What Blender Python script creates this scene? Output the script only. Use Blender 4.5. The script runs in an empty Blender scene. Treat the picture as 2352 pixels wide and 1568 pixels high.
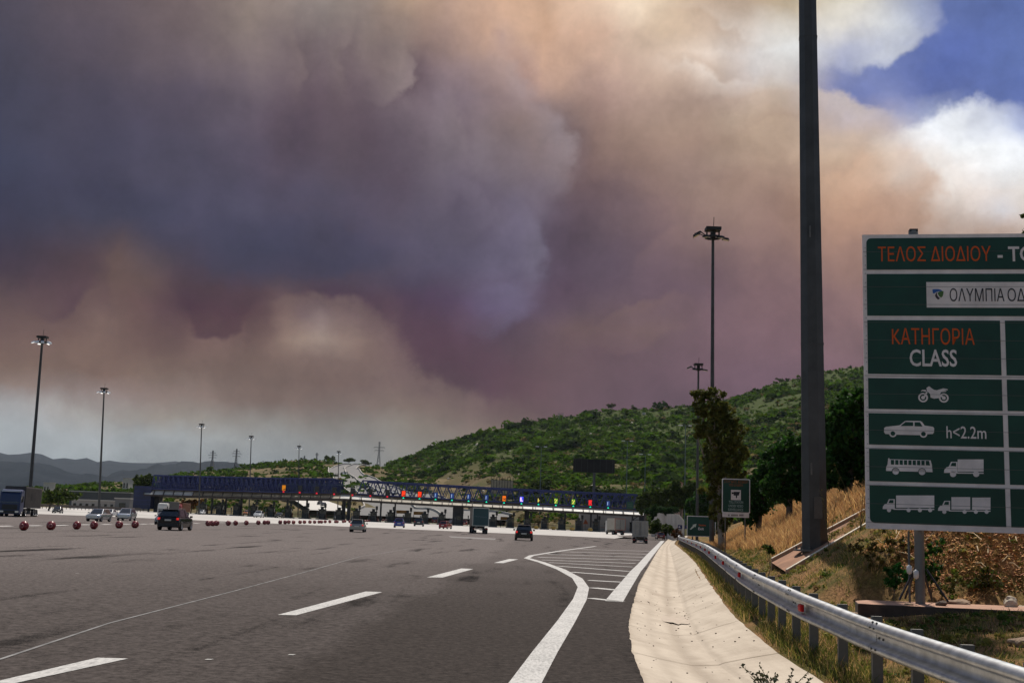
import bpy, bmesh, math, random
import numpy as np
from mathutils import Vector, Matrix, noise as mnoise

random.seed(7); rng = np.random.default_rng(7)
sc = bpy.context.scene
COL = sc.collection
R_ = math.radians

# ------------------------------------------------------------------ camera
F = 2700.0                                   # focal length in pixels of a 2352-wide frame
PITCH = math.atan(421/2700.0); ROLL = .034; H = 1.65; S = .010
cam = bpy.data.cameras.new("camera"); cam.sensor_width = 36.0; cam.lens = 36.0*F/2352
cam.clip_start = .1; cam.clip_end = 30000
camo = bpy.data.objects.new("camera", cam); COL.objects.link(camo)
RM = Matrix.Rotation(math.pi/2+PITCH, 3, 'X') @ Matrix.Rotation(ROLL, 3, 'Z')
camo.matrix_world = Matrix.Translation((0, 0, H)) @ RM.to_4x4()
sc.camera = camo
RN = np.array(RM)

# ------------------------------------------------------------------ exposure / engine
sc.view_settings.view_transform = 'Standard'; sc.view_settings.look = 'None'
sc.view_settings.exposure = 0.0; sc.view_settings.gamma = 1.0; sc.view_settings.use_curve_mapping = False
cy = sc.cycles
cy.use_denoising = True; cy.max_bounces = 5; cy.diffuse_bounces = 2; cy.glossy_bounces = 3
cy.transmission_bounces = 3; cy.transparent_max_bounces = 8; cy.volume_bounces = 0
cy.caustics_reflective = False; cy.caustics_refractive = False
cy.sample_clamp_indirect = 4.0

# ------------------------------------------------------------------ sun
SUN_AZ, SUN_EL = R_(8), R_(60)              # azimuth from +Y towards +X
sd = bpy.data.lights.new("sun", 'SUN'); sd.energy = 5.0; sd.angle = R_(.53); sd.color = (1, .93, .83)
so = bpy.data.objects.new("sun", sd); COL.objects.link(so)
sv = Vector((math.sin(SUN_AZ)*math.cos(SUN_EL), math.cos(SUN_AZ)*math.cos(SUN_EL), math.sin(SUN_EL)))
so.rotation_euler = sv.to_track_quat('Z', 'Y').to_euler(); so.location = sv*60

def s2l(c):
    c = np.asarray(c, float)/255.0
    return np.where(c <= .04045, c/12.92, ((c+.055)/1.055)**2.4)

# ------------------------------------------------------------------ projection helpers (frame pixels -> places)
def ray(px, py): return RN @ np.array([px-1176.0, 784.0-py, -F])
def rise(y): return .0035*max(0.0, y-60)if y < 420 else .0035*360
def gz(x, y): return -S*x*(1 if abs(x) < 120 else 120/abs(x)) + rise(y)
def atY(px, py, Y):
    d = ray(px, py); return Vector(np.array([0, 0, H])+d*(Y/d[1]))
def gpt(px, py, dz=0.0):
    d = ray(px, py); lo, hi = .5, 900.0
    for _ in range(50):
        m = (lo+hi)/2; p = d*(m/d[1])
        if H+p[2] > gz(p[0], p[1])+dz: lo = m
        else: hi = m
    return Vector(np.array([0, 0, H])+d*(lo/d[1]))
def proj(p):
    c = RN.T @ (np.array(p)-np.array([0, 0, H])); return 1176+F*c[0]/-c[2], 784-F*c[1]/-c[2]
def interp(x, xs, ys): return float(np.interp(x, xs, ys))

HAZE, HTOP = .000022, 400.0
# ------------------------------------------------------------------ world: clear sky with the smoke plume spread across it
SKYG_X = [0, 196, 392, 588, 784, 980, 1176, 1372, 1568, 1764, 1960, 2156, 2352]
SKYG = {
0:   [(80,75,88),(92,82,90),(112,98,100),(140,125,118),(148,135,128),(178,150,125),(220,180,140),(228,200,165),(205,180,145),(180,162,132),(222,214,198),(100,116,168),(94,112,168)],
120: [(74,72,88),(86,78,90),(104,92,98),(122,108,112),(122,108,112),(150,128,115),(204,170,140),(208,178,150),(218,192,158),(226,224,214),(150,156,190),(94,110,166),(96,114,170)],
240: [(68,68,86),(76,72,88),(86,78,92),(98,88,100),(98,84,92),(128,116,124),(158,134,122),(178,150,132),(186,160,138),(196,172,148),(178,170,190),(98,112,176),(100,118,182)],
360: [(64,66,86),(72,70,88),(80,76,92),(88,80,96),(92,80,90),(116,106,122),(128,114,120),(150,124,116),(166,138,126),(184,158,140),(212,190,168),(244,246,248),(236,242,250)],
480: [(62,62,82),(70,68,86),(74,72,92),(78,74,94),(86,78,94),(92,84,100),(112,104,124),(118,98,106),(150,122,118),(164,134,122),(182,148,128),(192,160,140),(222,208,196)],
600: [(66,58,72),(80,66,72),(72,66,82),(66,66,88),(72,68,86),(84,78,98),(104,96,118),(106,90,104),(128,104,108),(142,114,112),(158,126,118),(170,140,124),(170,142,126)],
690: [(100,84,80),(104,86,82),(78,62,68),(82,66,72),(74,62,74),(78,66,80),(104,94,114),(104,86,98),(122,98,104),(134,106,108),(146,116,114),(150,120,116),(150,120,116)],
780: [(118,100,88),(122,104,90),(96,78,74),(112,94,84),(150,134,120),(88,72,78),(92,76,84),(108,86,92),(122,98,104),(132,104,110),(140,112,114),(140,112,114),(140,112,114)],
860: [(128,112,96),(118,102,88),(112,98,86),(116,102,90),(108,94,84),(92,76,76),(96,76,82),(110,88,94),(118,94,102),(126,100,110),(134,106,114),(134,106,114),(134,106,114)],
930: [(156,157,156),(155,152,147),(142,131,120),(122,108,98),(118,104,96),(118,104,94),(100,80,84),(108,86,94),(112,90,100),(120,96,106),(128,104,112),(128,104,112),(128,104,112)],
1000:[(160,166,170),(160,165,168),(154,158,160),(146,148,148),(142,141,139),(136,130,122),(118,102,98),(112,92,96),(112,90,98),(118,96,104),(124,102,110),(124,102,110),(124,102,110)],
1060:[(154,161,166),(153,160,164),(143,148,151),(138,143,146),(134,137,138),(126,124,120),(112,104,102),(110,98,98),(110,96,100),(116,98,104),(120,100,108),(120,100,108),(120,100,108)],
}
# soft wisps and billow edges: x, y, half-length, half-width, angle (deg, clockwise in frame), colour, opacity
WISPS = [
 (1195,185,95,26,62,(158,142,138),.75),(1262,262,85,28,42,(150,136,140),.8),(1300,345,45,24,60,(142,126,134),.8),
 (1345,420,70,40,95,(122,98,100),.7),(1270,420,60,26,120,(132,118,128),.6),(1262,520,90,18,88,(104,90,108),.7),
 (1238,560,60,22,95,(118,112,132),.6),(1180,655,80,36,150,(100,94,118),.7),(1290,660,60,40,0,(96,76,92),.7),
 (1240,640,40,30,0,(84,70,88),.6),(1262,270,25,75,14,(196,152,118),.0),(1262,155,60,40,80,(222,178,142),.6),
 (1135,80,60,50,0,(214,170,130),.6),(1470,20,80,45,0,(252,236,200),.9),(1640,125,130,45,10,(238,228,206),.8),
 (1770,120,70,50,0,(228,236,238),.7),(1640,60,130,28,-8,(196,172,140),.6),(1745,175,90,30,20,(205,205,205),.6),
 (1530,60,60,40,0,(222,196,152),.6),(940,170,45,60,80,(150,132,132),.0),(915,140,120,26,50,(140,126,124),.55),
 (955,205,50,20,75,(150,136,136),.5),(700,100,26,90,0,(124,110,108),.4),(545,60,70,60,0,(150,136,126),.6),
 (735,30,60,50,0,(150,142,136),.5),(720,200,60,60,0,(94,78,90),.6),(660,260,50,80,20,(90,74,84),.4),
 (1780,320,110,40,-20,(190,166,146),.5),(1640,480,120,60,-15,(160,134,124),.5),(1590,400,90,50,30,(158,136,128),.4),
 (1940,420,90,60,0,(196,162,138),.6),(2060,340,80,50,20,(206,176,152),.7),(2220,470,110,18,35,(222,218,220),.7),
 (2290,480,40,30,0,(220,220,230),.6),(2150,420,110,22,40,(214,196,180),.5),(2200,330,130,50,14,(248,250,252),.9),
 (2330,370,60,60,0,(246,248,250),.8),(1975,500,100,40,0,(196,154,128),.6),(1900,570,110,50,20,(184,146,126),.5),
 (2060,500,60,40,0,(190,152,134),.4),(1400,740,100,34,-12,(128,104,100),.6),(1340,770,60,26,-12,(126,102,100),.5),
 (1500,560,110,60,-30,(132,108,112),.4),(1560,660,110,60,0,(118,96,108),.5),(1700,420,100,34,-30,(178,148,130),.5),
 (745,755,34,22,12,(178,168,152),.9),(765,768,18,16,0,(190,182,172),.7),(700,792,110,20,4,(160,146,124),.7),
 (640,700,70,22,8,(128,108,94),.5),(690,690,40,16,20,(132,112,98),.5),(555,720,50,50,40,(78,60,64),.75),
 (480,700,80,40,30,(84,66,68),.6),(590,745,26,26,0,(100,82,74),.5),(440,560,60,30,60,(72,66,84),.4),
 (275,590,24,70,-6,(100,80,78),.55),(330,640,70,50,40,(110,90,82),.5),(235,720,40,50,10,(128,110,96),.5),
 (225,735,30,26,0,(134,118,104),.5),(100,640,110,40,10,(78,62,72),.6),(160,720,70,30,0,(104,86,80),.4),
 (60,760,70,50,0,(112,96,86),.4),(400,780,100,30,10,(112,96,84),.5),(520,840,120,30,10,(118,104,92),.5),
 (330,850,40,30,0,(132,116,98),.5),(850,860,120,40,30,(120,106,96),.5),(930,900,100,36,30,(122,108,98),.6),
 (905,780,30,60,-25,(108,92,84),.6),(960,860,20,40,-30,(100,84,80),.5),(800,830,80,40,0,(110,96,86),.5),
 (1010,790,60,60,20,(80,64,72),.6),(1080,850,90,50,30,(84,66,72),.6),(1150,900,70,36,40,(90,72,76),.6),
 (1030,950,130,36,24,(126,112,104),.6),(1110,985,90,22,24,(122,108,102),.5),(780,960,110,30,0,(130,126,120),.5),
 (640,925,70,24,14,(116,102,92),.5),(760,940,80,20,6,(120,108,98),.5),(560,985,110,18,0,(140,142,140),.6),
 (780,480,140,60,20,(76,74,94),.5),(600,420,120,80,0,(82,78,98),.5),(300,330,150,90,0,(70,68,88),.4),
 (550,560,170,50,12,(68,68,88),.5),(880,620,130,40,25,(66,64,84),.6),(1000,560,110,60,25,(84,80,100),.5),
 (1100,560,90,50,40,(104,98,120),.5),(960,330,40,90,-20,(92,78,84),.5),(1030,380,70,90,0,(108,98,112),.5),
 (900,300,60,60,0,(88,76,86),.4),(1060,240,70,90,0,(136,124,130),.5),(860,430,60,60,0,(82,70,84),.4),
 (250,480,180,50,5,(64,66,86),.4),(80,540,110,30,8,(66,62,80),.4),(400,640,40,40,0,(74,62,72),.4),
 (1750,560,90,60,0,(152,124,116),.4),(1800,700,120,90,0,(136,108,112),.4),(1480,860,110,60,10,(112,90,98),.4),
 (2100,235,110,16,10,(236,240,246),.75),(2020,150,70,30,-28,(150,160,198),.5),(1935,180,60,26,60,(140,150,196),.6),
 (1930,60,100,40,-24,(234,228,216),.85),(2040,60,70,26,-38,(226,226,224),.8),(2080,40,40,20,-30,(190,200,220),.6),
 (2180,120,90,50,-20,(84,102,170),.6),(2000,200,70,26,-20,(100,114,176),.7),(2100,180,110,30,10,(98,114,178),.5),(2060,212,50,14,10,(120,134,188),.5),
 (2250,60,80,40,-20,(96,112,174),.3),(2290,230,80,30,20,(110,128,186),.6),

 # --- finer billow edges
 (1165,90,70,20,60,(170,146,132),.7),(1205,175,70,16,62,(166,148,142),.8),(1255,235,60,18,38,(160,144,142),.85),(1300,300,50,20,62,(152,138,142),.85),(1318,352,34,20,70,(146,132,140),.85),(1292,400,44,16,120,(140,126,134),.8),
 (1256,452,50,16,118,(126,114,126),.8),(1246,520,60,14,92,(122,112,126),.8),(1240,590,55,18,96,(116,108,126),.8),(1212,640,50,22,120,(110,102,124),.8),(1160,700,60,22,155,(100,92,114),.8),
 (1370,330,40,90,0,(134,110,104),.7),(1375,440,60,60,0,(112,92,96),.75),(1330,500,50,60,0,(100,84,94),.75),(1310,590,44,60,0,(94,78,92),.7),(1290,690,60,30,-20,(88,70,84),.7),(1360,230,50,60,0,(158,130,114),.6),
 (1345,90,50,60,0,(216,172,134),.6),(1285,130,24,50,0,(220,178,144),.4),(1250,60,30,60,10,(214,168,124),.6),
 (945,175,14,70,-4,(142,128,128),.7),(975,200,18,80,-4,(92,76,84),.55),(925,90,18,70,-14,(144,130,124),.6),(870,110,20,80,-10,(106,92,96),.5),(820,60,24,60,-14,(156,142,130),.55),(770,130,20,80,-8,(118,104,106),.4),(700,160,26,90,-6,(108,94,100),.5),
 (600,90,24,100,-6,(128,114,112),.4),(500,60,30,90,0,(112,98,102),.35),(660,330,60,90,20,(84,70,84),.5),(830,300,40,100,-8,(86,72,84),.5),(910,400,30,80,-14,(84,70,82),.5),(1010,300,30,90,-14,(126,114,120),.55),(1090,330,34,90,-14,(132,120,126),.6),
 (1130,440,34,80,-10,(116,106,122),.6),(1060,480,40,60,-14,(92,82,100),.5),(1180,380,28,80,-8,(128,114,122),.5),(1150,250,30,80,-20,(132,116,116),.5),
 (700,560,90,24,14,(62,62,82),.6),(860,540,80,26,24,(76,72,94),.5),(560,480,60,24,30,(84,82,102),.5),(420,420,90,26,20,(82,78,96),.5),(200,420,120,26,8,(62,62,84),.5),(330,500,100,24,16,(64,66,88),.5),(110,300,110,30,6,(78,74,90),.4),
 (300,660,14,60,-12,(118,96,86),.6),(345,700,40,30,40,(112,92,84),.5),(395,690,30,44,0,(72,58,66),.65),(420,730,40,30,30,(74,58,64),.65),(540,760,60,22,14,(80,64,64),.65),(600,715,22,26,-40,(84,68,68),.6),(655,745,26,40,20,(134,116,100),.6),
 (820,760,40,26,40,(132,114,98),.6),(860,810,30,40,-30,(118,100,88),.55),(885,750,30,50,-35,(84,68,72),.7),(905,690,50,30,30,(78,64,72),.6),(960,800,40,60,-30,(80,64,70),.7),(1000,880,50,30,35,(84,68,72),.65),(1120,930,60,24,30,(88,72,76),.65),
 (120,830,90,22,4,(118,102,88),.5),(250,800,60,40,0,(112,96,84),.5),(430,880,120,20,8,(126,112,98),.45),(700,880,110,24,0,(118,104,92),.45),(600,800,80,24,6,(120,104,90),.5),(880,950,80,16,10,(132,122,112),.5),
 (40,905,90,14,4,(142,134,122),.6),(330,930,90,14,10,(140,132,122),.5),(1500,760,80,26,-16,(134,110,104),.5),(1420,830,90,20,-10,(114,92,96),.4),(1600,580,60,24,-40,(142,116,112),.4),(1520,640,40,60,-30,(112,92,104),.5),(1430,620,50,60,-10,(104,88,102),.5),
 (1660,380,70,22,-24,(182,158,142),.5),(1580,300,60,22,-30,(186,158,138),.5),(1480,380,50,40,-20,(148,122,114),.5),(1450,500,50,60,-10,(124,104,108),.5),(1700,260,60,24,-20,(204,184,160),.5),(1520,180,60,30,-20,(212,184,154),.5),
 (2000,380,44,26,30,(202,164,138),.6),(1960,330,40,30,10,(206,178,154),.6),(2120,380,60,26,40,(204,172,152),.6),(2180,430,70,20,42,(212,186,168),.6),(2250,440,60,14,44,(232,228,228),.7),(2310,500,30,24,20,(224,224,232),.6),
 (2120,258,30,16,30,(242,246,250),.7),(2180,268,30,18,10,(240,244,250),.7),(2250,280,40,18,16,(238,242,248),.7),(2320,305,40,16,20,(236,240,246),.7),
]
WA = np.array([(x, y, a, b, math.cos(R_(g_)), math.sin(R_(g_)), *c, o) for x, y, a, b, g_, c, o in WISPS], float)
def tone(px, py, c):
    """browner and duller in the right half, greyer under the glow"""
    if px > 1250 and py > 430: f = min(1, (px-1250)/150)*min(1, (py-430)/170); c = c*(1-.07*f)+np.array([-2, -1, 1])*f
    if 900 < px < 1850 and py < 330: f = min(1, (px-900)/120)*min(1, (1850-px)/150)*min(1, (330-py)/120); g_ = c.mean(); c = c+(np.array([g_*1.06, g_, g_*.92])-c)*.20*f+np.array([1, -3, 5])*f
    if 1000 < px < 1950 and 120 < py < 640: c = c*(1-.06*min(1, (px-1000)/150)*min(1, (1950-px)/150)*min(1, (py-120)/100)*min(1, (640-py)/100))
    if px < 1250 and 640 < py < 960: f = min(1, (1250-px)/150)*min(1, (py-640)/60)*min(1, (960-py)/60); c = c+np.array([1, -3, 3])*f
    return c
def sky_rgb(px, py):
    ys = sorted(SKYG); py = max(0, min(1060, py)); px = max(0, min(2352, px))
    j = max(k for k in range(len(ys)) if ys[k] <= py); j = min(j, len(ys)-2)
    t = (py-ys[j])/(ys[j+1]-ys[j]); t = t*t*(3-2*t)
    u = px/196.0; i = min(int(u), 11); s = u-i; s = s*s*(3-2*s)
    A = np.array(SKYG[ys[j]], float); B = np.array(SKYG[ys[j+1]], float)
    row = A*(1-t)+B*t
    c = row[i]*(1-s)+row[i+1]*s
    dx, dy = px-WA[:, 0], py-WA[:, 1]
    q = ((dx*WA[:, 4]+dy*WA[:, 5])/WA[:, 2])**2+((-dx*WA[:, 5]+dy*WA[:, 4])/WA[:, 3])**2
    for k in np.nonzero((q < 6) & (WA[:, 9] > 0))[0]: c = c+(WA[k, 6:9]-c)*WA[k, 9]*math.exp(-q[k]*.9)
    return tone(px, py, c)


# billow edges of the plume: centre, radii, turn, window (x, y, size), tone inside / outside the edge, reach in / out, edge width, raggedness, strengths
LOBES = [
 ((1960,415),(200,135),35,(2200,390,190),(202,170,148),(243,241,238),.5,.5,.16,.26,.75,.8),
 ((1850,330),(225,152),28,(1960,215,150),(214,198,182),(104,118,172),.5,.7,.10,.30,.8,.8),
 ((2230,470),(300,215),0,(2190,262,210),(246,249,252),(98,114,170),.5,.5,.10,.20,.95,.8),
 ((1955,-5),(178,138),-8,(2040,80,170),(228,230,230),(98,114,170),.6,.6,.12,.26,.85,.85),
 ((1630,95),(190,62),8,(1640,130,160),(196,172,142),(236,230,212),.5,.6,.2,.4,.6,.7),
 ((1800,345),(105,62),-14,(1800,300,130),(198,172,150),(168,142,128),.6,.4,.2,.5,.6,.4),
 ((1660,500),(150,70),-18,(1660,450,140),(164,138,126),(138,114,112),.6,.4,.2,.5,.6,.4),
 ((1940,450),(110,60),-10,(1940,410,120),(202,166,142),(176,146,130),.6,.4,.2,.5,.6,.4),
 ((1480,740),(170,60),-14,(1470,700,160),(136,110,106),(106,86,98),.7,.4,.2,.5,.7,.5),
 ((1560,600),(120,90),-30,(1520,560,130),(138,112,112),(110,90,100),.7,.4,.2,.5,.5,.5),
 ((1165,745),(292,185),8,(1010,860,260),(84,66,72),(130,114,102),.45,.35,.14,.30,.8,.75),
 ((740,802),(168,112),4,(770,700,190),(130,114,100),(78,62,70),.4,.35,.16,.34,.7,.8),
 ((500,690),(112,92),6,(490,785,130),(76,58,63),(124,104,92),.7,.3,.14,.30,.85,.75),
 ((110,598),(142,92),4,(170,690,140),(82,64,72),(112,93,84),.7,.35,.16,.34,.75,.7),
 ((330,640),(60,110),-8,(300,640,120),(112,91,82),(84,66,72),.8,.4,.2,.4,.6,.6),
 ((700,560),(210,80),12,(760,610,180),(66,66,88),(84,70,80),.6,.4,.2,.45,.6,.6),
 ((330,420),(200,110),6,(420,480,180),(82,78,98),(66,66,86),.5,.4,.2,.5,.45,.5),
 ((580,300),(120,150),-10,(640,300,160),(96,84,96),(80,70,84),.5,.4,.2,.5,.45,.6),
 ((640,130),(80,150),-10,(700,130,140),(132,116,114),(104,90,96),.5,.4,.18,.45,.6,.5),
 ((780,110),(60,130),-8,(820,120,130),(142,126,122),(104,88,92),.5,.4,.18,.45,.6,.5),
 ((882,160),(76,88),-12,(940,190,100),(146,131,128),(86,70,78),.5,.4,.12,.34,.8,.8),
 ((1010,300),(80,130),-12,(1070,260,140),(136,122,124),(104,90,98),.5,.4,.18,.4,.6,.5),
 ((1040,480),(90,120),-14,(1090,460,140),(112,102,118),(88,76,92),.5,.4,.18,.4,.6,.5),
 ((1120,225),(104,112),-30,(1205,170,110),(172,152,142),(176,136,110),.4,.4,.17,.26,.85,.7),
 ((1165,575),(92,116),-4,(1240,580,130),(122,114,134),(84,69,84),.5,.45,.18,.26,.85,.85),
 ((1105,700),(120,64),-14,(1170,720,120),(104,97,118),(82,67,79),.6,.4,.2,.3,.75,.75),
 ((1212,338),(114,118),0,(1300,330,130),(154,140,144),(112,91,93),.45,.5,.15,.24,.9,.85),
]
world = bpy.data.worlds.new("World"); sc.world = world; world.use_nodes = True
def build_world():
    nt = world.node_tree; nt.nodes.clear(); N = nt.nodes.new; L = nt.links.new
    out = N('ShaderNodeOutputWorld'); tc = N('ShaderNodeTexCoord')
    def m(op, a, b=None, c=None, clamp=False):
        n = N('ShaderNodeMath'); n.operation = op; n.use_clamp = clamp
        for k, v in enumerate((a, b, c)):
            if v is None: continue
            if isinstance(v, (int, float)): n.inputs[k].default_value = v
            else: L(v, n.inputs[k])
        return n.outputs[0]
    def smooth(v, a, b):
        n = N('ShaderNodeMapRange'); n.interpolation_type = 'SMOOTHSTEP'
        n.inputs[1].default_value = a; n.inputs[2].default_value = b; L(v, n.inputs[0]); return n.outputs[0]
    # billows: the direction is stirred by turbulence before the colour is looked up
    def turb(scale, detail, rough, amp):
        n = N('ShaderNodeTexNoise'); n.inputs['Scale'].default_value = scale; n.inputs['Detail'].default_value = detail
        n.inputs['Roughness'].default_value = rough; L(tc.outputs['Generated'], n.inputs['Vector'])
        s = N('ShaderNodeVectorMath'); s.operation = 'SUBTRACT'; s.inputs[1].default_value = (.5, .5, .5); L(n.outputs['Color'], s.inputs[0])
        k = N('ShaderNodeVectorMath'); k.operation = 'SCALE'; k.inputs['Scale'].default_value = amp; L(s.outputs[0], k.inputs[0])
        return k.outputs[0]
    add = N('ShaderNodeVectorMath'); L(tc.outputs['Generated'], add.inputs[0]); L(turb(9, 7, .58, .034), add.inputs[1])
    add2 = N('ShaderNodeVectorMath'); L(add.outputs[0], add2.inputs[0]); L(turb(34, 6, .62, .017), add2.inputs[1])
    nrm = N('ShaderNodeVectorMath'); nrm.operation = 'NORMALIZE'; L(add2.outputs[0], nrm.inputs[0])
    sx = N('ShaderNodeSeparateXYZ'); L(nrm.outputs[0], sx.inputs[0])
    az = m('ARCTAN2', sx.outputs[0], sx.outputs[1]); el = m('ARCSINE', sx.outputs[2])
    AZ0, AZ1, NC = R_(-30), R_(30), 31
    rows = [R_(e) for e in np.linspace(-1.5, 29.5, 32)]
    mid = 0.0
    tL = m('DIVIDE', m('SUBTRACT', az, AZ0), mid-AZ0, clamp=True); tR = m('DIVIDE', m('SUBTRACT', az, mid), AZ1-mid, clamp=True)
    side = m('GREATER_THAN', az, mid)
    def ramp(fac, a0, a1, e):
        r = N('ShaderNodeValToRGB'); cr = r.color_ramp; cr.interpolation = 'EASE' if False else 'LINEAR'
        L(fac, r.inputs[0])
        for k in range(NC):
            t = k/(NC-1); a = a0+(a1-a0)*t
            d = (math.sin(a)*math.cos(e), math.cos(a)*math.cos(e), math.sin(e))
            px, py = proj((d[0], d[1], d[2]+H))
            col = s2l(sky_rgb(px, py))
            T = math.exp(-HAZE*min(7200, HTOP/max(.02, math.sin(e)))); col = np.maximum(.0035, (col-.36*np.array([.93,1.0,1.06])*(1-T))/T)   # the smoke as it is behind the air in front of it
            if k == 0: el_ = cr.elements[0]; el_.position = 0
            elif k == NC-1: el_ = cr.elements[-1]; el_.position = 1
            else: el_ = cr.elements.new(t)
            el_.color = (*col, 1)
        return r.outputs[0]
    prev = None
    for k, e in enumerate(rows):
        a = ramp(tL, AZ0, mid, e); b = ramp(tR, mid, AZ1, e)
        mx = N('ShaderNodeMix'); mx.data_type = 'RGBA'; L(side, mx.inputs[0]); L(a, mx.inputs[6]); L(b, mx.inputs[7])
        cur = mx.outputs[2]
        if prev is None: prev = cur
        else:
            w = m('DIVIDE', m('SUBTRACT', el, rows[k-1]), rows[k]-rows[k-1], clamp=True)
            mm = N('ShaderNodeMix'); mm.data_type = 'RGBA'; L(w, mm.inputs[0]); L(prev, mm.inputs[6]); L(cur, mm.inputs[7]); prev = mm.outputs[2]
    # billow edges
    def nz(scale, detail, rough):
        n = N('ShaderNodeTexNoise'); n.inputs['Scale'].default_value = scale; n.inputs['Detail'].default_value = detail; n.inputs['Roughness'].default_value = rough
        L(tc.outputs['Generated'], n.inputs['Vector']); return m('SUBTRACT', n.outputs[0], .5)
    n1 = m('ADD', m('MULTIPLY', nz(13, 9, .62), 1.0), m('MULTIPLY', nz(42, 6, .6), .55)); n2 = m('ADD', m('MULTIPLY', nz(17.7, 9, .62), 1.0), m('MULTIPLY', nz(55, 6, .6), .55))
    add3 = N('ShaderNodeVectorMath'); L(tc.outputs['Generated'], add3.inputs[0]); L(turb(8.3, 4, .5, .075), add3.inputs[1])
    add4 = N('ShaderNodeVectorMath'); L(add3.outputs[0], add4.inputs[0]); L(turb(23, 7, .6, .042), add4.inputs[1])
    sd0 = N('ShaderNodeSeparateXYZ'); L(add4.outputs[0], sd0.inputs[0]); az0 = m('ARCTAN2', sd0.outputs[0], sd0.outputs[1]); el0 = m('ARCSINE', sd0.outputs[2]); sp = N('ShaderNodeSeparateXYZ'); L(tc.outputs['Generated'], sp.inputs[0]); az1 = m('ARCTAN2', sp.outputs[0], sp.outputs[1]); el1 = m('ARCSINE', sp.outputs[2])
    def azel(px, py):
        d = ray(px, py); return math.atan2(d[0], d[1]), math.asin(d[2]/np.linalg.norm(d))
    def lin(c, e):
        T = math.exp(-HAZE*min(7200, HTOP/max(.02, math.sin(e)))); return np.maximum(.0035, (s2l(c)-.36*np.array([.93,1.0,1.06])*(1-T))/T)
    def ellip(x, y, rx_, ry_, ang, az0=az0, el0=el0):
        a0, e0 = azel(x, y); ax, ex = azel(x+1, y); ay, ey = azel(x, y+1)
        J = np.linalg.inv(np.array([[ax-a0, ay-a0], [ex-e0, ey-e0]])); ca, sa = math.cos(R_(ang)), math.sin(R_(ang))
        A = np.array([[ca/rx_, sa/rx_], [-sa/ry_, ca/ry_]]) @ J
        da, de = m('SUBTRACT', az0, a0), m('SUBTRACT', el0, e0)
        u = m('MULTIPLY_ADD', da, A[0,0], m('MULTIPLY', de, A[0,1])); v = m('MULTIPLY_ADD', da, A[1,0], m('MULTIPLY', de, A[1,1]))
        return m('ADD', m('MULTIPLY', u, u), m('MULTIPLY', v, v)), e0
    for i, (c, r, ang, wn, ci, co, ki, ko, ed, rg, oi, oo) in enumerate(LOBES):
        q, e0 = ellip(*c, *r, ang); v = m('ADD', m('SUBTRACT', 1.0, m('SQRT', q)), m('MULTIPLY', n1 if i % 2 else n2, rg*1.6))
        wq, _ = ellip(wn[0], wn[1], wn[2]*.72, wn[2]*.72, 0, az1, el1); win = m('EXPONENT', m('MULTIPLY', wq, -1.3))
        side_ = smooth(v, -ed*1.0, ed*1.0)
        wi = m('MULTIPLY', m('MULTIPLY', side_, m('EXPONENT', m('DIVIDE', m('MAXIMUM', v, 0.0), -ki))), oi)
        wo = m('MULTIPLY', m('MULTIPLY', m('SUBTRACT', 1.0, side_), m('EXPONENT', m('DIVIDE', m('MINIMUM', v, 0.0), ko))), oo)
        for w_, cc in ((wo, co), (wi, ci)):
            mm = N('ShaderNodeMix'); mm.data_type = 'RGBA'; L(m('MULTIPLY', w_, m('MULTIPLY', win, .98)), mm.inputs[0]); L(prev, mm.inputs[6]); mm.inputs[7].default_value = (*lin(tone(*wn[:2], np.array(cc, float)), e0), 1); prev = mm.outputs[2]
    # fine curl of the smoke
    fn = N('ShaderNodeTexNoise'); fn.inputs['Scale'].default_value = 22; fn.inputs['Detail'].default_value = 8; fn.inputs['Roughness'].default_value = .6
    L(add.outputs[0], fn.inputs['Vector'])
    gain = m('ADD', m('MULTIPLY_ADD', fn.outputs[0], .8, .585), m('MULTIPLY', nz(150, 4, .7), .16))
    sm = N('ShaderNodeVectorMath'); sm.operation = 'SCALE'; L(prev, sm.inputs[0]); L(gain, sm.inputs['Scale'])
    # clear daylight sky everywhere else
    sky = N('ShaderNodeTexSky'); sky.sky_type = 'NISHITA'; sky.sun_disc = False
    sky.sun_elevation = SUN_EL; sky.sun_rotation = SUN_AZ; sky.altitude = 50
    bg1 = N('ShaderNodeBackground'); L(sky.outputs[0], bg1.inputs[0]); bg1.inputs[1].default_value = .09
    bg2 = N('ShaderNodeBackground'); L(sm.outputs[0], bg2.inputs[0]); bg2.inputs[1].default_value = 1.0
    sx0 = N('ShaderNodeSeparateXYZ'); L(nrm.outputs[0], sx0.inputs[0])
    wv = m('MULTIPLY', m('SUBTRACT', 1.0, smooth(m('ABSOLUTE', az), R_(32), R_(50))), m('SUBTRACT', 1.0, smooth(el, R_(30), R_(42))))
    mix = N('ShaderNodeMixShader'); L(wv, mix.inputs[0]); L(bg1.outputs[0], mix.inputs[1]); L(bg2.outputs[0], mix.inputs[2])
    L(mix.outputs[0], out.inputs[0])
build_world()
world.cycles.sampling_method = 'MANUAL'; world.cycles.sample_map_resolution = 512

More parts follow.
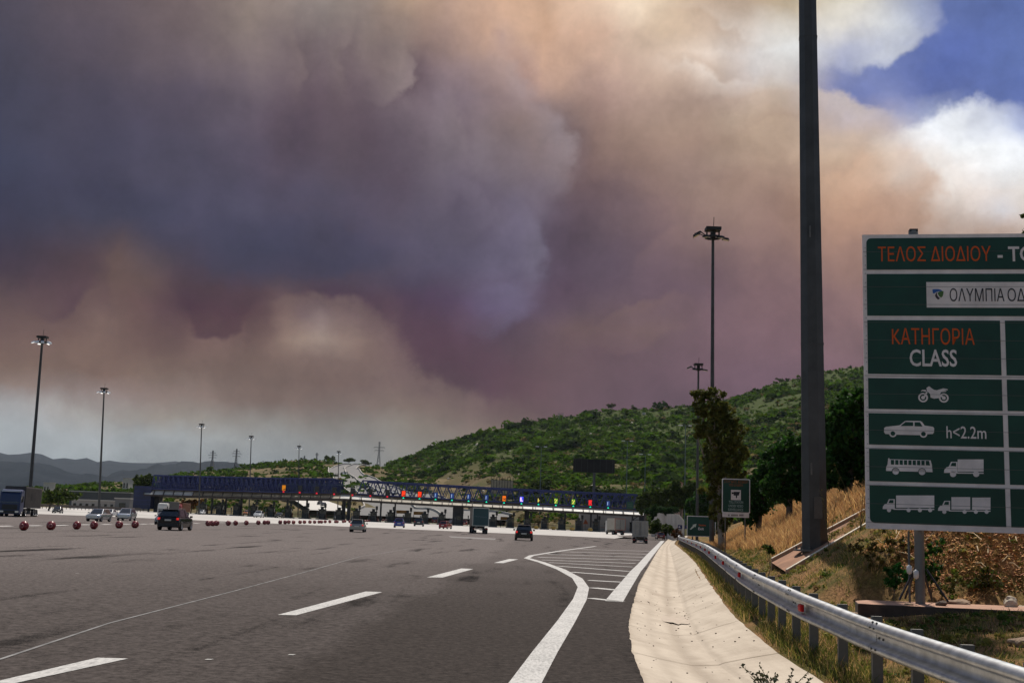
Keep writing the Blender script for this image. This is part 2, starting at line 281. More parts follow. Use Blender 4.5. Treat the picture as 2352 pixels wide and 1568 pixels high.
# ------------------------------------------------------------------ materials
MATS = {}
def mat(name, col, rough=.7, metal=0.0, var=0.0, vscale=3.0, spec=.5, emit=None, estr=0.0, col2=None, bump=0.0, bscale=20.0, coat=0.0, island=0.0):
    if name in MATS: return MATS[name]
    M = bpy.data.materials.new(name); M.use_nodes = True; nt = M.node_tree
    b = nt.nodes['Principled BSDF']; N = nt.nodes.new; L = nt.links.new
    b.inputs['Base Color'].default_value = (*col, 1); b.inputs['Roughness'].default_value = rough
    b.inputs['Metallic'].default_value = metal; b.inputs['Specular IOR Level'].default_value = spec
    b.inputs['Coat Weight'].default_value = coat; b.inputs['Coat Roughness'].default_value = .08
    tc = N('ShaderNodeTexCoord')
    if var > 0 or col2 is not None:
        n = N('ShaderNodeTexNoise'); n.inputs['Scale'].default_value = vscale; n.inputs['Detail'].default_value = 6; n.inputs['Roughness'].default_value = .62
        L(tc.outputs['Object'], n.inputs['Vector'])
        r = N('ShaderNodeValToRGB'); L(n.outputs[0], r.inputs[0])
        r.color_ramp.elements[0].position = .35; r.color_ramp.elements[1].position = .68
        c2 = col2 if col2 is not None else tuple(min(1, c*(1+var)) for c in col)
        c1 = col if col2 is not None else tuple(c*(1-var) for c in col)
        r.color_ramp.elements[0].color = (*c1, 1); r.color_ramp.elements[1].color = (*c2, 1)
        src = r.outputs[0]
        if island > 0:
            g = N('ShaderNodeNewGeometry'); h = N('ShaderNodeHueSaturation'); L(src, h.inputs['Color'])
            mr = N('ShaderNodeMapRange'); L(g.outputs['Random Per Island'], mr.inputs[0]); mr.inputs[3].default_value = 1-island; mr.inputs[4].default_value = 1+island
            L(mr.outputs[0], h.inputs['Value'])
            mr2 = N('ShaderNodeMapRange'); L(g.outputs['Random Per Island'], mr2.inputs[0]); mr2.inputs[3].default_value = .485; mr2.inputs[4].default_value = .515
            L(mr2.outputs[0], h.inputs['Hue']); src = h.outputs[0]
        L(src, b.inputs['Base Color'])
    if bump > 0:
        n2 = N('ShaderNodeTexNoise'); n2.inputs['Scale'].default_value = bscale; n2.inputs['Detail'].default_value = 5
        L(tc.outputs['Object'], n2.inputs['Vector'])
        bp = N('ShaderNodeBump'); bp.inputs['Strength'].default_value = bump; bp.inputs['Distance'].default_value = .02
        L(n2.outputs[0], bp.inputs['Height']); L(bp.outputs[0], b.inputs['Normal'])
    if emit is not None:
        b.inputs['Emission Color'].default_value = (*emit, 1); b.inputs['Emission Strength'].default_value = estr
    MATS[name] = M; return M

def thin(M, f=.35):
    """let part of the light through a thin leaf or blade"""
    nt = M.node_tree; b = nt.nodes['Principled BSDF']; o = next(n for n in nt.nodes if n.type == 'OUTPUT_MATERIAL')
    t = nt.nodes.new('ShaderNodeBsdfTranslucent'); m = nt.nodes.new('ShaderNodeMixShader'); m.inputs[0].default_value = f
    l = b.inputs['Base Color'].links
    if l: nt.links.new(l[0].from_socket, t.inputs['Color'])
    else: t.inputs['Color'].default_value = b.inputs['Base Color'].default_value
    nt.links.new(b.outputs[0], m.inputs[1]); nt.links.new(t.outputs[0], m.inputs[2]); nt.links.new(m.outputs[0], o.inputs[0])
def asphalt_mat(name, dark, light, extra=0.0):
    if name in MATS: return MATS[name]
    M = bpy.data.materials.new(name); M.use_nodes = True; nt = M.node_tree
    b = nt.nodes['Principled BSDF']; N = nt.nodes.new; L = nt.links.new
    tc = N('ShaderNodeTexCoord')
    def nz(scale, detail, vec=None, rough=.6):
        n = N('ShaderNodeTexNoise'); n.inputs['Scale'].default_value = scale; n.inputs['Detail'].default_value = detail; n.inputs['Roughness'].default_value = rough
        L(vec or tc.outputs['Object'], n.inputs['Vector']); return n.outputs[0]
    mp = N('ShaderNodeMapping'); mp.inputs['Rotation'].default_value = (0, 0, R_(7.5)); mp.inputs['Scale'].default_value = (1.0, .045, 1)
    L(tc.outputs['Object'], mp.inputs['Vector'])
    streak = nz(.9, 4, mp.outputs[0]); patch = nz(.12, 6); grain = nz(38, 3, rough=.75); mid = nz(3.5, 6)
    def m(op, a, b_):
        n = N('ShaderNodeMath'); n.operation = op
        for k, v in enumerate((a, b_)):
            if isinstance(v, (int, float)): n.inputs[k].default_value = v
            else: L(v, n.inputs[k])
        return n.outputs[0]
    f = m('ADD', m('MULTIPLY', streak, .95), m('MULTIPLY', patch, .55)); f = m('ADD', f, m('MULTIPLY', grain, .50)); f = m('ADD', f, m('MULTIPLY', mid, .25))
    # wheel tracks worn along the lanes
    sx_ = N('ShaderNodeSeparateXYZ'); L(tc.outputs['Object'], sx_.inputs[0]); u_ = m('SUBTRACT', sx_.outputs[0], m('MULTIPLY', sx_.outputs[1], .115))
    trk = m('SINE', m('ADD', m('MULTIPLY', u_, 3.4), m('MULTIPLY', patch, 9.0)), 0.0); f = m('ADD', f, m('MULTIPLY', trk, m('MULTIPLY', streak, .13)))
    r = N('ShaderNodeValToRGB'); L(f, r.inputs[0]); r.color_ramp.elements[0].position = .90; r.color_ramp.elements[1].position = 1.50
    r.color_ramp.elements[0].color = (*dark, 1); r.color_ramp.elements[1].color = (*light, 1)
    # paler plaza whose far grazing sheen is put into the colour, fresh dark lane along the verge
    sx = N('ShaderNodeSeparateXYZ'); L(tc.outputs['Object'], sx.inputs[0])
    def ss(v, a_, b_):
        n = N('ShaderNodeMapRange'); n.interpolation_type = 'SMOOTHSTEP'; n.inputs[1].default_value = a_; n.inputs[2].default_value = b_; L(v, n.inputs[0]); return n.outputs[0]
    # the resurfaced lane ends along a ragged seam; with distance the painted sheen grows
    seam = m('SUBTRACT', m('ADD', m('MULTIPLY', sx.outputs[1], .03), -2.6), sx.outputs[0]); seam = m('ADD', seam, m('MULTIPLY', m('SUBTRACT', patch, .5), 2.2)); seam = m('ADD', seam, m('MULTIPLY', m('SUBTRACT', mid, .5), .9))
    graze = m('ADD', m('SUBTRACT', sx.outputs[1], m('MULTIPLY', sx.outputs[0], 1.2)), m('MULTIPLY', patch, 20))
    wv = m('ADD', m('MULTIPLY', ss(seam, -.25, .35), .22), m('MULTIPLY', ss(graze, 22, 85), .78))
    mx = N('ShaderNodeMix'); mx.data_type = 'RGBA'; mx.blend_type = 'MULTIPLY'; mx.inputs[0].default_value = 1
    L(r.outputs[0], mx.inputs[6])
    g = N('ShaderNodeMix'); g.data_type = 'RGBA'; L(wv, g.inputs[0]); g.inputs[6].default_value = (1, 1, 1, 1); g.inputs[7].default_value = (3.5, 3.65, 3.85, 1)
    L(g.outputs[2], mx.inputs[7])
    # coarse stone in the surfacing
    sp = nz(9, 5, rough=.85); st = N('ShaderNodeMapRange'); st.inputs[1].default_value = .34; st.inputs[2].default_value = .66; st.inputs[3].default_value = .40; st.inputs[4].default_value = 1.65; L(sp, st.inputs[0])
    mg = N('ShaderNodeVectorMath'); mg.operation = 'SCALE'; L(mx.outputs[2], mg.inputs[0]); L(st.outputs[0], mg.inputs['Scale'])
    L(mg.outputs[0], b.inputs['Base Color'])
    b.inputs['Roughness'].default_value = .95; b.inputs['Specular IOR Level'].default_value = .06
    bp = N('ShaderNodeBump'); bp.inputs['Strength'].default_value = .55; bp.inputs['Distance'].default_value = .012
    L(grain, bp.inputs['Height']); L(bp.outputs[0], b.inputs['Normal'])
    MATS[name] = M; return M

# ------------------------------------------------------------------ mesh builder
class MB:
    def __init__(s): s.v = []; s.f = []; s.mi = []; s.sm = []
    def add(s, vs, fs, mi=0, smooth=False):
        o = len(s.v); s.v += [tuple(v) for v in vs]
        for f in fs: s.f.append(tuple(i+o for i in f)); s.mi.append(mi); s.sm.append(smooth)
        return s
    def box(s, c, d, mi=0, rz=0.0, mtx=None, taper=1.0):
        x, y, z = d[0]/2, d[1]/2, d[2]/2
        vs = [Vector(p) for p in ((-x,-y,-z),(x,-y,-z),(x,y,-z),(-x,y,-z),(-x*taper,-y*taper,z),(x*taper,-y*taper,z),(x*taper,y*taper,z),(-x*taper,y*taper,z))]
        if rz: vs = [Matrix.Rotation(rz, 3, 'Z') @ v for v in vs]
        vs = [v+Vector(c) for v in vs]
        if mtx is not None: vs = [mtx @ v for v in vs]
        return s.add(vs, [(0,3,2,1),(4,5,6,7),(0,1,5,4),(1,2,6,5),(2,3,7,6),(3,0,4,7)], mi)
    def beam(s, a, b, w, h=None, mi=0):
        a, b = Vector(a), Vector(b); d = (b-a); l = d.length
        if l < 1e-6: return s
        d.normalize(); up = Vector((0,0,1)) if abs(d.z) < .95 else Vector((0,1,0))
        u = d.cross(up).normalized(); v = u.cross(d).normalized(); h = h or w
        p = []
        for q in (a, b):
            p += [q-u*w/2-v*h/2, q+u*w/2-v*h/2, q+u*w/2+v*h/2, q-u*w/2+v*h/2]
        return s.add(p, [(0,1,2,3),(7,6,5,4),(0,4,5,1),(1,5,6,2),(2,6,7,3),(3,7,4,0)], mi)
    def tube(s, pts, rad, n=8, mi=0, smooth=True, cap=True):
        pts = [Vector(p) for p in pts]
        if isinstance(rad, (int, float)): rad = [rad]*len(pts)
        rings = []
        for i, p in enumerate(pts):
            d = (pts[min(i+1, len(pts)-1)]-pts[max(i-1, 0)]).normalized()
            up = Vector((0,0,1)) if abs(d.z) < .9 else Vector((0,1,0))
            u = d.cross(up).normalized(); v = d.cross(u).normalized()
            rings.append([p+(u*math.cos(2*math.pi*k/n)+v*math.sin(2*math.pi*k/n))*rad[i] for k in range(n)])
        vs = [v for r in rings for v in r]; fs = []
        for i in range(len(pts)-1):
            for k in range(n):
                a = i*n+k; b = i*n+(k+1) % n; fs.append((a, b, b+n, a+n))
        s.add(vs, fs, mi, smooth)
        if cap: s.add(rings[0], [tuple(range(n-1, -1, -1))], mi); s.add(rings[-1], [tuple(range(n))], mi)
        return s
    def lathe(s, prof, axis='Z', c=(0,0,0), n=16, mi=0, smooth=True):
        vs = []; c = Vector(c)
        for (r, h) in prof:
            for k in range(n):
                a = 2*math.pi*k/n; x, y = r*math.cos(a), r*math.sin(a)
                p = {'Z': (x, y, h), 'Y': (x, h, y), 'X': (h, x, y)}[axis]; vs.append(c+Vector(p))
        fs = []
        for i in range(len(prof)-1):
            for k in range(n):
                a = i*n+k; b = i*n+(k+1) % n; fs.append((a, b, b+n, a+n))
        return s.add(vs, fs, mi, smooth)
    def prism(s, poly, y0, y1, mi=0, plane='XZ'):
        n = len(poly)
        mk = (lambda p, y: (p[0], y, p[1])) if plane == 'XZ' else (lambda p, y: (y, p[0], p[1])) if plane == 'YZ' else (lambda p, y: (p[0], p[1], y))
        vs = [mk(p, y0) for p in poly]+[mk(p, y1) for p in poly]
        fs = [tuple(range(n)), tuple(range(2*n-1, n-1, -1))]+[(i, (i+1) % n, (i+1) % n+n, i+n) for i in range(n)]
        return s.add(vs, fs, mi)
    def loft(s, rings, mi=0, smooth=True, close=True, caps=True):
        n = len(rings[0]); vs = [v for r in rings for v in r]; fs = []
        for i in range(len(rings)-1):
            for k in range(n if close else n-1):
                a = i*n+k; b = i*n+(k+1) % n; fs.append((a, b, b+n, a+n))
        s.add(vs, fs, mi, smooth)
        if caps: s.add(rings[0], [tuple(range(n-1, -1, -1))], mi); s.add(rings[-1], [tuple(range(n))], mi)
        return s
    def quad(s, a, b, c, d, mi=0): return s.add([a, b, c, d], [(0,1,2,3)], mi)
    def build(s, name, mats, parent=None, fix=True):
        me = bpy.data.meshes.new(name); me.from_pydata(s.v, [], s.f)
        if not isinstance(mats, (list, tuple)): mats = [mats]
        for m in mats: me.materials.append(m)
        me.polygons.foreach_set('material_index', s.mi); me.polygons.foreach_set('use_smooth', s.sm)
        if fix:
            bm = bmesh.new(); bm.from_mesh(me); bmesh.ops.recalc_face_normals(bm, faces=bm.faces); bm.to_mesh(me); bm.free()
        me.update()
        o = bpy.data.objects.new(name, me); COL.objects.link(o)
        if parent is not None: o.parent = parent
        return o

def np_mesh(name, verts, faces, mats, midx=None, parent=None, smooth=False):
    verts = np.asarray(verts, np.float32); faces = np.asarray(faces, np.int32); k = faces.shape[1]
    me = bpy.data.meshes.new(name)
    me.vertices.add(len(verts)); me.vertices.foreach_set('co', verts.ravel())
    me.loops.add(faces.size); me.loops.foreach_set('vertex_index', faces.ravel())
    me.polygons.add(len(faces)); me.polygons.foreach_set('loop_start', np.arange(0, faces.size, k, dtype=np.int32))
    if not isinstance(mats, (list, tuple)): mats = [mats]
    for m in mats: me.materials.append(m)
    if midx is not None: me.polygons.foreach_set('material_index', np.asarray(midx, np.int32))
    me.polygons.foreach_set('use_smooth', np.full(len(faces), smooth))
    me.update(calc_edges=True); me.validate()
    o = bpy.data.objects.new(name, me); COL.objects.link(o)
    if parent is not None: o.parent = parent
    return o

def thing(name, label, cat, loc=(0,0,0), rz=0.0, group=None):
    o = bpy.data.objects.new(name, None); COL.objects.link(o); o.location = loc; o.rotation_euler = (0,0,rz)
    o.empty_display_size = .2
    return tag(o, label, cat, group)
def tag(o, label, cat, group=None):
    o['label'] = label; o['category'] = cat
    if group: o['group'] = group
    return o
def kind(o, k, label=None):
    o['kind'] = k
    if label: o['label'] = label
    return o
def dup(root, loc, rz=0.0, scale=1.0, label=None, group=None):
    r = root.copy(); COL.objects.link(r); r.location = loc; r.rotation_euler = (0,0,rz); r.scale = (scale,)*3
    if label: r['label'] = label
    if group: r['group'] = group
    for ch in list(root.children):
        c = ch.copy(); COL.objects.link(c); c.parent = r
        for g in list(ch.children):
            d = g.copy(); COL.objects.link(d); d.parent = c
    return r
def text_mesh(name, s, size, material, parent=None, sx=1.0, bold=0.0, align='LEFT', depth=.004):
    cu = bpy.data.curves.new(name, 'FONT'); cu.body = s; cu.size = size; cu.offset = bold; cu.extrude = depth
    cu.align_x = align; cu.resolution_u = 3
    o = bpy.data.objects.new(name, cu); COL.objects.link(o)
    dg = bpy.context.evaluated_depsgraph_get(); me = bpy.data.meshes.new_from_object(o.evaluated_get(dg))
    bpy.data.objects.remove(o); bpy.data.curves.remove(cu)
    me.name = name; me.materials.clear(); me.materials.append(material)
    for v in me.vertices: v.co.x *= sx
    w = bpy.data.objects.new(name, me); COL.objects.link(w)
    if parent is not None: w.parent = parent
    return w
def ordinal(n):
    W = ['zeroth','first','second','third','fourth','fifth','sixth','seventh','eighth','ninth','tenth','eleventh','twelfth','thirteenth','fourteenth','fifteenth','sixteenth','seventeenth','eighteenth','nineteenth','twentieth']
    if n <= 20: return W[n]
    t = {2:'twenty',3:'thirty',4:'forty'}
    return t[n//10]+'-'+W[n % 10] if n % 10 else {30:'thirtieth',40:'fortieth'}[n]

# ================================================================== SETTING
asph = asphalt_mat('asphalt', (.0044,.0036,.0032), (.036,.0295,.0262))
white_paint = None
def paint_mat():
    M = bpy.data.materials.new('road_paint'); M.use_nodes = True; nt = M.node_tree; b = nt.nodes['Principled BSDF']
    N = nt.nodes.new; L = nt.links.new; tc = N('ShaderNodeTexCoord')
    n = N('ShaderNodeTexNoise'); n.inputs['Scale'].default_value = 26; n.inputs['Detail'].default_value = 6; n.inputs['Roughness'].default_value = .7
    mp = N('ShaderNodeMapping'); mp.inputs['Scale'].default_value = (1, .25, 1); L(tc.outputs['Object'], mp.inputs['Vector']); L(mp.outputs[0], n.inputs['Vector'])
    n2 = N('ShaderNodeTexNoise'); n2.inputs['Scale'].default_value = .9; n2.inputs['Detail'].default_value = 4; L(tc.outputs['Object'], n2.inputs['Vector'])
    a = N('ShaderNodeMath'); a.operation = 'MULTIPLY_ADD'; L(n2.outputs[0], a.inputs[0]); a.inputs[1].default_value = .35; L(n.outputs[0], a.inputs[2])
    r = N('ShaderNodeValToRGB'); L(a.outputs[0], r.inputs[0]); e = r.color_ramp.elements
    e[0].position = .60; e[0].color = (.46,.445,.42,1); e[1].position = .95; e[1].color = (.15,.145,.14,1)
    L(r.outputs[0], b.inputs['Base Color']); b.inputs['Roughness'].default_value = .8
    return M
PAINT = paint_mat()
CONC = mat('pale_concrete', (.50,.46,.41), .85, var=.14, vscale=.25, bump=.15, bscale=9)

# road edge against the gutter, and the gutter's other lines (frame pixels, height above the road plane)
edgeL = [(1531,1236),(1517,1253.7),(1493.4,1291),(1466.3,1338.4),(1452.8,1385.8),(1442.6,1426.4),(1446,1467),(1456,1507.7),(1470,1541.5),(1488,1580)]
EL = [gpt(x, y) for x, y in edgeL]
near = [Vector((EL[-1].x+.0, 9.5, 0)), Vector((EL[-1].x-.1, 4, 0)), Vector((EL[-1].x-.1, -15, 0))]
far = [Vector((29.5, 215, 0)), Vector((38, 262, 0)), Vector((45, 312, 0))]
EDGE = sorted([Vector((p.x, p.y, 0)) for p in EL if p.y < 190]+near+far, key=lambda p: p.y)
EY = [p.y for p in EDGE]; EX = [p.x for p in EDGE]
def edge_x(y): return interp(y, EY, EX)

# guardrail line: base of the posts
GY = [-15,4,8.6,10,12.2,14.5,16.8,19,21.8,25,31,41,50,66,92,130,170,215,262,312]
GX = [4.3,4.3,4.3,4.31,4.27,4.25,4.2,4.34,4.6,4.95,5.74,7.06,8.36,10.52,13.96,18.9,24.8,32.2,40.6,48]
GZ = [-.25,-.23,-.21,-.18,-.14,-.08,.02,.08,.11,.16,.22,.32,.33,.32,.28,.24,.25,.3,.4,.5]
def gx_(y): return interp(y, GY, GX)
def gzz(y): return interp(y, GY, GZ)
def off_(y): return interp(y, [10,19,21.8,23,24.4,27,35,60,100,160,250], [6,6,5.8,3.4,1.3,1.2,1.4,1.6,2.5,4,6])
def top_(y): return interp(y, [15,22,30,60,100,150,220,312], [2.6,3.4,3.6,3.5,2.8,2.0,1.6,1.5])
def bank_z(x, y):
    o = x-gx_(y); b = gzz(y); f = off_(y)
    if o <= 0: return b+o*.25
    z = b+interp(y, [14,17,22,25], [.06,.11,.09,.13])*min(o, f)
    if o > f: z += min((o-f)*.62, top_(y)) + max(0, (o-f)-top_(y)/.62)*.06
    n = mnoise.noise(Vector((x*.35, y*.35, 3.1)))*.22+mnoise.noise(Vector((x*1.3, y*1.3, 9)))*.06
    z += n*min(1, o/2.5)*interp(y, [20,23], [.5,1])
    if 19.9 < y < 25.5 and x > 5.7: z = min(z, .42+1.15*max(0, y-22.3)+max(0, 6.6-x)*.3)
    return z

# ---- ground: one sheet out to the horizon
def build_ground():
    rad = [0,6,12,20,30,45,60,80,110,150,200,260,320,350,420,600,900,1500,2600,4500,8000,11000]; n = 96
    vs = []; fs = []
    for r in rad:
        for k in range(n):
            a = 2*math.pi*k/n; x, y = r*math.sin(a), r*math.cos(a)
            z = gz(x, y)-.07
            if -58 < x < 75 and y < 345: z -= .9
            vs.append((x, y, z if r > 0 else -1.0))
    for i in range(len(rad)-1):
        for k in range(n):
            a = i*n+k; b = i*n+(k+1) % n; fs.append((a, b, b+n, a+n))
    o = np_mesh('ground', vs, fs, mat('dry_earth', (.13,.10,.065), .95, col2=(.09,.10,.045), vscale=.05), smooth=True)
    kind(o, 'structure')
build_ground()

# ---- road sheet
def build_road():
    ys = [-15,0,4,7,9.5,11]+[11+.35*k for k in range(90)]+list(range(43, 181, 6))
    ys = sorted(set(round(y, 3) for y in ys)); ys = [y for y in ys if y <= 180]
    cols = 40; vs = []; fs = []
    for y in ys:
        x1 = edge_x(y); x0 = -110
        for k in range(cols):
            t = k/(cols-1); x = x1+(x0-x1)*t**1.6
            if k == 0: x += .022*mnoise.noise(Vector((y*1.1, 0, 0)))+.035*mnoise.noise(Vector((y*6.3, 4, 0)))
            vs.append((x, y, gz(x, y)))
    for i in range(len(ys)-1):
        for k in range(cols-1):
            a = i*cols+k; fs.append((a, a+1, a+1+cols, a+cols))
    o = np_mesh('road', vs, fs, asph, smooth=True); kind(o, 'structure')
    # strip of carriageway that runs on past the plaza beside the gutter
    vs = []; fs = []
    yy = [180+k*6 for k in range(23)]
    for y in yy:
        x1 = edge_x(y); x0 = max(x1-9.5, 20)
        for k in range(4):
            x = x1+(x0-x1)*k/3; vs.append((x, y, gz(x, y)+.012))
    for i in range(len(yy)-1):
        for k in range(3):
            a = i*4+k; fs.append((a, a+1, a+5, a+4))
    kind(np_mesh('slip_road', vs, fs, asph, smooth=True), 'structure')
build_road()

# ---- pale concrete apron in front of the booths
APX = [-140,-84,-66,-56,-44,-30,-15,-2,8,18]
APY = [150,152,158,166,170,172,174,176,177,172]
def build_apron():
    cols = 60; rowsn = 16; vs = []; fs = []
    for i in range(rowsn):
        t = i/(rowsn-1)
        for k in range(cols):
            x = -140+(40+140)*k/(cols-1); y0 = interp(x, APX, APY); y1 = 345
            y = y0+(y1-y0)*t; x2 = x
            lim = edge_x(y)-7.5
            if x2 > lim: x2 = lim
            vs.append((x2, y, gz(x2, y)+.008))
    for i in range(rowsn-1):
        for k in range(cols-1):
            a = i*cols+k; fs.append((a, a+1, a+1+cols, a+cols))
    o = np_mesh('toll_apron', vs, fs, mat('apron_concrete', (.40,.375,.345), .85, var=.22, vscale=.12), smooth=True); kind(o, 'structure')
build_apron()

# ---- gutter
def build_gutter():
    """trapezoid channel cast in bays"""
    M = bpy.data.materials.new('gutter_concrete'); M.use_nodes = True; nt = M.node_tree; b = nt.nodes['Principled BSDF']; N = nt.nodes.new; L = nt.links.new
    tc = N('ShaderNodeTexCoord')
    def nz(s, d, v=None, r=.6):
        n = N('ShaderNodeTexNoise'); n.inputs['Scale'].default_value = s; n.inputs['Detail'].default_value = d; n.inputs['Roughness'].default_value = r; L(v or tc.outputs['Object'], n.inputs['Vector']); return n.outputs[0]
    mp = N('ShaderNodeMapping'); mp.inputs['Scale'].default_value = (1.6, .16, 1); L(tc.outputs['Object'], mp.inputs['Vector'])
    s1 = nz(1.2, 6, mp.outputs[0]); s2 = nz(1.1, 7); s3 = nz(40, 4, None, .75); s4 = nz(6, 5)
    def m(op, a, b_, c=None):
        n = N('ShaderNodeMath'); n.operation = op
        for k, v in enumerate((a, b_, c)):
            if v is None: continue
            if isinstance(v, (int, float)): n.inputs[k].default_value = v
            else: L(v, n.inputs[k])
        return n.outputs[0]
    f = m('ADD', m('MULTIPLY', s1, .5), m('MULTIPLY', s2, .35)); f = m('ADD', f, m('MULTIPLY', s3, .22)); f = m('ADD', f, m('MULTIPLY', s4, .15))
    r = N('ShaderNodeValToRGB'); L(f, r.inputs[0]); e = r.color_ramp.elements
    e[0].position = .42; e[0].color = (.29,.23,.17,1); e[1].position = .68; e[1].color = (.49,.415,.325,1)
    # silt left by running water along the bed, moss and tyre dirt by the road
    at = N('ShaderNodeAttribute'); at.attribute_name = 'across'
    def band(c_, w_): d = m('DIVIDE', m('SUBTRACT', m('ADD', at.outputs['Fac'], m('MULTIPLY', m('SUBTRACT', s2, .5), .12)), c_), w_); return m('EXPONENT', m('MULTIPLY', m('MULTIPLY', d, d), -1.0), 0.0)
    st = m('ADD', m('MULTIPLY', band(.43, .055), m('ADD', s1, .35)), m('MULTIPLY', band(.21, .05), m('MULTIPLY', s1, .8))); st = m('ADD', st, m('MULTIPLY', band(.635, .022), .5)); st = m('ADD', st, m('MULTIPLY', band(.0, .03), .7))
    sm = N('ShaderNodeMix'); sm.data_type = 'RGBA'; sm.clamp_factor = True; L(m('MULTIPLY', st, .46), sm.inputs[0]); L(r.outputs[0], sm.inputs[6]); sm.inputs[7].default_value = (.20,.15,.105,1)
    L(sm.outputs[2], b.inputs['Base Color']); b.inputs['Roughness'].default_value = .9
    bp = N('ShaderNodeBump'); bp.inputs['Strength'].default_value = .22; bp.inputs['Distance'].default_value = .012; L(m('ADD', s3, m('MULTIPLY', s4, 1.5)), bp.inputs['Height']); L(bp.outputs[0], b.inputs['Normal'])
    acr = []
    ys = [-15,0,5,8,10]+[11+k*.6 for k in range(60)]+[48+3*k for k in range(20)]+[108+8*k for k in range(26)]
    vs = []; fs = []; nc = 8
    for y in ys:
        xl = edge_x(y)-.02; xr = gx_(y)-interp(y, [0,14,40,130], [.32,.32,.30,.45]); w = xr-xl
        zl = gz(xl, y)-.025; zr = gzz(y)-.03
        ft = [0,.03,.22,.42,.60,.635,.82,1.0]
        zz = [zl-.005, zl-.02, zl-.10, zl-.17, zl-.15, zl-.12, (zl-.12)*.5+zr*.5+.01, zr]
        for t, z in zip(ft, zz):
            x = xl+w*t
            x += .015*mnoise.noise(Vector((y*.8, t*9, 5)))+(.05*mnoise.noise(Vector((y*2.3, 3, 5))) if t == 1 else 0); z += .003*mnoise.noise(Vector((x*2, y*.6, 1)))
            vs.append((x, y, z)); acr.append(t)
    for i in range(len(ys)-1):
        for k in range(nc-1):
            a = i*nc+k; fs.append((a, a+1, a+1+nc, a+nc))
    go = kind(np_mesh('concrete_gutter', vs, fs, M, smooth=False), 'structure')
    at_ = go.data.attributes.new('across', 'FLOAT', 'POINT'); at_.data.foreach_set('value', np.array(acr, np.float32))
    pm = MB(); rr = random.Random(3)
    for _ in range(150):
        y = 11.5+26*rr.random()**1.7; i = min(range(len(ys)), key=lambda k: abs(ys[k]-y)); k = rr.randrange(1, nc-1); a, b2 = vs[i*nc+k], vs[i*nc+k+1]; f = rr.random()
        p = Vector(a).lerp(Vector(b2), f); s = rr.uniform(.005, .016); pm.box((p.x, y, p.z+s*.4), (s*1.4, s*1.7, s), rz=rr.random()*3)
    kind(pm.build('gravel', mat('dark_grit', (.07,.055,.045), .9, island=.4, col2=(.20,.16,.12), vscale=9)), 'stuff')
    # casting joints across the channel
    jb = MB()
    for y in [12.6,16.9,21.5,26.4,31.6,37,43,50,58,68,80]:
        P = []
        i = min(range(len(ys)), key=lambda k: abs(ys[k]-y)); row = vs[i*nc:(i+1)*nc]
        for (x, yy, z) in row: P.append((x, yy, z+.006))
        for a, b2 in zip(P[1:-1], P[2:]): jb.quad((a[0], a[1]-.012, a[2]), (b2[0], b2[1]-.012, b2[2]), (b2[0], b2[1]+.012, b2[2]), (a[0], a[1]+.012, a[2]))
    kind(jb.build('gutter_joint', mat('joint_dirt', (.20,.15,.10), .95)), 'structure')
    # damp patch in the channel bed
    i = min(range(len(ys)), key=lambda k: abs(ys[k]-25.2)); a = vs[i*nc+3]; c = vs[i*nc+4]
    pb = MB(); cx, cyy, cz = (a[0]*.4+c[0]*.6), 25.2, max(a[2], c[2])
    ring = [(cx+.46*math.cos(t)*(1+.5*mnoise.noise(Vector((math.cos(t)*2, math.sin(t)*2, 0)))), cyy+1.1*math.sin(t)*(1+.5*mnoise.noise(Vector((math.cos(t)*3, math.sin(t)*2, 4))))) for t in [2*math.pi*k/28 for k in range(28)]]
    pb.add([(x, y, cz+.012) for x, y in ring], [tuple(range(28))]); 
    kind(pb.build('damp_patch', mat('damp_concrete', (.40,.325,.25), .8, var=.12, vscale=6)), 'structure')
build_gutter()

# ---- road markings, each a sheet 4 mm above the road
def stripe(name, pix, widths=None, closed_poly=False, lift=.006, m=None):
    b = MB()
    if closed_poly:
        P = [gpt(x, y, lift) for x, y in pix]; b.add(P, [tuple(range(len(P)))])
    else:
        P = [gpt(x, y, lift) for x, y in pix]; L_ = []; R2 = []
        for i, p in enumerate(P):
            d = (P[min(i+1, len(P)-1)]-P[max(i-1, 0)]); d.z = 0; d.normalize(); nrm = Vector((-d.y, d.x, 0)); w = widths if isinstance(widths, (int, float)) else widths[i]
            L_.append(p+nrm*w/2); R2.append(p-nrm*w/2)
        for i in range(len(P)-1):
            mm = max(1, int((P[i+1]-P[i]).length/2.5))
            for q in range(mm):
                t0, t1 = q/mm, (q+1)/mm
                c = [L_[i].lerp(L_[i+1], t0), R2[i].lerp(R2[i+1], t0), R2[i].lerp(R2[i+1], t1), L_[i].lerp(L_[i+1], t1)]
                for v in c: v.z = gz(v.x, v.y)+lift
                b.quad(*c)
    return kind(b.build(name, m or PAINT), 'structure')
for q in ([(-20,1566),(32,1568),(294.6,1511),(223.5,1509)], [(638,1410.8),(680.7,1411.6),(878.5,1358.7),(839.8,1357.3)], [(980.7,1324.8),(1016,1325.5),(1087,1305.8),(1060,1304.5)], [(1134.5,1291.6),(1156,1292.3),(1190.7,1283.5),(1170,1282.8)]):
    stripe('lane_dash', q, closed_poly=True)
stripe('edge_line', [(1175,1600),(1205.6,1568),(1253,1494),(1300,1426.4),(1332,1375),(1340,1348),(1326,1327),(1289,1307),(1243,1290),(1211,1281)], [.34,.34,.33,.32,.32,.32,.34,.36,.36,.34])
stripe('gore_line', [(1209,1281.5),(1221,1275),(1289,1264),(1368,1253.7)], .28)
stripe('verge_line', [(1410,1380),(1430,1352),(1460,1311),(1490,1277),(1522,1241.5)], [.42,.42,.42,.45,.5])
stripe('gore_end_line', [(1354.6,1372.5),(1426,1380)], .32)
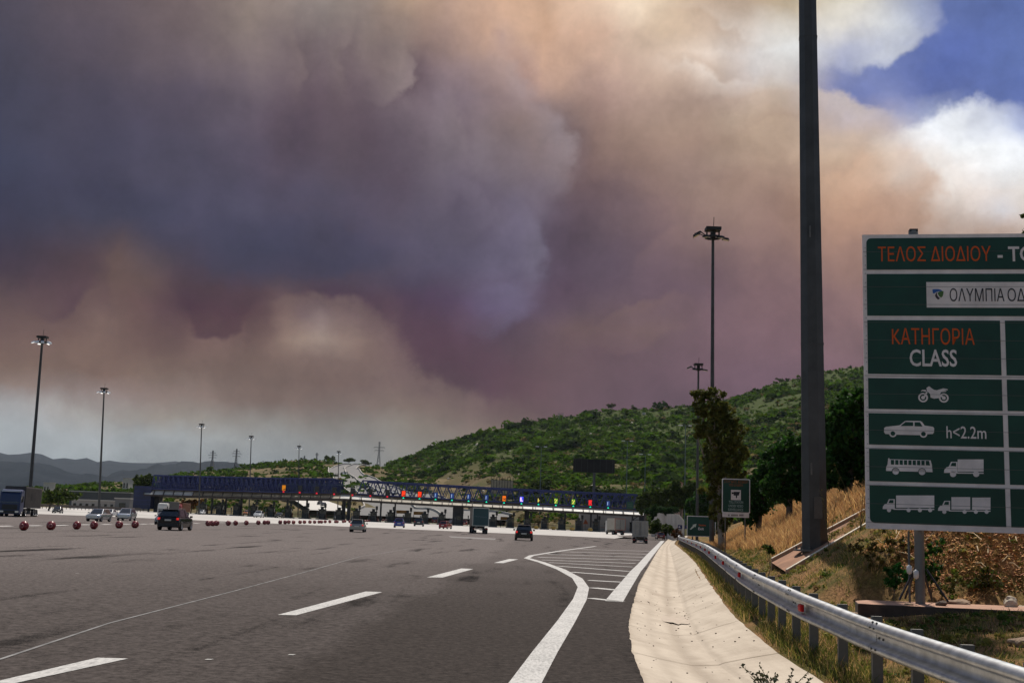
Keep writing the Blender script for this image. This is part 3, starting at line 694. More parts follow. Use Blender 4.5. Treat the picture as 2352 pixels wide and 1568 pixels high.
for a, b_ in (((1995,300),(2105,306)),((2008,325),(2092,333)),((1935,272),(2130,287)),((1893,252),(2136,270)),((1862,240),(2146,255)),((1837,231),(2156,243)),((1824,222),(2170,232)),((1854,212),(2184,222)),((1904,203),(2196,212)),((1962,195),(2208,202))):
    stripe('gore_hatch', [(a[0]*.6773, 1128.4+a[1]*.6773), (b_[0]*.6773, 1128.4+b_[1]*.6773)], .46)
OLDP = mat('old_paint', (.15,.145,.14), .85, var=.45, vscale=1.6)
stripe('joint_line', [(-30,1518),(0,1512.5),(250.6,1429.8),(528.3,1358.7),(711.2,1309.9)], .045, m=OLDP)
stripe('faint_line', [(711.2,1309.9),(826,1277.5),(940,1259)], .05, m=OLDP)
for x, y in ((10.6,1207.5),(79.7,1206.5),(141,1205.6),(195.4,1204.2),(244.8,1203.7),(289,1203),(329.9,1202.8),(352.2,1202.4),(451,1201),(510,1199.5),(533,1199.3),(549,1199.3),(571,1199.3),(624,1198.8),(634,1198.8)):
    p = gpt(x, y); d = 2.4; b = MB(); w = .22
    c = [(p.x-w, p.y-d/2), (p.x+w, p.y-d/2), (p.x+w, p.y+d/2), (p.x-w, p.y+d/2)]
    b.add([(u, v, gz(u, v)+.006) for u, v in c], [(0,1,2,3)]); kind(b.build('lane_dash', mat('fresh_paint', (.72,.70,.66), .7)), 'structure')
b = MB()
for (x, y) in ((1030,1231),(1045,1232),(1135,1237)): pass
P = [gpt(1030,1230.5,.005), gpt(1140,1236,.005), gpt(1136,1239,.005), gpt(1036,1233.5,.005)]; b.add(P, [(0,1,2,3)]); kind(b.build('worn_patch', mat('worn_patch', (.17,.155,.145), .9, var=.2, vscale=.5)), 'structure')
# small scraps of white paint on the lane
for x, y in ((480,1512.8),(669.5,1502),(177,1316),(394,1288)):
    p = gpt(x, y, .006); b = MB(); b.add([(p.x-.04,p.y-.05,p.z),(p.x+.03,p.y-.04,p.z),(p.x+.045,p.y+.05,p.z),(p.x-.03,p.y+.04,p.z)], [(0,1,2,3)]); kind(b.build('paint_scrap', mat('dull_paint', (.32,.31,.29))), 'structure')

# ---- embankment beside the road
def build_bank():
    ys = [-15,-5,0,4,7,9]+[10.5+k*.45 for k in range(70)]+[42+1.2*k for k in range(35)]+[85+5*k for k in range(46)]
    os_ = [-.9,-.45,-.2,0,.25,.5,.8,1.1,1.4,1.7,2,2.4,2.8,3.2,3.7,4.2,4.8,5.4,6,6.7,7.5,8.5,9.5,11,13,16,20,26,34,45,60,90]
    vs = []; fs = []; n = len(os_)
    for y in ys:
        for o in os_:
            x = gx_(y)+o; z = bank_z(x, y)
            if o < -.5: z -= .6
            vs.append((x, y, z))
    for i in range(len(ys)-1):
        for k in range(n-1):
            a = i*n+k; fs.append((a, a+1, a+1+n, a+n))
    M = bpy.data.materials.new('bank_soil'); M.use_nodes = True; nt = M.node_tree; b = nt.nodes['Principled BSDF']; N = nt.nodes.new; L = nt.links.new
    tc = N('ShaderNodeTexCoord')
    n1 = N('ShaderNodeTexNoise'); n1.inputs['Scale'].default_value = .9; n1.inputs['Detail'].default_value = 8; L(tc.outputs['Object'], n1.inputs['Vector'])
    n2 = N('ShaderNodeTexNoise'); n2.inputs['Scale'].default_value = 14; n2.inputs['Detail'].default_value = 6; n2.inputs['Roughness'].default_value = .75; L(tc.outputs['Object'], n2.inputs['Vector'])
    r1 = N('ShaderNodeValToRGB'); L(n1.outputs[0], r1.inputs[0]); e = r1.color_ramp.elements
    e[0].position = .36; e[0].color = (.09,.085,.022,1); e[1].position = .62; e[1].color = (.26,.145,.07,1)
    r2 = N('ShaderNodeValToRGB'); L(n2.outputs[0], r2.inputs[0]); e = r2.color_ramp.elements
    e[0].position = .35; e[0].color = (.45,.42,.4,1); e[1].position = .7; e[1].color = (1.5,1.45,1.35,1)
    mx = N('ShaderNodeMix'); mx.data_type = 'RGBA'; mx.blend_type = 'MULTIPLY'; mx.inputs[0].default_value = 1; L(r1.outputs[0], mx.inputs[6]); L(r2.outputs[0], mx.inputs[7])
    L(mx.outputs[2], b.inputs['Base Color']); b.inputs['Roughness'].default_value = .95; b.inputs['Specular IOR Level'].default_value = .1
    bp = N('ShaderNodeBump'); bp.inputs['Strength'].default_value = .8; bp.inputs['Distance'].default_value = .06; L(n2.outputs[0], bp.inputs['Height']); L(bp.outputs[0], b.inputs['Normal'])
    kind(np_mesh('embankment', vs, fs, M, smooth=True), 'structure')
build_bank()

# ---- grasses on the embankment: one object each, nobody could count the blades
def blades(name, pts, h, w, mats, lean=.35, midx=None):
    n = len(pts); pts = np.asarray(pts); a = rng.uniform(0, 2*np.pi, n); hh = h*rng.uniform(.45, 1.25, n); ww = w*rng.uniform(.6, 1.3, n)
    la = rng.uniform(0, 2*np.pi, n); ll = hh*rng.uniform(.05, lean, n)*1.6
    dx, dy = np.cos(a)*ww, np.sin(a)*ww; ox, oy = np.cos(la)*ll, np.sin(la)*ll
    V = np.empty((n, 5, 3)); z0 = pts[:, 2]-.03
    V[:, 0] = np.c_[pts[:, 0]-dx, pts[:, 1]-dy, z0]; V[:, 1] = np.c_[pts[:, 0]+dx, pts[:, 1]+dy, z0]
    V[:, 2] = np.c_[pts[:, 0]+dx*.7+ox*.4, pts[:, 1]+dy*.7+oy*.4, z0+hh*.6]; V[:, 3] = np.c_[pts[:, 0]-dx*.7+ox*.4, pts[:, 1]-dy*.7+oy*.4, z0+hh*.6]
    V[:, 4] = np.c_[pts[:, 0]+ox, pts[:, 1]+oy, z0+hh]
    base = np.arange(n)[:, None]*5
    Fq = np.concatenate([base+np.array([[0,1,2]]), base+np.array([[0,2,3]]), base+np.array([[3,2,4]])])
    mi = None if midx is None else np.tile(midx, 3)
    return kind(np_mesh(name, V.reshape(-1, 3), Fq, mats, mi), 'stuff')
STRAW = mat('straw', (.52,.29,.11), .8, col2=(.74,.47,.21), vscale=1.3, island=.35, spec=.2)
STRAW2 = mat('russet_straw', (.32,.15,.06), .85, col2=(.46,.25,.10), vscale=1.1, island=.35, spec=.2)
thin(STRAW, .4); thin(STRAW2, .4)
GREENG = mat('verge_green', (.06,.085,.012), .8, col2=(.14,.15,.03), vscale=1.2, island=.35, spec=.2)
YELG = mat('verge_yellow', (.24,.20,.04), .8, col2=(.36,.30,.08), vscale=1.2, island=.3, spec=.2)
thin(GREENG, .35); thin(YELG, .35)
def in_frame(x, y, z, mx=120):
    if y < 2: return False
    px, py = proj((x, y, z)); return -mx < px < 2352+mx and py < 1568+mx*2
def build_grass():
    P = []; H_ = []
    tries = 0
    while len(P) < 56000 and tries < 450000:
        tries += 1
        y = 22.5+78*random.random()**1.5; o = off_(y)-.5+random.random()**1.3*9
        x = gx_(y)+o
        if y < 26 and x > 7.6: continue
        if not in_frame(x, y, 1): continue
        qx, qy = proj((x, y, bank_z(x, y)))
        if qx < 2115 and qy > (1285-(qx-1772)*.486+4 if qx > 1772 else 1264): continue
        d = mnoise.noise(Vector((x*.5, y*.5, 2)))
        if d+random.random()*.7 < .05: continue
        P.append((x, y, bank_z(x, y))); H_.append(.5 if d > 0 else .38)
    mi = (rng.random(len(P)) < .42).astype(int)
    blades('dry_grass', P, .42, .012, [STRAW, STRAW2], lean=.7, midx=mi)
    P = []; tries = 0
    while len(P) < 72000 and tries < 600000:
        tries += 1
        y = 8+90*random.random()**1.9; o = -.24+random.random()*(off_(y)+(4.5 if 23 < y < 40 else 1.2))
        x = gx_(y)+o
        if 20.2 < y < 22.7 and 5.9 < x: continue
        if not in_frame(x, y, .3): continue
        d = mnoise.noise(Vector((x*.45, y*.45, 7)))
        if d*1.3+random.random()*.8 < .12: continue
        P.append((x, y, bank_z(x, y)))
    r = rng.random(len(P)); mi = np.where(r < .55, 0, np.where(r < .80, 1, 2))
    blades('verge_grass', P, .115, .0065, [GREENG, YELG, STRAW], lean=.8, midx=mi)
    # rank growth round the guardrail posts
    P = []
    for _ in range(21000):
        y = 8+60*random.random()**2; o = -.22+.8*random.random(); x = gx_(y)+o
        if in_frame(x, y, .3) and mnoise.noise(Vector((x*.9, y*.55, 17)))+.5*random.random() > .05: P.append((x, y, bank_z(x, y)))
    r = rng.random(len(P)); blades('rank_grass', P, .21, .0055, [GREENG, YELG, STRAW], lean=.6, midx=np.where(r < .6, 0, np.where(r < .88, 1, 2)))
    P = []
    for _ in range(9000):
        y = 22.5+4.5*random.random(); x = 7.6+random.random()*7
        if in_frame(x, y, 1) and mnoise.noise(Vector((x*1.1, y*1.1, 33))) > -.1: P.append((x, y, bank_z(x, y)))
    r = rng.random(len(P)); blades('slope_grass', P, .16, .006, [STRAW2, STRAW, GREENG], lean=1.2, midx=np.where(r < .6, 0, np.where(r < .85, 1, 2)))
    tb = MB()
    for _ in range(70):
        y = 22.6+4*random.random(); x = 7.9+random.random()*5.5; z = bank_z(x, y)+.05; a = random.uniform(0, 3.14); l = random.uniform(.12, .45)
        tb.tube([(x, y, z), (x+math.cos(a)*l*.5, y+math.sin(a)*l*.5, z+.06+l*.2), (x+math.cos(a)*l, y+math.sin(a)*l, z+l*.45)], [.012, .010, .005], 5)
    kind(tb.build('fallen_twigs', mat('bleached_twig', (.52,.40,.24), .8, var=.25, vscale=5)), 'stuff')
    # bleached litter and clippings on the slope behind the sign
    P = []
    for _ in range(17000):
        y = 22.4+4.5*random.random(); x = 7.8+random.random()*7
        if in_frame(x, y, 1): P.append((x, y, bank_z(x, y)+.02))
    n = len(P); P = np.array(P); a = rng.uniform(0, 6.28, n); l = rng.uniform(.008, .055, n); w = rng.uniform(.004, .014, n); t = rng.uniform(-.5, .9, n)
    ux, uy, uz = np.cos(a)*l, np.sin(a)*l, t*l; vx, vy = -np.sin(a)*w, np.cos(a)*w
    V = np.stack([np.c_[P[:,0]-ux-vx, P[:,1]-uy-vy, P[:,2]-uz*.2], np.c_[P[:,0]+ux-vx, P[:,1]+uy-vy, P[:,2]+uz], np.c_[P[:,0]+ux+vx, P[:,1]+uy+vy, P[:,2]+uz+w], np.c_[P[:,0]-ux+vx, P[:,1]-uy+vy, P[:,2]-uz*.2+w]], 1)
    Fq = np.arange(n*4).reshape(n, 4)
    LIT = mat('leaf_litter', (.40,.17,.075), .85, col2=(.66,.34,.17), vscale=2, island=.5, spec=.2)
    kind(np_mesh('leaf_litter', V.reshape(-1, 3), Fq, [LIT, STRAW], (rng.random(n) < .22).astype(int)), 'stuff')
build_grass()

# ================================================================== GUARDRAIL
GALV = mat('galvanised_steel', (.40,.42,.44), .42, .88, var=.25, vscale=5, bump=.05, bscale=14)
GALVD = mat('weathered_steel', (.13,.125,.115), .6, .5, var=.25, vscale=3)
DARKM = mat('dark_metal', (.02,.02,.02), .5, .3)
def build_guardrail():
    root = thing('guardrail', 'galvanised steel guardrail with two waves and red reflectors curving along the concrete gutter', 'guardrail', (gx_(20), 20, gzz(20)))
    off = Vector(root.location)
    # beam: W profile (towards the road is negative offset), heights over the post foot
    prof = [(.05,.798),(.00,.808),(-.05,.795),(-.080,.762),(-.080,.728),(-.045,.706),(.010,.690),(.026,.672),(.026,.578),(.010,.562),(-.040,.548),(-.066,.528),(-.066,.498),(-.045,.470),(.00,.449),(.05,.452)]
    ys = [-6+.5*k for k in range(0, 92)]+[40+1.5*k for k in range(60)]+[130+6*k for k in range(14)]
    rings = []
    for y in ys:
        p = Vector((gx_(y), y, gzz(y))); q = Vector((gx_(y+.5), y+.5, 0)); d = (q-Vector((p.x, p.y, 0))).normalized(); nrm = Vector((d.y, -d.x, 0))
        wob = .012*mnoise.noise(Vector((y*.4, 1, 1)))
        rings.append([p+nrm*a+Vector((0, 0, h+wob))-off for a, h in prof])
    b = MB(); b.loft(rings, 0, True, close=False, caps=False)
    o = b.build('beam', GALV, root, fix=False)
    so_ = o.modifiers.new('thickness', 'SOLIDIFY'); so_.thickness = .004
    # splice bolts and overlaps are part of the beam
    bb = MB()
    for k in range(28):
        y = 5.6+4*k
        p = Vector((gx_(y), y, gzz(y)))-off
        q = Vector((gx_(y+.3), y+.3, gzz(y+.3)))-off; d = (q-p).normalized(); nrm = Vector((d.y, -d.x, 0))
        for s in (-.07, .07):
            for (a, h) in ((-.05,.798),(-.082,.745),(.024,.625),(-.068,.51)):
                c = p+d*s+nrm*a+Vector((0,0,h)); n_ = Vector((-nrm.x*.7, -nrm.y*.7, .75 if h > .76 else .1)).normalized()
                bb.tube([c-n_*.004, c+n_*.014], .014, 6)
        # lap of one sheet over the next
        for (a1, h1), (a2, h2) in zip(prof[:-1], prof[1:]):
            e = nrm*-.006
            bb.quad(p+d*.16+nrm*a1+e+Vector((0,0,h1+.003)), p+d*.17+nrm*a1+e+Vector((0,0,h1+.003)), p+d*.17+nrm*a2+e+Vector((0,0,h2+.003)), p+d*.16+nrm*a2+e+Vector((0,0,h2+.003)))
    bb.build('bolt', GALVD, root)
    # posts with blocks
    proto = MB(); proto.beam((.13,0,-.25),(.13,0,.83),.12,.06); proto.box((.062,0,.625),(.06,.09,.22))
    first = None; y = 1.33*4.6
    n = 0
    while y < 200 and n < 95:
        if first is None: first = proto.build('post', GALVD, root); o = first
        else: o = first.copy(); COL.objects.link(o); o.parent = root
        d = Vector((gx_(y+.4)-gx_(y), .4, 0)); o.location = Vector((gx_(y), y, gzz(y)))-off; o.rotation_euler = (0, 0, math.atan2(d.y, d.x)-math.pi/2)
        y += 1.33 if y < 60 else 2.66; n += 1
    # red reflectors in the valley of the beam
    RED = mat('red_reflector', (.45,.008,.010), .5, spec=.2)
    first = None
    for y in (16.75, 24.9, 31.5, 36, 41, 47, 54, 62, 72, 84, 98):
        if first is None:
            rb = MB(); rb.box((-.045,0,.63),(.05,.20,.10)); rb.box((-.055,0,.63),(.045,.17,.075)); first = rb.build('reflector', RED, root); o = first
            bv = o.modifiers.new('b', 'BEVEL'); bv.width = .012; bv.segments = 2
        else: o = first.copy(); COL.objects.link(o); o.parent = root
        d = Vector((gx_(y+.4)-gx_(y), .4, 0)); o.location = Vector((gx_(y), y, gzz(y)))-off; o.rotation_euler = (0, 0, math.atan2(d.y, d.x)-math.pi/2)
build_guardrail()

# ================================================================== LIGHT MASTS
MASTM = mat('mast_steel', (.055,.053,.050), .55, .35, var=.25, vscale=1.4, bump=.1, bscale=6)
HEADM = mat('mast_head', (.018,.017,.016), .6, .3)
LAMPG = mat('lamp_glass', (.75,.75,.72), .2, spec=.8); LAMPL = mat('lamp_glint', (.8,.8,.78), .2, emit=(1,.98,.92), estr=1.1)  # glow on the ring mast glass imitates bright daylight reflections
LAMPH = mat('lamp_housing', (.80,.80,.80), .35, .2)
def light_mast(base, top, r0, r1, label, faces=8, mode='ring', head=True, lean=(0, 0), rzhead=0.0, hs=1.0):
    h = top-base[2]
    t = thing('light_mast', label, 'light mast', base, 0, 'tall light masts around the toll plaza')
    b = MB(); pts = []; rad = []
    for k in range(9):
        f = k/8; pts.append((lean[0]*f, lean[1]*f, -.6+(h+.6)*f)); rad.append(r0+(r1-r0)*f)
    n = faces; rings = []
    for p, r in zip(pts, rad): rings.append([Vector(p)+Vector((r*math.cos(2*math.pi*(k+.22)/n), r*math.sin(2*math.pi*(k+.22)/n), 0)) for k in range(n)])
    b.loft(rings, 0, False)
    for f in ((.205,.53,.86) if faces == 8 and r0 > .2 else (.3,.65)):
        z = h*f; r = r0+(r1-r0)*f+.008
        b.loft([[Vector((lean[0]*f+r*math.cos(2*math.pi*(k+.22)/n), lean[1]*f+r*math.sin(2*math.pi*(k+.22)/n), z+dz)) for k in range(n)] for dz in (0, .05)], 0, False)
    b.build('pole', MASTM, t)
    if r0 > .3:
        b = MB(); b.lathe([(r0*1.02,.02),(r0*1.55,.02),(r0*1.55,.07),(r0*1.02,.07)], 'Z', n=20, smooth=False)
        for k in range(12): b.tube([(r0*1.38*math.cos(k*.5236),r0*1.38*math.sin(k*.5236),.05),(r0*1.38*math.cos(k*.5236),r0*1.38*math.sin(k*.5236),.15)], .022, 6)
        b.build('base_flange', GALVD, t)
        b = MB(); b.box((0,-r0*.90,1.25), (.24,.05,.62)); b.build('access_door', mat('door_steel', (.085,.083,.08), .5, .4, var=.2, vscale=3), t)
        for f in (.06,.30): 
            b = MB(); b.box((-r0*.45,-r0*.86,29*f+.6), (.05,.012,.34)); b.build('weld_seam', GALVD, t)
    if not head: return t
    top_ = Vector((lean[0], lean[1], h)); s = hs
    hb = MB()
    hb.box(top_+Vector((0,0,.62*s)), (1.35*s,1.1*s,.28*s)); hb.box(top_+Vector((0,0,.1*s)), (.42*s,.42*s,.9*s))
    for sx in (-.55,.55): hb.box(top_+Vector((sx*s,0,.2*s)), (.12*s,.12*s,.75*s))
    hb.lathe([(.55*s,-.22*s),(.75*s,-.22*s),(.75*s,-.05*s),(.55*s,-.05*s),(.55*s,-.22*s)], 'Z', top_, 16, 0, False)
    hb.tube([top_+Vector((.05*s,0,.7*s)), top_+Vector((.08*s,0,1.75*s))], .03*s, 5)
    hb.build('head_frame', HEADM, t)
    lamps = [(-1.15,-.35),(-.45,-.75),(.35,-.75),(1.15,-.2),(.6,.6),(-.6,.6)] if mode == 'ring' else [(-1.45,-.5),(-1.5,.3),(-.75,-.85),(.6,-.7),(1.15,0)]
    for i, (lx, ly) in enumerate(lamps):
        c = top_+Vector((lx*s, ly*s, (-.15 if mode == 'ring' else (.1 if i < 2 else -.25))*s)); a = math.atan2(ly, lx)
        tilt = -.42 if mode == 'ring' else (-.5 if i < 2 else -.12)
        m_ = Matrix.Translation(c) @ Matrix.Rotation(a, 4, 'Z') @ Matrix.Rotation(-tilt, 4, 'Y')
        fb = MB(); fb.box((0,0,0), (.62*s,.5*s,.2*s), mtx=m_, taper=.72); fb.beam(m_ @ Vector((-.3*s,0,0)), top_+Vector((lx*.35*s, ly*.35*s, -.12*s)), .07*s)
        o = fb.build('floodlight', LAMPH if mode == 'ring' else HEADM, t)
        gb = MB(); gb.box((.02*s,0,-.107*s), (.5*s,.42*s,.012*s), mtx=m_); gb.build('glass', LAMPL if mode == 'ring' else LAMPG, o)
    return t
MP = [('near', 1872, 1290, 25.0)]
b0 = atY(1872, 1283, 34.0); bz = bank_z(b0.x, 34.0)
light_mast((b0.x, 34.0, bz-.1), bz+29, .385, .20, 'thick dark octagonal light mast beside the big green toll sign', lean=(-.22,0))
for px, ytop, Y, r0, r1, lab, lx in (
    (1635,520,91,.20,.115,'tall light mast rising behind the crown of the eucalyptus tree',.0),
    (1601,824,160,.21,.13,'shorter light mast whose pole passes left of the eucalyptus trunk',.0)):
    bp = atY(px, 1200, Y); tp = atY(px+4, ytop+22, Y)
    light_mast((bp.x, Y, bank_z(bp.x, Y)), tp.z, r0, r1, lab, 10, mode='tilt', lean=(tp.x-bp.x-.05, 0), hs=.88)
for px, pb, ytop, Y, r0, lab in (
    (97,66,775,153,.26,'light mast with pale floodlights nearest the blue truck'),
    (239,228,890,226,.24,'light mast with pale floodlights in front of the long grey warehouse'),
    (463,458,970,305,.22,'light mast standing behind the dark blue end of the toll canopy'),
    (577,573,997,350,.21,'light mast behind the toll canopy between two pylons'),
    (687,686,1019,392,.20,'light mast behind the toll canopy in front of the low green hill'),
    (778,777,1031,418,.20,'light mast beside the climbing motorway, smallest of the masts')):
    base = atY(pb, 1165, Y); tp = atY(px, ytop+9, Y)
    light_mast((base.x, Y, gz(base.x, Y)), tp.z, r0, r0*.55, lab, 8, mode='ring', lean=(tp.x-base.x, 0), hs=.92)

# ================================================================== BIG TOLL SIGN
SGREEN = mat('sign_green', (.003,.045,.027), .45, var=.22, vscale=1.1, spec=.35)
SWHITE = mat('sign_white', (.74,.66,.62), .5, var=.14, vscale=2.2, spec=.35)
SORANGE = mat('sign_orange', (.62,.085,.004), .5, spec=.3)
SBLACK = mat('sign_black', (.008,.006,.01), .5)
SBLUE = mat('sign_blue', (.012,.09,.33), .5)
SLEAF = mat('sign_leaf', (.06,.14,.02), .5)
def sign_plane(TL, BL, depth, ang):
    """A vertical plane through the ray of TL at DEPTH, its x axis turned ANG towards the road; returns origin, axes and a pixel->plane map."""
    d = ray(*TL); o = Vector(np.array([0,0,H])+d*(depth/d[1])); ux = Vector((math.cos(ang), -math.sin(ang), 0)); uz = Vector((0,0,1)); n = ux.cross(uz)
    def uv(px, py):
        r = Vector(ray(px, py)); t = n.dot(o-Vector((0,0,H)))/n.dot(r); p = Vector((0,0,H))+r*t-o
        return p.dot(ux), p.z
    return o, ang, uv
def rrect(x0, z0, x1, z1, r=0, corners='', n=6):
    P = []
    for name, cx, cz, a0 in (('bl', x0, z0, 180), ('br', x1, z0, 270), ('tr', x1, z1, 0), ('tl', x0, z1, 90)):
        if name in corners.split():
            ox = cx+(r if 'l' in name else -r); oz = cz+(r if name[0] == 'b' else -r)
            P += [(ox+r*math.cos(R_(a0+90*k/n)), oz+r*math.sin(R_(a0+90*k/n))) for k in range(n+1)]
        else: P.append((cx, cz))
    return P
def disc(cx, cz, r, n=20): return [(cx+r*math.cos(2*math.pi*k/n), cz+r*math.sin(2*math.pi*k/n)) for k in range(n)]
def flat(mb, poly, y0=0.0, th=.003): mb.prism(poly, y0-th, y0)
def annulus(mb, cx, cz, r0, r1, y0, th=.003, n=24):
    for k in range(n):
        a, b = 2*math.pi*k/n, 2*math.pi*(k+1)/n
        mb.prism([(cx+r0*math.cos(a), cz+r0*math.sin(a)), (cx+r1*math.cos(a), cz+r1*math.sin(a)), (cx+r1*math.cos(b), cz+r1*math.sin(b)), (cx+r0*math.cos(b), cz+r0*math.sin(b))], y0-th, y0)
def build_toll_sign():
    o, ang, uv0 = sign_plane((1981,539), (1988,1213), 21.6, R_(9.8))
    Wd = 4.35; zb = uv0(1988,1213)[1]
    zgr = .38
    t = thing('toll_sign', 'huge green and white toll tariff board with Greek lettering and vehicle pictograms', 'road sign', (o.x, o.y, o.z), -ang)
    U = lambda zx, zy: uv0(1925+zx*.2752, 497.9+zy*.2752)           # upper close-up
    V = lambda zx, zy: uv0(1925+zx*.2752, 862.9+zy*.2752)           # lower close-up
    b = MB(); b.box((Wd/2, .035, zb/2), (Wd, .06, -zb))
    b.build('panel', SWHITE, t)
    fr = MB()                                                       # stiffening rails behind
    for z in (-.5, -1.6, -2.7, -3.8, -4.9): fr.box((Wd/2, .10, z), (Wd-.1, .06, .08))
    fr.build('rail', GALVD, t)
    left = (lambda zx, zy: U(zx, zy)[0])
    rows = []   # green cells: (z top, z bottom, corners)
    zt = lambda f, zy: f(700, zy)[1]
    x0 = U(243, 800)[0]; xr = U(1373-18, 1000)[0]; x2 = U(1393, 900)[0]; xe = Wd-(x0)
    cells = [(zt(U,176), zt(U,441), x0, xe, 'tl tr'), (zt(U,476), zt(U,826), x0, xe, ''),
             (zt(U,863), zt(U,1314), x0, xr, ''), (zt(U,863), zt(U,1314), x2, xe, ''),
             (zt(U,1349), zt(V,281), x0, xr, ''), (zt(U,1349), zt(V,281), x2, xe, ''),
             (zt(V,317), zt(V,581), x0, xr, ''), (zt(V,317), zt(V,581), x2, xe, ''),
             (zt(V,616), zt(V,888), x0, xr, ''), (zt(V,616), zt(V,888), x2, xe, ''),
             (zt(V,924), zt(V,1238), x0, xr, 'bl'), (zt(V,924), zt(V,1238), x2, xe, 'br')]
    for (z1, z0, a, c, cor) in cells:
        g = MB(); flat(g, rrect(a, z0, c, z1, .09, cor), .004, .004); g.build('green_panel', SGREEN, t)
    # joints between the planks the face is made of, rivets along them
    jb = MB(); k = 1
    while k*.335 < -zb-.05: jb.box((Wd/2, -.0052, -k*.335), (Wd-.01, .0012, .006)); k += 1
    jb.build('plank_joint', mat('joint_grey', (.10,.095,.09), .7), t)
    rb = MB()
    for q in range(1, k):
        for x in (.045, Wd-.045):
            for dz in (-.08, .08): rb.lathe([(.001,-.004),(.009,-.003),(.010,0)], 'Y', (x, -.004, -q*.335+dz), 8)
    rb.build('rivet', mat('rivet_grey', (.35,.33,.32), .4, .5), t)
    # lettering
    def line(s, A, Bp, material, f, bold=.008, sx=None, name='lettering', right=None, y=-.0045):
        """text S whose left-bottom is close-up pixel A and right-top is B"""
        (ax, az), (bx, bz) = f(*A), f(*Bp); hcap = bz-az
        tmp = text_mesh(name, s, hcap/.72, material, t, 1.0, bold, depth=.0015)
        xs = [v.co.x for v in tmp.data.vertices]; zs = [v.co.y for v in tmp.data.vertices]
        k = (bx-ax)/(max(xs)-min(xs)); kz = hcap/(max(zs)-min(zs)); mx, mz = min(xs), min(zs)
        for v in tmp.data.vertices: v.co = Vector(((v.co.x-mx)*k, (v.co.y-mz)*kz, v.co.z))
        tmp.location = (ax, y, az); tmp.rotation_euler = (math.pi/2, 0, 0); return tmp
    line('ΤΕΛΟΣ ΔΙΟΔΙΟΥ', (333,374), (1272,243), SORANGE, U, 0.0)
    line('- TOLL FEE', (1332,374), (2060,243), SWHITE, U, .007)
    line('K'+'ΑΤΗΓΟΡΙΑ', (450,1064), (1136,930), SORANGE, U, 0.0)
    line('CLASS', (598,1247), (990,1108), SWHITE, U, .007)
    lp = MB(); a = U(740,757); c = U(740,545); flat(lp, [(a[0], a[1]), (xe-.42, a[1]), (xe-.42, c[1]), (a[0], c[1])], -.001, .004); lp.build('name_plate', SWHITE, t)
    line('ΟΛΥΜΠΙΑ', (932,706), (1385,596), SBLACK, U, 0.0, y=-.007); line('ΟΔΟΣ', (1415,706), (1712,596), SBLACK, U, 0.0, y=-.007)
    line('h<2.2m', (905,520), (1235,424), SWHITE, V, .002)
    # emblem: blue cap, dark road, green leaf
    K = lambda x, y: uv0(2124.2+x*.0968, 597.4+y*.0968)             # plate close-up
    e = MB(); flat(e, [K(*p) for p in ((178,705),(205,690),(300,688),(370,700),(415,735),(330,742),(270,760),(225,790),(190,790))], -.0055, .002); e.build('emblem_cap', SBLUE, t)
    e = MB(); flat(e, [K(*p) for p in ((300,755),(262,790),(240,840),(262,890),(312,938),(362,908),(318,870),(288,825),(286,790))], -.0055, .002); e.build('emblem_road', mat('emblem_dark', (.03,.012,.02), .5), t)
    e = MB(); flat(e, [K(*p) for p in ((300,790),(330,752),(400,735),(442,738),(440,800),(420,860),(385,890),(340,860))], -.0055, .002); e.build('emblem_leaf', SLEAF, t)
    Y0 = -.0005; TH = .004
    Q = lambda pts: [V(*p) for p in pts]
    def wheel(mb, cx, cy, r, hole=0.0):
        x, z = V(cx, cy); rr = abs(V(cx+r, cy)[0]-x)
        if hole: annulus(mb, x, z, rr*hole, rr, Y0, TH)
        else: flat(mb, disc(x, z, rr), Y0, TH)
    # motorcycle
    m_ = MB()
    wheel(m_, 709,181,41,.66); wheel(m_, 709,181,16); wheel(m_, 882,184,41,.66); wheel(m_, 882,184,16)
    flat(m_, Q([(737,100),(760,86),(776,100),(800,116),(822,120),(878,104),(912,110),(916,118),(880,122),(905,126),(900,132),(862,134),(850,150),(838,158),(848,184),(800,190),(772,180),(768,150),(742,128)]), Y0, TH)
    flat(m_, Q([(735,132),(748,136),(722,186),(706,186)]), Y0-.0005, TH); flat(m_, Q([(688,132),(700,118),(728,116),(740,126),(728,132),(706,126)]), Y0-.0007, TH)
    flat(m_, Q([(836,160),(850,150),(892,180),(886,192)]), Y0-.0005, TH); m_.build('motorcycle_icon', SWHITE, t)
    # car
    m_ = MB(); flat(m_, Q([(384,434),(400,424),(512,412),(556,378),(572,374),(686,376),(700,384),(722,414),(790,424),(802,436),(800,470),(790,484),(745,486),(742,472),(722,456),(700,456),(682,472),(680,494),(490,490),(486,466),(470,452),(446,452),(430,466),(428,486),(394,484),(384,470)]), Y0, TH)
    wheel(m_, 457,480,32,.62); wheel(m_, 712,484,32,.62); m_.build('car_icon', SWHITE, t)
    m_ = MB(); flat(m_, Q([(524,414),(562,384),(626,386),(626,418),(524,418)]), Y0-.005, .002); flat(m_, Q([(638,386),(682,386),(704,422),(638,420)]), Y0-.005, .002); m_.build('car_window_icon', SGREEN, t)
    # bus
    m_ = MB(); flat(m_, Q([(418,688),(426,684),(430,694),(772,704),(782,740),(788,802),(400,792),(402,756),(412,740)]), Y0, TH); wheel(m_, 480,796,28); wheel(m_, 700,800,28); m_.build('bus_icon', SWHITE, t)
    m_ = MB()
    for k in range(9):
        x = 440+k*36.4; y = 700+k*.9; flat(m_, Q([(x,y),(x+27,y),(x+(27 if k < 8 else 36),y+40),(x,y+38)]), Y0-.005, .002)
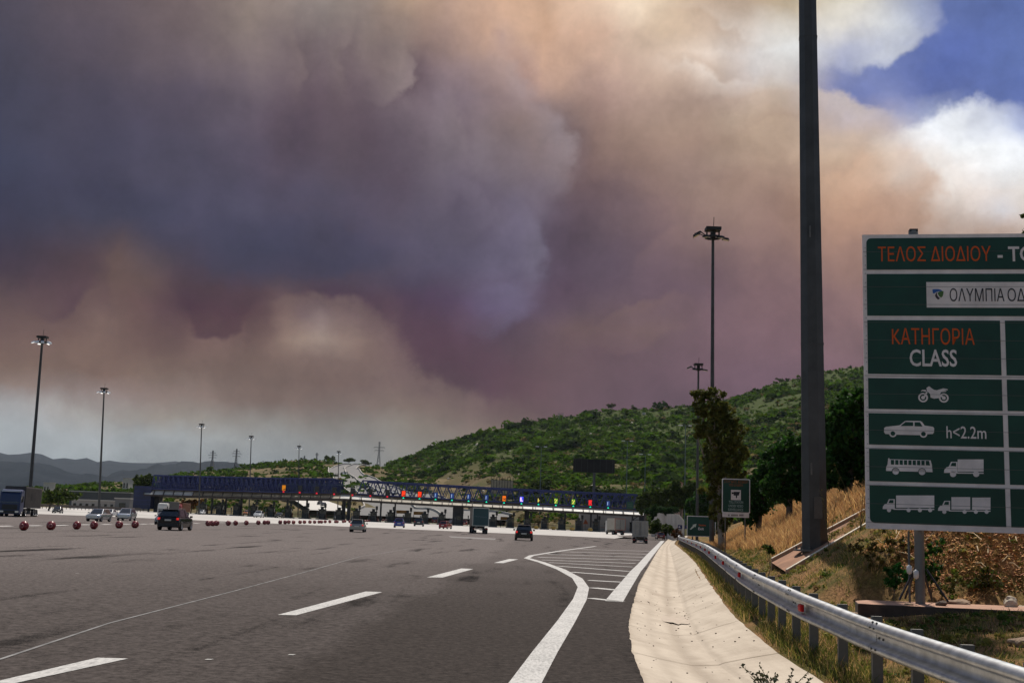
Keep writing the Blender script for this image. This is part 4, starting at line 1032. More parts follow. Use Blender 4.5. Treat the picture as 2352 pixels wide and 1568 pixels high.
    annulus(m_, *V(480,796), abs(V(508,796)[0]-V(480,796)[0]), abs(V(512,796)[0]-V(480,796)[0]), Y0-.0052, .002); annulus(m_, *V(700,800), abs(V(728,796)[0]-V(700,796)[0]), abs(V(732,796)[0]-V(700,796)[0]), Y0-.0052, .002)
    m_.build('bus_window_icon', SGREEN, t)
    def lorry(x, y, s, boxes, wheels, wr):
        T = lambda px, py: (x+px*s, y+py*s)
        mm = MB(); flat(mm, Q([T(0,0),T(2,-24),T(20,-46),T(40,-52),T(58,-92),T(112,-92),T(112,0)]), Y0, TH)
        for (a, c, tp, bt) in boxes: flat(mm, Q([T(a,bt),T(a,tp),T(c,tp),T(c,bt)]), Y0, TH)
        flat(mm, Q([T(100,-4),T(boxes[-1][1],-2),T(boxes[-1][1],8),T(100,6)]), Y0-.0003, TH)
        for wx in wheels: wheel(mm, *T(wx, 10), wr)
        mm.build('lorry_icon', SWHITE, t)
        mm = MB(); flat(mm, Q([T(52,-56),T(66,-84),T(100,-84),T(100,-54)]), Y0-.005, .002); mm.build('lorry_window_icon', SGREEN, t)
    lorry(884,808,1.0,[(114,330,-112,-10)],[75,268],26)
    lorry(372,1110,.90,[(124,478,-126,-12)],[58,240,344,440],17)
    lorry(834,1124,.90,[(124,298,-126,-12),(316,486,-122,-10)],[58,246,350,450],17)
    # posts
    zp = .38
    for i, xp in enumerate((uv0(2105,700)[0], Wd-.9)):
        pb = MB(); pb.tube([(xp, .20, zp-o.z-.5), (xp, .20, .11)], .088, 14); pb.build('post', mat('sign_post_steel', (.16,.155,.145), .5, .45, var=.15, vscale=2), t)
        cb = MB(); cb.box((xp, .20, .115), (.15,.15,.05)); cb.build('post_cap', DARKM, t)
        lz = zp-o.z+.12
        lb = MB(); lb.tube([(xp-.19,.16,zb-.02),(xp-.19,.16,lz+.02)], .02, 8); lb.build('conduit', GALVD, t)
        for sx, sy in ((-.38,-.25),(.42,-.25),(-.2,.4),(.25,.4)):
            sb = MB(); sb.beam((xp+sx*.25,.2+sy*.2,lz+.62),(xp+sx*1.05,.2+sy*.9,lz+.06),.028); sb.build('strut', SBLACK, t)
        ib = MB()
        for dx, dz in ((-.20,.60),(-.085,.52)): ib.lathe([(.0,-.09),(.045,-.06),(.05,0),(.045,.06),(0,.09)], 'Z', (xp+dx,.08,lz+dz), 10)
        ib.build('insulator', mat('white_plastic', (.65,.62,.58), .5), t)
    # footing slab under the posts
    fx0, fz = uv0(1962,1380)[0], 0
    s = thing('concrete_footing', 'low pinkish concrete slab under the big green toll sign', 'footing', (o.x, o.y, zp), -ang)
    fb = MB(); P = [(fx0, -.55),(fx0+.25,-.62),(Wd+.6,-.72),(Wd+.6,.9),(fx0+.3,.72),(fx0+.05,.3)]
    fb.prism(P, -.5, .12, plane='XY'); fb.mi = [0 if i == 1 else 1 for i in range(len(fb.mi))]; ob = fb.build('slab', [mat('pink_concrete', (.36,.20,.13), .9, var=.22, vscale=3, bump=.3, bscale=18), mat('shaded_concrete', (.075,.05,.035), .95, var=.3, vscale=3)], s)  # side faces get a darker colour that paints in their shade
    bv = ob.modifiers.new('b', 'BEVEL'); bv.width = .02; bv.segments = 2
    return o, ang, uv0, zp
TS = build_toll_sign()

# ================================================================== concrete chute walls beside the near mast
def chute(a, b_, lab, th=.09, hh=.42):
    A, B2 = Vector(a), Vector(b_); d = B2-A; n = Vector((d.y, -d.x, 0)).normalized()*th/2
    t = thing('chute_wall', lab, 'concrete edging', A)
    b = MB(); P = [A-n, B2-n, B2+n, A+n]
    vs = [p-A for p in P]+[p-A-Vector((0,0,hh)) for p in P]
    b.add(vs, [(0,1,2,3),(4,7,6,5),(0,4,5,1),(1,5,6,2),(2,6,7,3),(3,7,4,0)]); b.build('wall', mat('chute_concrete', (.40,.27,.17), .9, var=.15, vscale=3), t)
    c = MB(); e = n*1.02; P = [A-e, B2-e, B2+e, A+e]; vs = [p-A+Vector((0,0,.003)) for p in P]+[p-A+Vector((0,0,.028)) for p in P]
    c.add(vs, [(3,2,1,0),(4,5,6,7),(0,1,5,4),(1,2,6,5),(2,3,7,6),(3,0,4,7)]); c.build('top_edge', mat('sunlit_concrete', (.62,.55,.44), .85, var=.15, vscale=6), t)  # paler strip puts the sunlit top edge of the wall into the colour
chute(atY(1806,1309,32.0), atY(2010,1190,32.6), 'front sloping concrete edging wall at the foot of the near mast', hh=.7)
chute(atY(1772,1283,35.4), atY(2005,1160,35.8), 'rear sloping concrete edging wall behind the near mast', hh=.7)

# ================================================================== CCTV sign, direction sign, blue sign
cb_ = MB(); cb_.add([atY(1806,1313,32.1), atY(2010,1194,32.7), atY(2005,1168,35.7), atY(1772,1291,35.3)], [(0,1,2,3)]); kind(cb_.build('chute_bed', mat('chute_soil', (.27,.135,.075), .95, var=.25, vscale=2)), 'structure')
def build_cctv():
    o, ang, uv0 = sign_plane((1658.5,1098), (1658.5,1178), 62, R_(4))
    x1 = uv0(1723,1100)[0]; zb = uv0(1658,1176.5)[1]
    t = thing('camera_sign', 'green video surveillance sign with a camera pictogram in front of the dark trees', 'road sign', o, -ang)
    b = MB(); flat(b, rrect(0, zb, x1, 0, .06, 'bl br tl tr'), .04, .04); b.build('panel', SWHITE, t)
    b = MB(); flat(b, rrect(.045, zb+.045, x1-.045, -.045, .07, 'bl br tl tr'), -.001, .004); b.build('green_panel', SGREEN, t)
    K = lambda x, y: uv0(1652.8+x*.0677, 1088.6+y*.0677)
    a, c = K(385,868), K(722,535)
    b = MB(); flat(b, [(a[0],a[1]),(c[0],a[1]),(c[0],c[1]),(a[0],c[1])], -.006, .003); b.build('pictogram_panel', SWHITE, t)
    b = MB(); flat(b, [K(*p) for p in ((478,590),(692,592),(650,718),(598,722),(592,800),(570,815),(552,800),(548,722),(475,718),(470,660),(408,675),(405,600),(470,618))], -.010, .003); b.build('camera_icon', SBLACK, t)
    def line(s, A, Bp, m):
        (ax, az), (bx, bz) = K(*A), K(*Bp)
        w = text_mesh('lettering', s, .1, m, t, 1, .004, depth=.001); xs = [v.co.x for v in w.data.vertices]; zs = [v.co.y for v in w.data.vertices]
        k = (bx-ax)/(max(xs)-min(xs)); kz = (bz-az)/(max(zs)-min(zs)); mx, mz = min(xs), min(zs)
        for v in w.data.vertices: v.co = Vector(((v.co.x-mx)*k, (v.co.y-mz)*kz, v.co.z))
        w.location = (ax, -.008, az); w.rotation_euler = (math.pi/2,0,0)
    dim = mat('faded_orange', (.16,.05,.008), .6); dw = mat('faded_white', (.20,.27,.24), .6)
    line('ΣΤΑΘΜΟΣ ΔΙΟΔΙΩΝ', (150,290), (970,205), dim); line('ΥΠΟ ΚΑΜΕΡΑ', (310,405), (800,330), dim)
    line('TOLL STATION', (310,985), (800,905), dw); line('UNDER VIDEO', (300,1112), (800,1035), dw); line('SURVEILLANCE', (285,1238), (800,1160), dw)
    a, c = K(95,1445), K(1000,1320)
    b = MB(); flat(b, [(a[0],a[1]),(c[0],a[1]),(c[0],c[1]),(a[0],c[1])], .03, .03); b.build('lower_plate', SWHITE, t)
    a, c = K(285,1420), K(820,1355)
    b = MB()
    for u0, u1 in ((285,350),(390,640),(668,820)):
        k0 = u0
        while k0 < u1-10:
            p, q = K(k0,1418), K(k0+20,1358); flat(b, [(p[0],p[1]),(q[0],p[1]),(q[0],q[1]),(p[0],q[1])], -.001, .002); k0 += 30
    b.build('plate_print', mat('plate_ink', (.10,.06,.05), .6), t)
    for px in (1666.5, 1712):
        xx = uv0(px, 1150)[0]; zg = bank_z(o.x+xx, 62)-o.z
        b = MB(); b.tube([(xx,.08,zg-.3),(xx,.08,.09)], .035, 8); b.build('post', GALVD, t)
build_cctv()
def build_direction():
    o, ang, uv0 = sign_plane((1578,1183.5), (1578,1230), 150, R_(2))
    x1 = uv0(1644,1186)[0]; zb = uv0(1578,1230.5)[1]
    t = thing('direction_sign', 'green direction sign with a white slanting arrow, half hidden behind the eucalyptus trunk', 'road sign', o, -ang)
    b = MB(); flat(b, rrect(0, zb, x1, 0), .06, .06); b.build('panel', SWHITE, t)
    b = MB(); flat(b, rrect(.08, zb+.08, x1-.08, -.08, .1, 'bl br tl tr'), -.001, .01); b.build('green_panel', SGREEN, t)
    K = lambda x, y: uv0(1566.6+x*.0423, 1174.9+y*.0423)
    b = MB(); flat(b, [K(*p) for p in ((420,930),(600,740),(560,700),(780,640),(740,830),(690,800),(470,970))], -.012, .006); b.build('arrow', mat('sign_arrow', (.55,.56,.45), .5), t)
    b = MB()
    for (u, v, w, h) in ((900,440,120,110),(930,690,280,90),(880,850,380,120),(870,1080,330,100)):
        pass
    for s, A, Bp, m in (('Έξοδος', (900,770), (1290,690), SORANGE), ('Exit', (880,980), (1180,850), SWHITE)):
        (ax, az), (bx, bz) = K(*A), K(*Bp); w = text_mesh('lettering', s, .4, m, t, 1, .01, depth=.002)
        xs = [v.co.x for v in w.data.vertices]; zs = [v.co.y for v in w.data.vertices]; k = (bx-ax)/(max(xs)-min(xs)); kz = (bz-az)/(max(zs)-min(zs)); mx, mz = min(xs), min(zs)
        for v in w.data.vertices: v.co = Vector(((v.co.x-mx)*k, (v.co.y-mz)*kz, v.co.z))
        w.location = (ax, -.016, az); w.rotation_euler = (math.pi/2,0,0)
    for fx in (.2, .8):
        b = MB(); b.tube([(x1*fx,.14,zb-2.2),(x1*fx,.14,-.05)], .08, 8); b.build('post', GALVD, t)
build_direction()
def build_blue():
    o, ang, uv0 = sign_plane((1557,1205), (1557,1213), 185, R_(0))
    x1, zb = uv0(1579,1205)[0], uv0(1557,1213.5)[1]
    t = thing('blue_sign', 'small dark blue plate sign against the pale curved wall', 'road sign', o, 0)
    b = MB(); flat(b, rrect(0, zb, x1, 0), .05, .05); b.build('panel', mat('blue_plate', (.012,.025,.11), .5), t)
    b = MB(); flat(b, disc(.25, zb/2, .13), -.001, .01); b.build('symbol', SWHITE, t)
    for fx in (.35, .75):
        b = MB(); b.tube([(x1*fx,.1,zb-1.6),(x1*fx,.1,-.05)], .05, 8); b.build('post', GALVD, t)
build_blue()

# ================================================================== ROCKS
ROCK = mat('limestone', (.34,.28,.20), .9, col2=(.52,.45,.35), vscale=3, bump=.5, bscale=9)
ROCKD = mat('brown_stone', (.22,.14,.09), .9, col2=(.36,.25,.16), vscale=4, bump=.5, bscale=9)
def rock(p, s, lab, m=ROCK, seed=0):
    bm = bmesh.new(); bmesh.ops.create_icosphere(bm, subdivisions=3, radius=1)
    for v in bm.verts:
        n = mnoise.noise(v.co*1.1+Vector((seed*7.3, 0, 0))); q = mnoise.noise(v.co*3+Vector((seed*3.1, 4, 0)))
        v.co *= 1+.45*n+.12*q
        v.co = Vector((v.co.x*s[0], v.co.y*s[1], v.co.z*s[2]))
    me = bpy.data.meshes.new('rock'); bm.to_mesh(me); bm.free(); me.materials.append(m)
    o = bpy.data.objects.new('rock', me); COL.objects.link(o); o.location = p; tag(o, lab, 'rock', 'rocks on the verge'); return o
def rock_at(px, py, Y, s, lab, m=ROCK, seed=0, dz=None):
    p = atY(px, py, Y); z = bank_z(p.x, Y) if dz is None else dz
    return rock((p.x, Y, z+s[2]*.35), s, lab, m, seed)
rock_at(1863,1345,20.8,(.17,.14,.13),'pale rounded limestone boulder behind the guardrail left of the sign footing',ROCK,1)
rock_at(1892,1350,20.6,(.09,.08,.05),'small flat stone touching the pale boulder behind the guardrail',ROCK,2)
zf = TS[3]+.12
rock_at(2199,1378,21.9,(.24,.12,.07),'long brown stone lying along the back of the concrete footing',ROCKD,3,zf)
rock_at(2162,1388,21.2,(.11,.08,.06),'dark broken stone on the footing beside the sign post',mat('dark_stone', (.10,.07,.05), .9, var=.3, vscale=5),4,zf)
rock_at(2320,1375,21.6,(.12,.10,.14),'upright tan boulder on the footing near the slope of litter',ROCK,5,zf)
rock_at(2086,1389,21.05,(.08,.05,.025),'small flat brick coloured stone left of the sign post',ROCKD,6,zf)
rock_at(2345,1345,21.9,(.10,.07,.07),'small pale stone at the foot of the litter slope',ROCK,7)
rock_at(2000,1330,21.8,(.20,.06,.05),'long pale slab of stone in the grass left of the small green shrub',ROCK,8)
rock_at(1965,1362,21.2,(.10,.08,.05),'low grey stone in the grass beside the footing corner',ROCKD,9)
rock_at(2345,1440,16.5,(.16,.12,.08),'half buried tan stone in the grass between footing and guardrail',ROCKD,10)

# ================================================================== TREES and SHRUBS
def leafmat(name, c1, c2, island=.35):
    if name in MATS: return MATS[name]
    M = mat(name, c1, .85 if 'scrub' in name else .7, col2=c2, vscale=.9, island=island, spec=.04 if 'scrub' in name else .2); thin(M, .38); return M
def leaves(blobs, per, size, seed, droop=0.0, fill=.85):
    r = np.random.default_rng(seed); V = []; 
    for (c, rad) in blobs:
        c = np.array(c); rad = np.array(rad); n = int(3.6*per*(rad.prod()**(1/3))**2)+60
        d = r.normal(size=(n, 3)); d /= np.linalg.norm(d, axis=1)[:, None]
        rr = (r.uniform(0, 1, n)**.45)*fill+.15*r.uniform(0, 1, n)
        # clumps: leaves gather round sub-centres so gaps open between them
        k = max(6, n//40); sub = r.normal(size=(k, 3)); sub /= np.linalg.norm(sub, axis=1)[:, None]; sub *= (r.uniform(.35, 1, k)**.5)[:, None]
        idx = r.integers(0, k, n); p = np.where((r.uniform(0, 1, n) < .8)[:, None], sub[idx]+d*.26*r.uniform(.2, 1, n)[:, None], d*rr[:, None])
        p = c+p*rad
        a = r.normal(size=(n, 3)); a /= np.linalg.norm(a, axis=1)[:, None]; a[:, 2] -= droop; a /= np.linalg.norm(a, axis=1)[:, None]
        b = np.cross(a, r.normal(size=(n, 3))); b /= np.linalg.norm(b, axis=1)[:, None]
        s = size*r.uniform(.55, 1.3, n)[:, None]; w = s*.5
        V.append(np.stack([p-a*s, p+b*w, p+a*s, p-b*w], 1))
    V = np.concatenate(V); return V
BARK = mat('bark', (.10,.075,.055), .9, var=.35, vscale=4)
BARKP = mat('pale_bark', (.34,.28,.22), .85, col2=(.16,.11,.08), vscale=1.6)
def tree(name, label, cat, base, blobs, m, size, per, seed, trunk_r=.15, bark=BARK, limbs=5, droop=0.0, group=None, trunk_to=None, part='crown'):
    """BLOBS: (centre, radii) in world space"""
    t = thing(name, label, cat, base, 0, group); B_ = Vector(base)
    V = leaves([((np.array(c)-np.array(base)), r) for c, r in blobs], per, size, seed, droop); n = len(V)
    ms = m if isinstance(m, list) else [m]; r = np.random.default_rng(seed+1)
    np_mesh(part, V.reshape(-1, 3), np.arange(n*4).reshape(n, 4), ms, None if len(ms) == 1 else (r.random(n) < .3).astype(int), t)
    rr = random.Random(seed); tb = MB()
    tops = [Vector(c)-B_ for c, _ in blobs]; mid = trunk_to-B_ if trunk_to is not None else sum(tops, Vector())/len(tops)
    kn = Vector((mid.x*.35+rr.uniform(-.1,.1), mid.y*.35, mid.z*.45)); tb.tube([(0,0,-.4), kn*.5+Vector((0,0,0)), kn, mid], [trunk_r*1.15, trunk_r, trunk_r*.85, trunk_r*.5], 8)
    for q in rr.sample(tops, min(limbs, len(tops))):
        st = kn.lerp(mid, rr.uniform(.1,.8)); m2 = st.lerp(q, .5)+Vector((rr.uniform(-.1,.1), rr.uniform(-.1,.1), .1)); tb.tube([st, m2, q], [trunk_r*.45, trunk_r*.3, trunk_r*.1], 6)
    tb.build('trunk', bark, t); return t
def pb(px, py, Y, rx, ry, rd=None):
    c = atY(px, py, Y); k = Y/F; return (tuple(c), (rx*k, (rd or (rx+ry)/2)*k, ry*k))
EUC = [leafmat('eucalyptus_leaf', (.070,.080,.014), (.155,.145,.028)), leafmat('eucalyptus_leaf_dark', (.032,.042,.009), (.080,.088,.018))]
DKG = [leafmat('dark_leaf', (.016,.048,.008), (.045,.115,.014)), leafmat('dark_leaf_deep', (.008,.022,.005), (.022,.06,.010))]
MIDG = [leafmat('pine_leaf', (.030,.055,.009), (.085,.115,.016)), leafmat('pine_leaf_dark', (.014,.024,.008), (.04,.055,.012))]
Y = 78; bx = atY(1658,1235,Y); ez = bank_z(bx.x, Y)
tree('eucalyptus_tree', 'tall ragged olive green eucalyptus standing left of the camera sign', 'tree', (bx.x, Y, ez),
     [pb(1612,908,Y,22,14),pb(1640,905,Y,26,16),pb(1608,935,Y,18,22),pb(1640,940,Y,36,30),pb(1604,975,Y,18,16),pb(1635,985,Y,34,28),pb(1650,960,Y,24,30),
      pb(1682,965,Y,22,20),pb(1680,1005,Y,32,32),pb(1694,1030,Y,20,24),pb(1650,1030,Y,34,30),pb(1640,1065,Y,34,24),pb(1680,1060,Y,34,30),pb(1660,1095,Y,42,28),
      pb(1690,1100,Y,26,28),pb(1596,902,Y,12,9),pb(1600,1000,Y,9,8),pb(1706,985,Y,14,12),pb(1712,1040,Y,12,14),pb(1665,1140,Y,30,26),pb(1690,1140,Y,16,20),pb(1668,1190,Y,16,30),pb(1612,1125,Y,10,9),pb(1645,1172,Y,16,26),pb(1634,1130,Y,16,16),pb(1655,1215,Y,12,16)],
     EUC, .16, 300, 11, .20, BARKP, 12, droop=.4, trunk_to=atY(1640,1010,Y))
for i, (px, Yd, blobs, lab) in enumerate((
    (1740, 66, [(1726,1150,24,34),(1745,1110,28,34),(1765,1070,30,32),(1790,1050,30,32),(1725,1190,20,26),(1758,1150,34,34),(1720,1120,14,18)], 'dark green tree leaning out left of the near mast above the dry grass'),
    (1812, 60, [(1800,1040,34,32),(1830,1020,32,28),(1812,1080,44,38),(1850,1060,40,46),(1790,1115,40,36),(1845,1110,44,40),(1876,1080,30,60),(1812,1140,40,22)], 'dense dark tree whose crown passes behind the near mast'),
    (1945, 46, [(1955,925,34,32),(1925,960,34,36),(1985,940,40,50),(1915,1010,26,44),(1955,1000,60,50),(1940,1060,50,50),(1990,1060,44,60),(1912,1070,24,40),(2010,1000,40,80),(1930,1105,40,22)], 'very dark tree filling the gap between the near mast and the toll sign'))):
    c = atY(px, 1150, Yd); z = bank_z(c.x, Yd)
    tree('dark_tree', lab, 'tree', (c.x, Yd, z), [pb(x, y, Yd, rx, ry) for x, y, rx, ry in blobs], DKG, .12, 520, 20+i, .16, BARK, 6, droop=.3, group='dark trees on the embankment')
# tree beyond the right edge whose twigs reach into view above the sign
Yd = 30; c = atY(2440,1100,Yd)
tree('leaning_tree', 'leafy branch end showing above the top right corner of the toll sign', 'tree', (c.x, Yd, bank_z(c.x, Yd)), [pb(2425,560,Yd,60,40),pb(2385,500,Yd,42,20),pb(2370,530,Yd,30,16),pb(2440,520,Yd,60,40)], MIDG, .07, 420, 31, .12, BARK, 4, trunk_to=atY(2430,620,Yd))
# trees over the pale wall at the right end of the canopy
for i, (px, Yd, blobs, lab) in enumerate((
    (1482, 290, [(1478,1150,16,16),(1490,1140,16,14),(1470,1165,10,16),(1496,1160,14,18)], 'bushy tree touching the right end of the toll canopy'),
    (1522, 262, [(1512,1135,18,16),(1530,1148,18,18),(1515,1160,18,16),(1540,1130,16,14)], 'round green tree behind the pale wall, left of the tall mast poles'),
    (1560, 250, [(1552,1120,16,16),(1568,1135,20,18),(1556,1152,18,18),(1580,1150,16,20),(1590,1120,14,16)], 'taller yellowish tree behind the pale wall next to the mast pole'),
    (1596, 240, [(1596,1160,22,22),(1610,1140,18,20),(1612,1175,20,18),(1625,1155,16,20)], 'dark tree between the mast pole and the eucalyptus'))):
    c = atY(px, 1200, Yd); tree('roadside_tree', lab, 'tree', (c.x, Yd, gz(c.x, Yd)+1.2), [pb(x, y, Yd, rx, ry) for x, y, rx, ry in blobs], MIDG if i != 3 else DKG, .34, 150, 40+i, .2, BARK, 4, group='trees above the pale wall')
IVY = [leafmat('ivy_leaf', (.010,.028,.008), (.03,.065,.012))]
for i, (px, Yd, blobs, lab) in enumerate((
    (1500, 214, [(1492,1172,14,8),(1502,1178,9,9),(1510,1168,12,8),(1499,1186,4,8)], 'dark ivy spilling over the left part of the pale wall'),
    (1535, 210, [(1525,1170,16,8),(1540,1178,12,12),(1548,1170,12,8),(1546,1190,5,10)], 'dark ivy hanging over the middle of the pale wall'))):
    c = atY(px, 1180, Yd); t = thing('ivy', lab, 'ivy', c, 0, 'ivy on the pale wall'); V = leaves([((np.array(pb(x,y,Yd,rx,ry)[0])-np.array(c)), pb(x,y,Yd,rx,ry)[1]) for x,y,rx,ry in blobs], 260, .22, 60+i, .6)
    np_mesh('foliage', V.reshape(-1,3), np.arange(len(V)*4).reshape(-1,4), IVY, None, t)
for i, (px, Yd, blobs, lab) in enumerate((
    (1506, 196, [(1506,1206,14,14),(1500,1216,12,10),(1512,1214,10,12)], 'bushy dark shrub at the foot of the pale wall behind the box truck'),
    (1532, 190, [(1532,1214,15,11),(1525,1222,9,8),(1542,1221,9,8)], 'low wide shrub at the foot of the pale wall above the red car'),
    (1556, 176, [(1556,1222,9,8),(1550,1229,7,5),(1561,1228,6,6)], 'small reddish shrub at the far end of the guardrail'))):
    c = atY(px, 1226, Yd); tree('roadside_shrub', lab, 'shrub', (c.x, Yd, gz(c.x, Yd)), [pb(x, y, Yd, rx, ry) for x, y, rx, ry in blobs], [MIDG, MIDG, [leafmat('red_leaf', (.07,.03,.012), (.14,.06,.02))]][i], .2, 260, 66+i, .06, BARK, 2, group='shrubs by the pale wall', part='foliage')
# shrubs and weeds of the embankment
def shrub_at(px, py, Y, blobs, lab, m, size, per, seed, name='green_shrub', droop=.2):
    c = atY(px, py, Y); z = bank_z(c.x, Y); c = Vector((c.x, Y, z))
    q = gpt(px, py)
    t = tree(name, lab, 'plant', c, [pb(x, y, Y, rx, ry) for x, y, rx, ry in blobs], m, size, per, seed, .012, BARK, 6, droop, 'plants on the verge', part='foliage'); return t
BRG = [leafmat('bright_leaf', (.012,.06,.010), (.03,.13,.02))]
shrub_at(2055,1345,22.2, [(2050,1312,18,14),(2065,1328,20,14),(2045,1335,16,14),(2062,1300,12,8),(2078,1316,12,8)], 'small bright green shrub on the slope left of the sign post', BRG, .055, 700, 71)
shrub_at(2290,1350,22.6, [(2262,1320,20,18),(2280,1335,26,18),(2250,1338,16,14)], 'brownish green bush on the litter slope right of the sign post', [leafmat('brown_leaf', (.05,.035,.012), (.09,.08,.02)), MIDG[0]], .05, 700, 72)
shrub_at(2190,1365,22.3, [(2180,1345,16,18),(2200,1340,14,22),(2165,1352,14,14)], 'yellow green weed clump just right of the sign post', [leafmat('weed_leaf', (.07,.08,.015), (.15,.15,.04))], .045, 800, 73)
shrub_at(1760,1268,30, [(1762,1258,12,10),(1772,1262,10,8)], 'small dark bush in the dry grass left of the near mast', MIDG, .06, 500, 74)
shrub_at(2140,1345,22.9, [(2140,1290,26,34),(2152,1258,24,22),(2128,1322,18,18),(2150,1310,22,20)], 'dark shadowy bush directly right of the sign post', DKG, .05, 700, 76)
shrub_at(2030,1320,24.2, [(1985,1258,30,26),(2030,1242,34,26),(2070,1258,26,28),(2010,1290,26,20),(2052,1285,22,18)], 'olive brown bush under the left corner of the toll sign', [leafmat('olive_leaf', (.07,.06,.018), (.13,.11,.03)), leafmat('brown_leaf', (.05,.035,.012), (.09,.08,.02))], .05, 420, 77)
def weed(px, py, Y, n, hh, lab, seed, spread=.16, m=None, leafs=14, dz=0):
    rr = random.Random(seed); c = atY(px, py, Y); z = bank_z(c.x, Y)+dz; base = Vector((c.x, Y, z)); t = thing('weed', lab, 'plant', base, 0, 'plants on the verge')
    sb = MB(); lv = MB()
    for k in range(n):
        a = rr.uniform(0, 6.28); top = Vector((math.cos(a)*spread*rr.uniform(.4,1.6), math.sin(a)*spread*rr.uniform(.2,1), hh*rr.uniform(.6,1.1))); m1 = top*.5+Vector((0,0,hh*.08)); sb.tube([(0,0,-.05), m1, top], [.006,.005,.003], 5)
        for q in range(leafs):
            f = rr.uniform(.3, 1.03); p = (m1*(2*f) if f < .5 else m1.lerp(top, (f-.5)*2)); d = Vector((rr.uniform(-1,1), rr.uniform(-1,1), rr.uniform(-.3,.8))).normalized(); s = rr.uniform(.014,.034); e = d.cross(Vector((rr.random(), rr.random(), rr.random()+.1))).normalized()
            p = p+d*.02; lv.quad(p-d*s, p+e*s*.6, p+d*s, p-e*s*.6)
    sb.build('stem', mat('weed_stem', (.10,.075,.03), .8), t); lv.build('leaf', m or mat('weed_leaf2', (.035,.05,.02), .7, island=.3, col2=(.07,.08,.03), vscale=4), t, fix=False)
weed(1790,1520,14.1,9,.46,'leggy grey green weed leaning over the edge of the gutter',81,.34,leafs=26)
weed(1800,1545,13.8,6,.22,'low weed spreading on the concrete lip of the gutter',82,.24)
weed(1975,1280,31,6,2.2,'tall thin dead stalks standing before the chute walls',83,.45,mat('dry_leaf', (.16,.13,.03), .8),10)
weed(1905,1262,32,4,1.9,'thin leafy stalks crossing the foot of the near mast',84,.3,mat('dry_leaf', (.16,.13,.03), .8),14)
weed(1752,1480,14.9,8,.26,'tuft of weeds under the guardrail beam beside the gutter',85,.2)

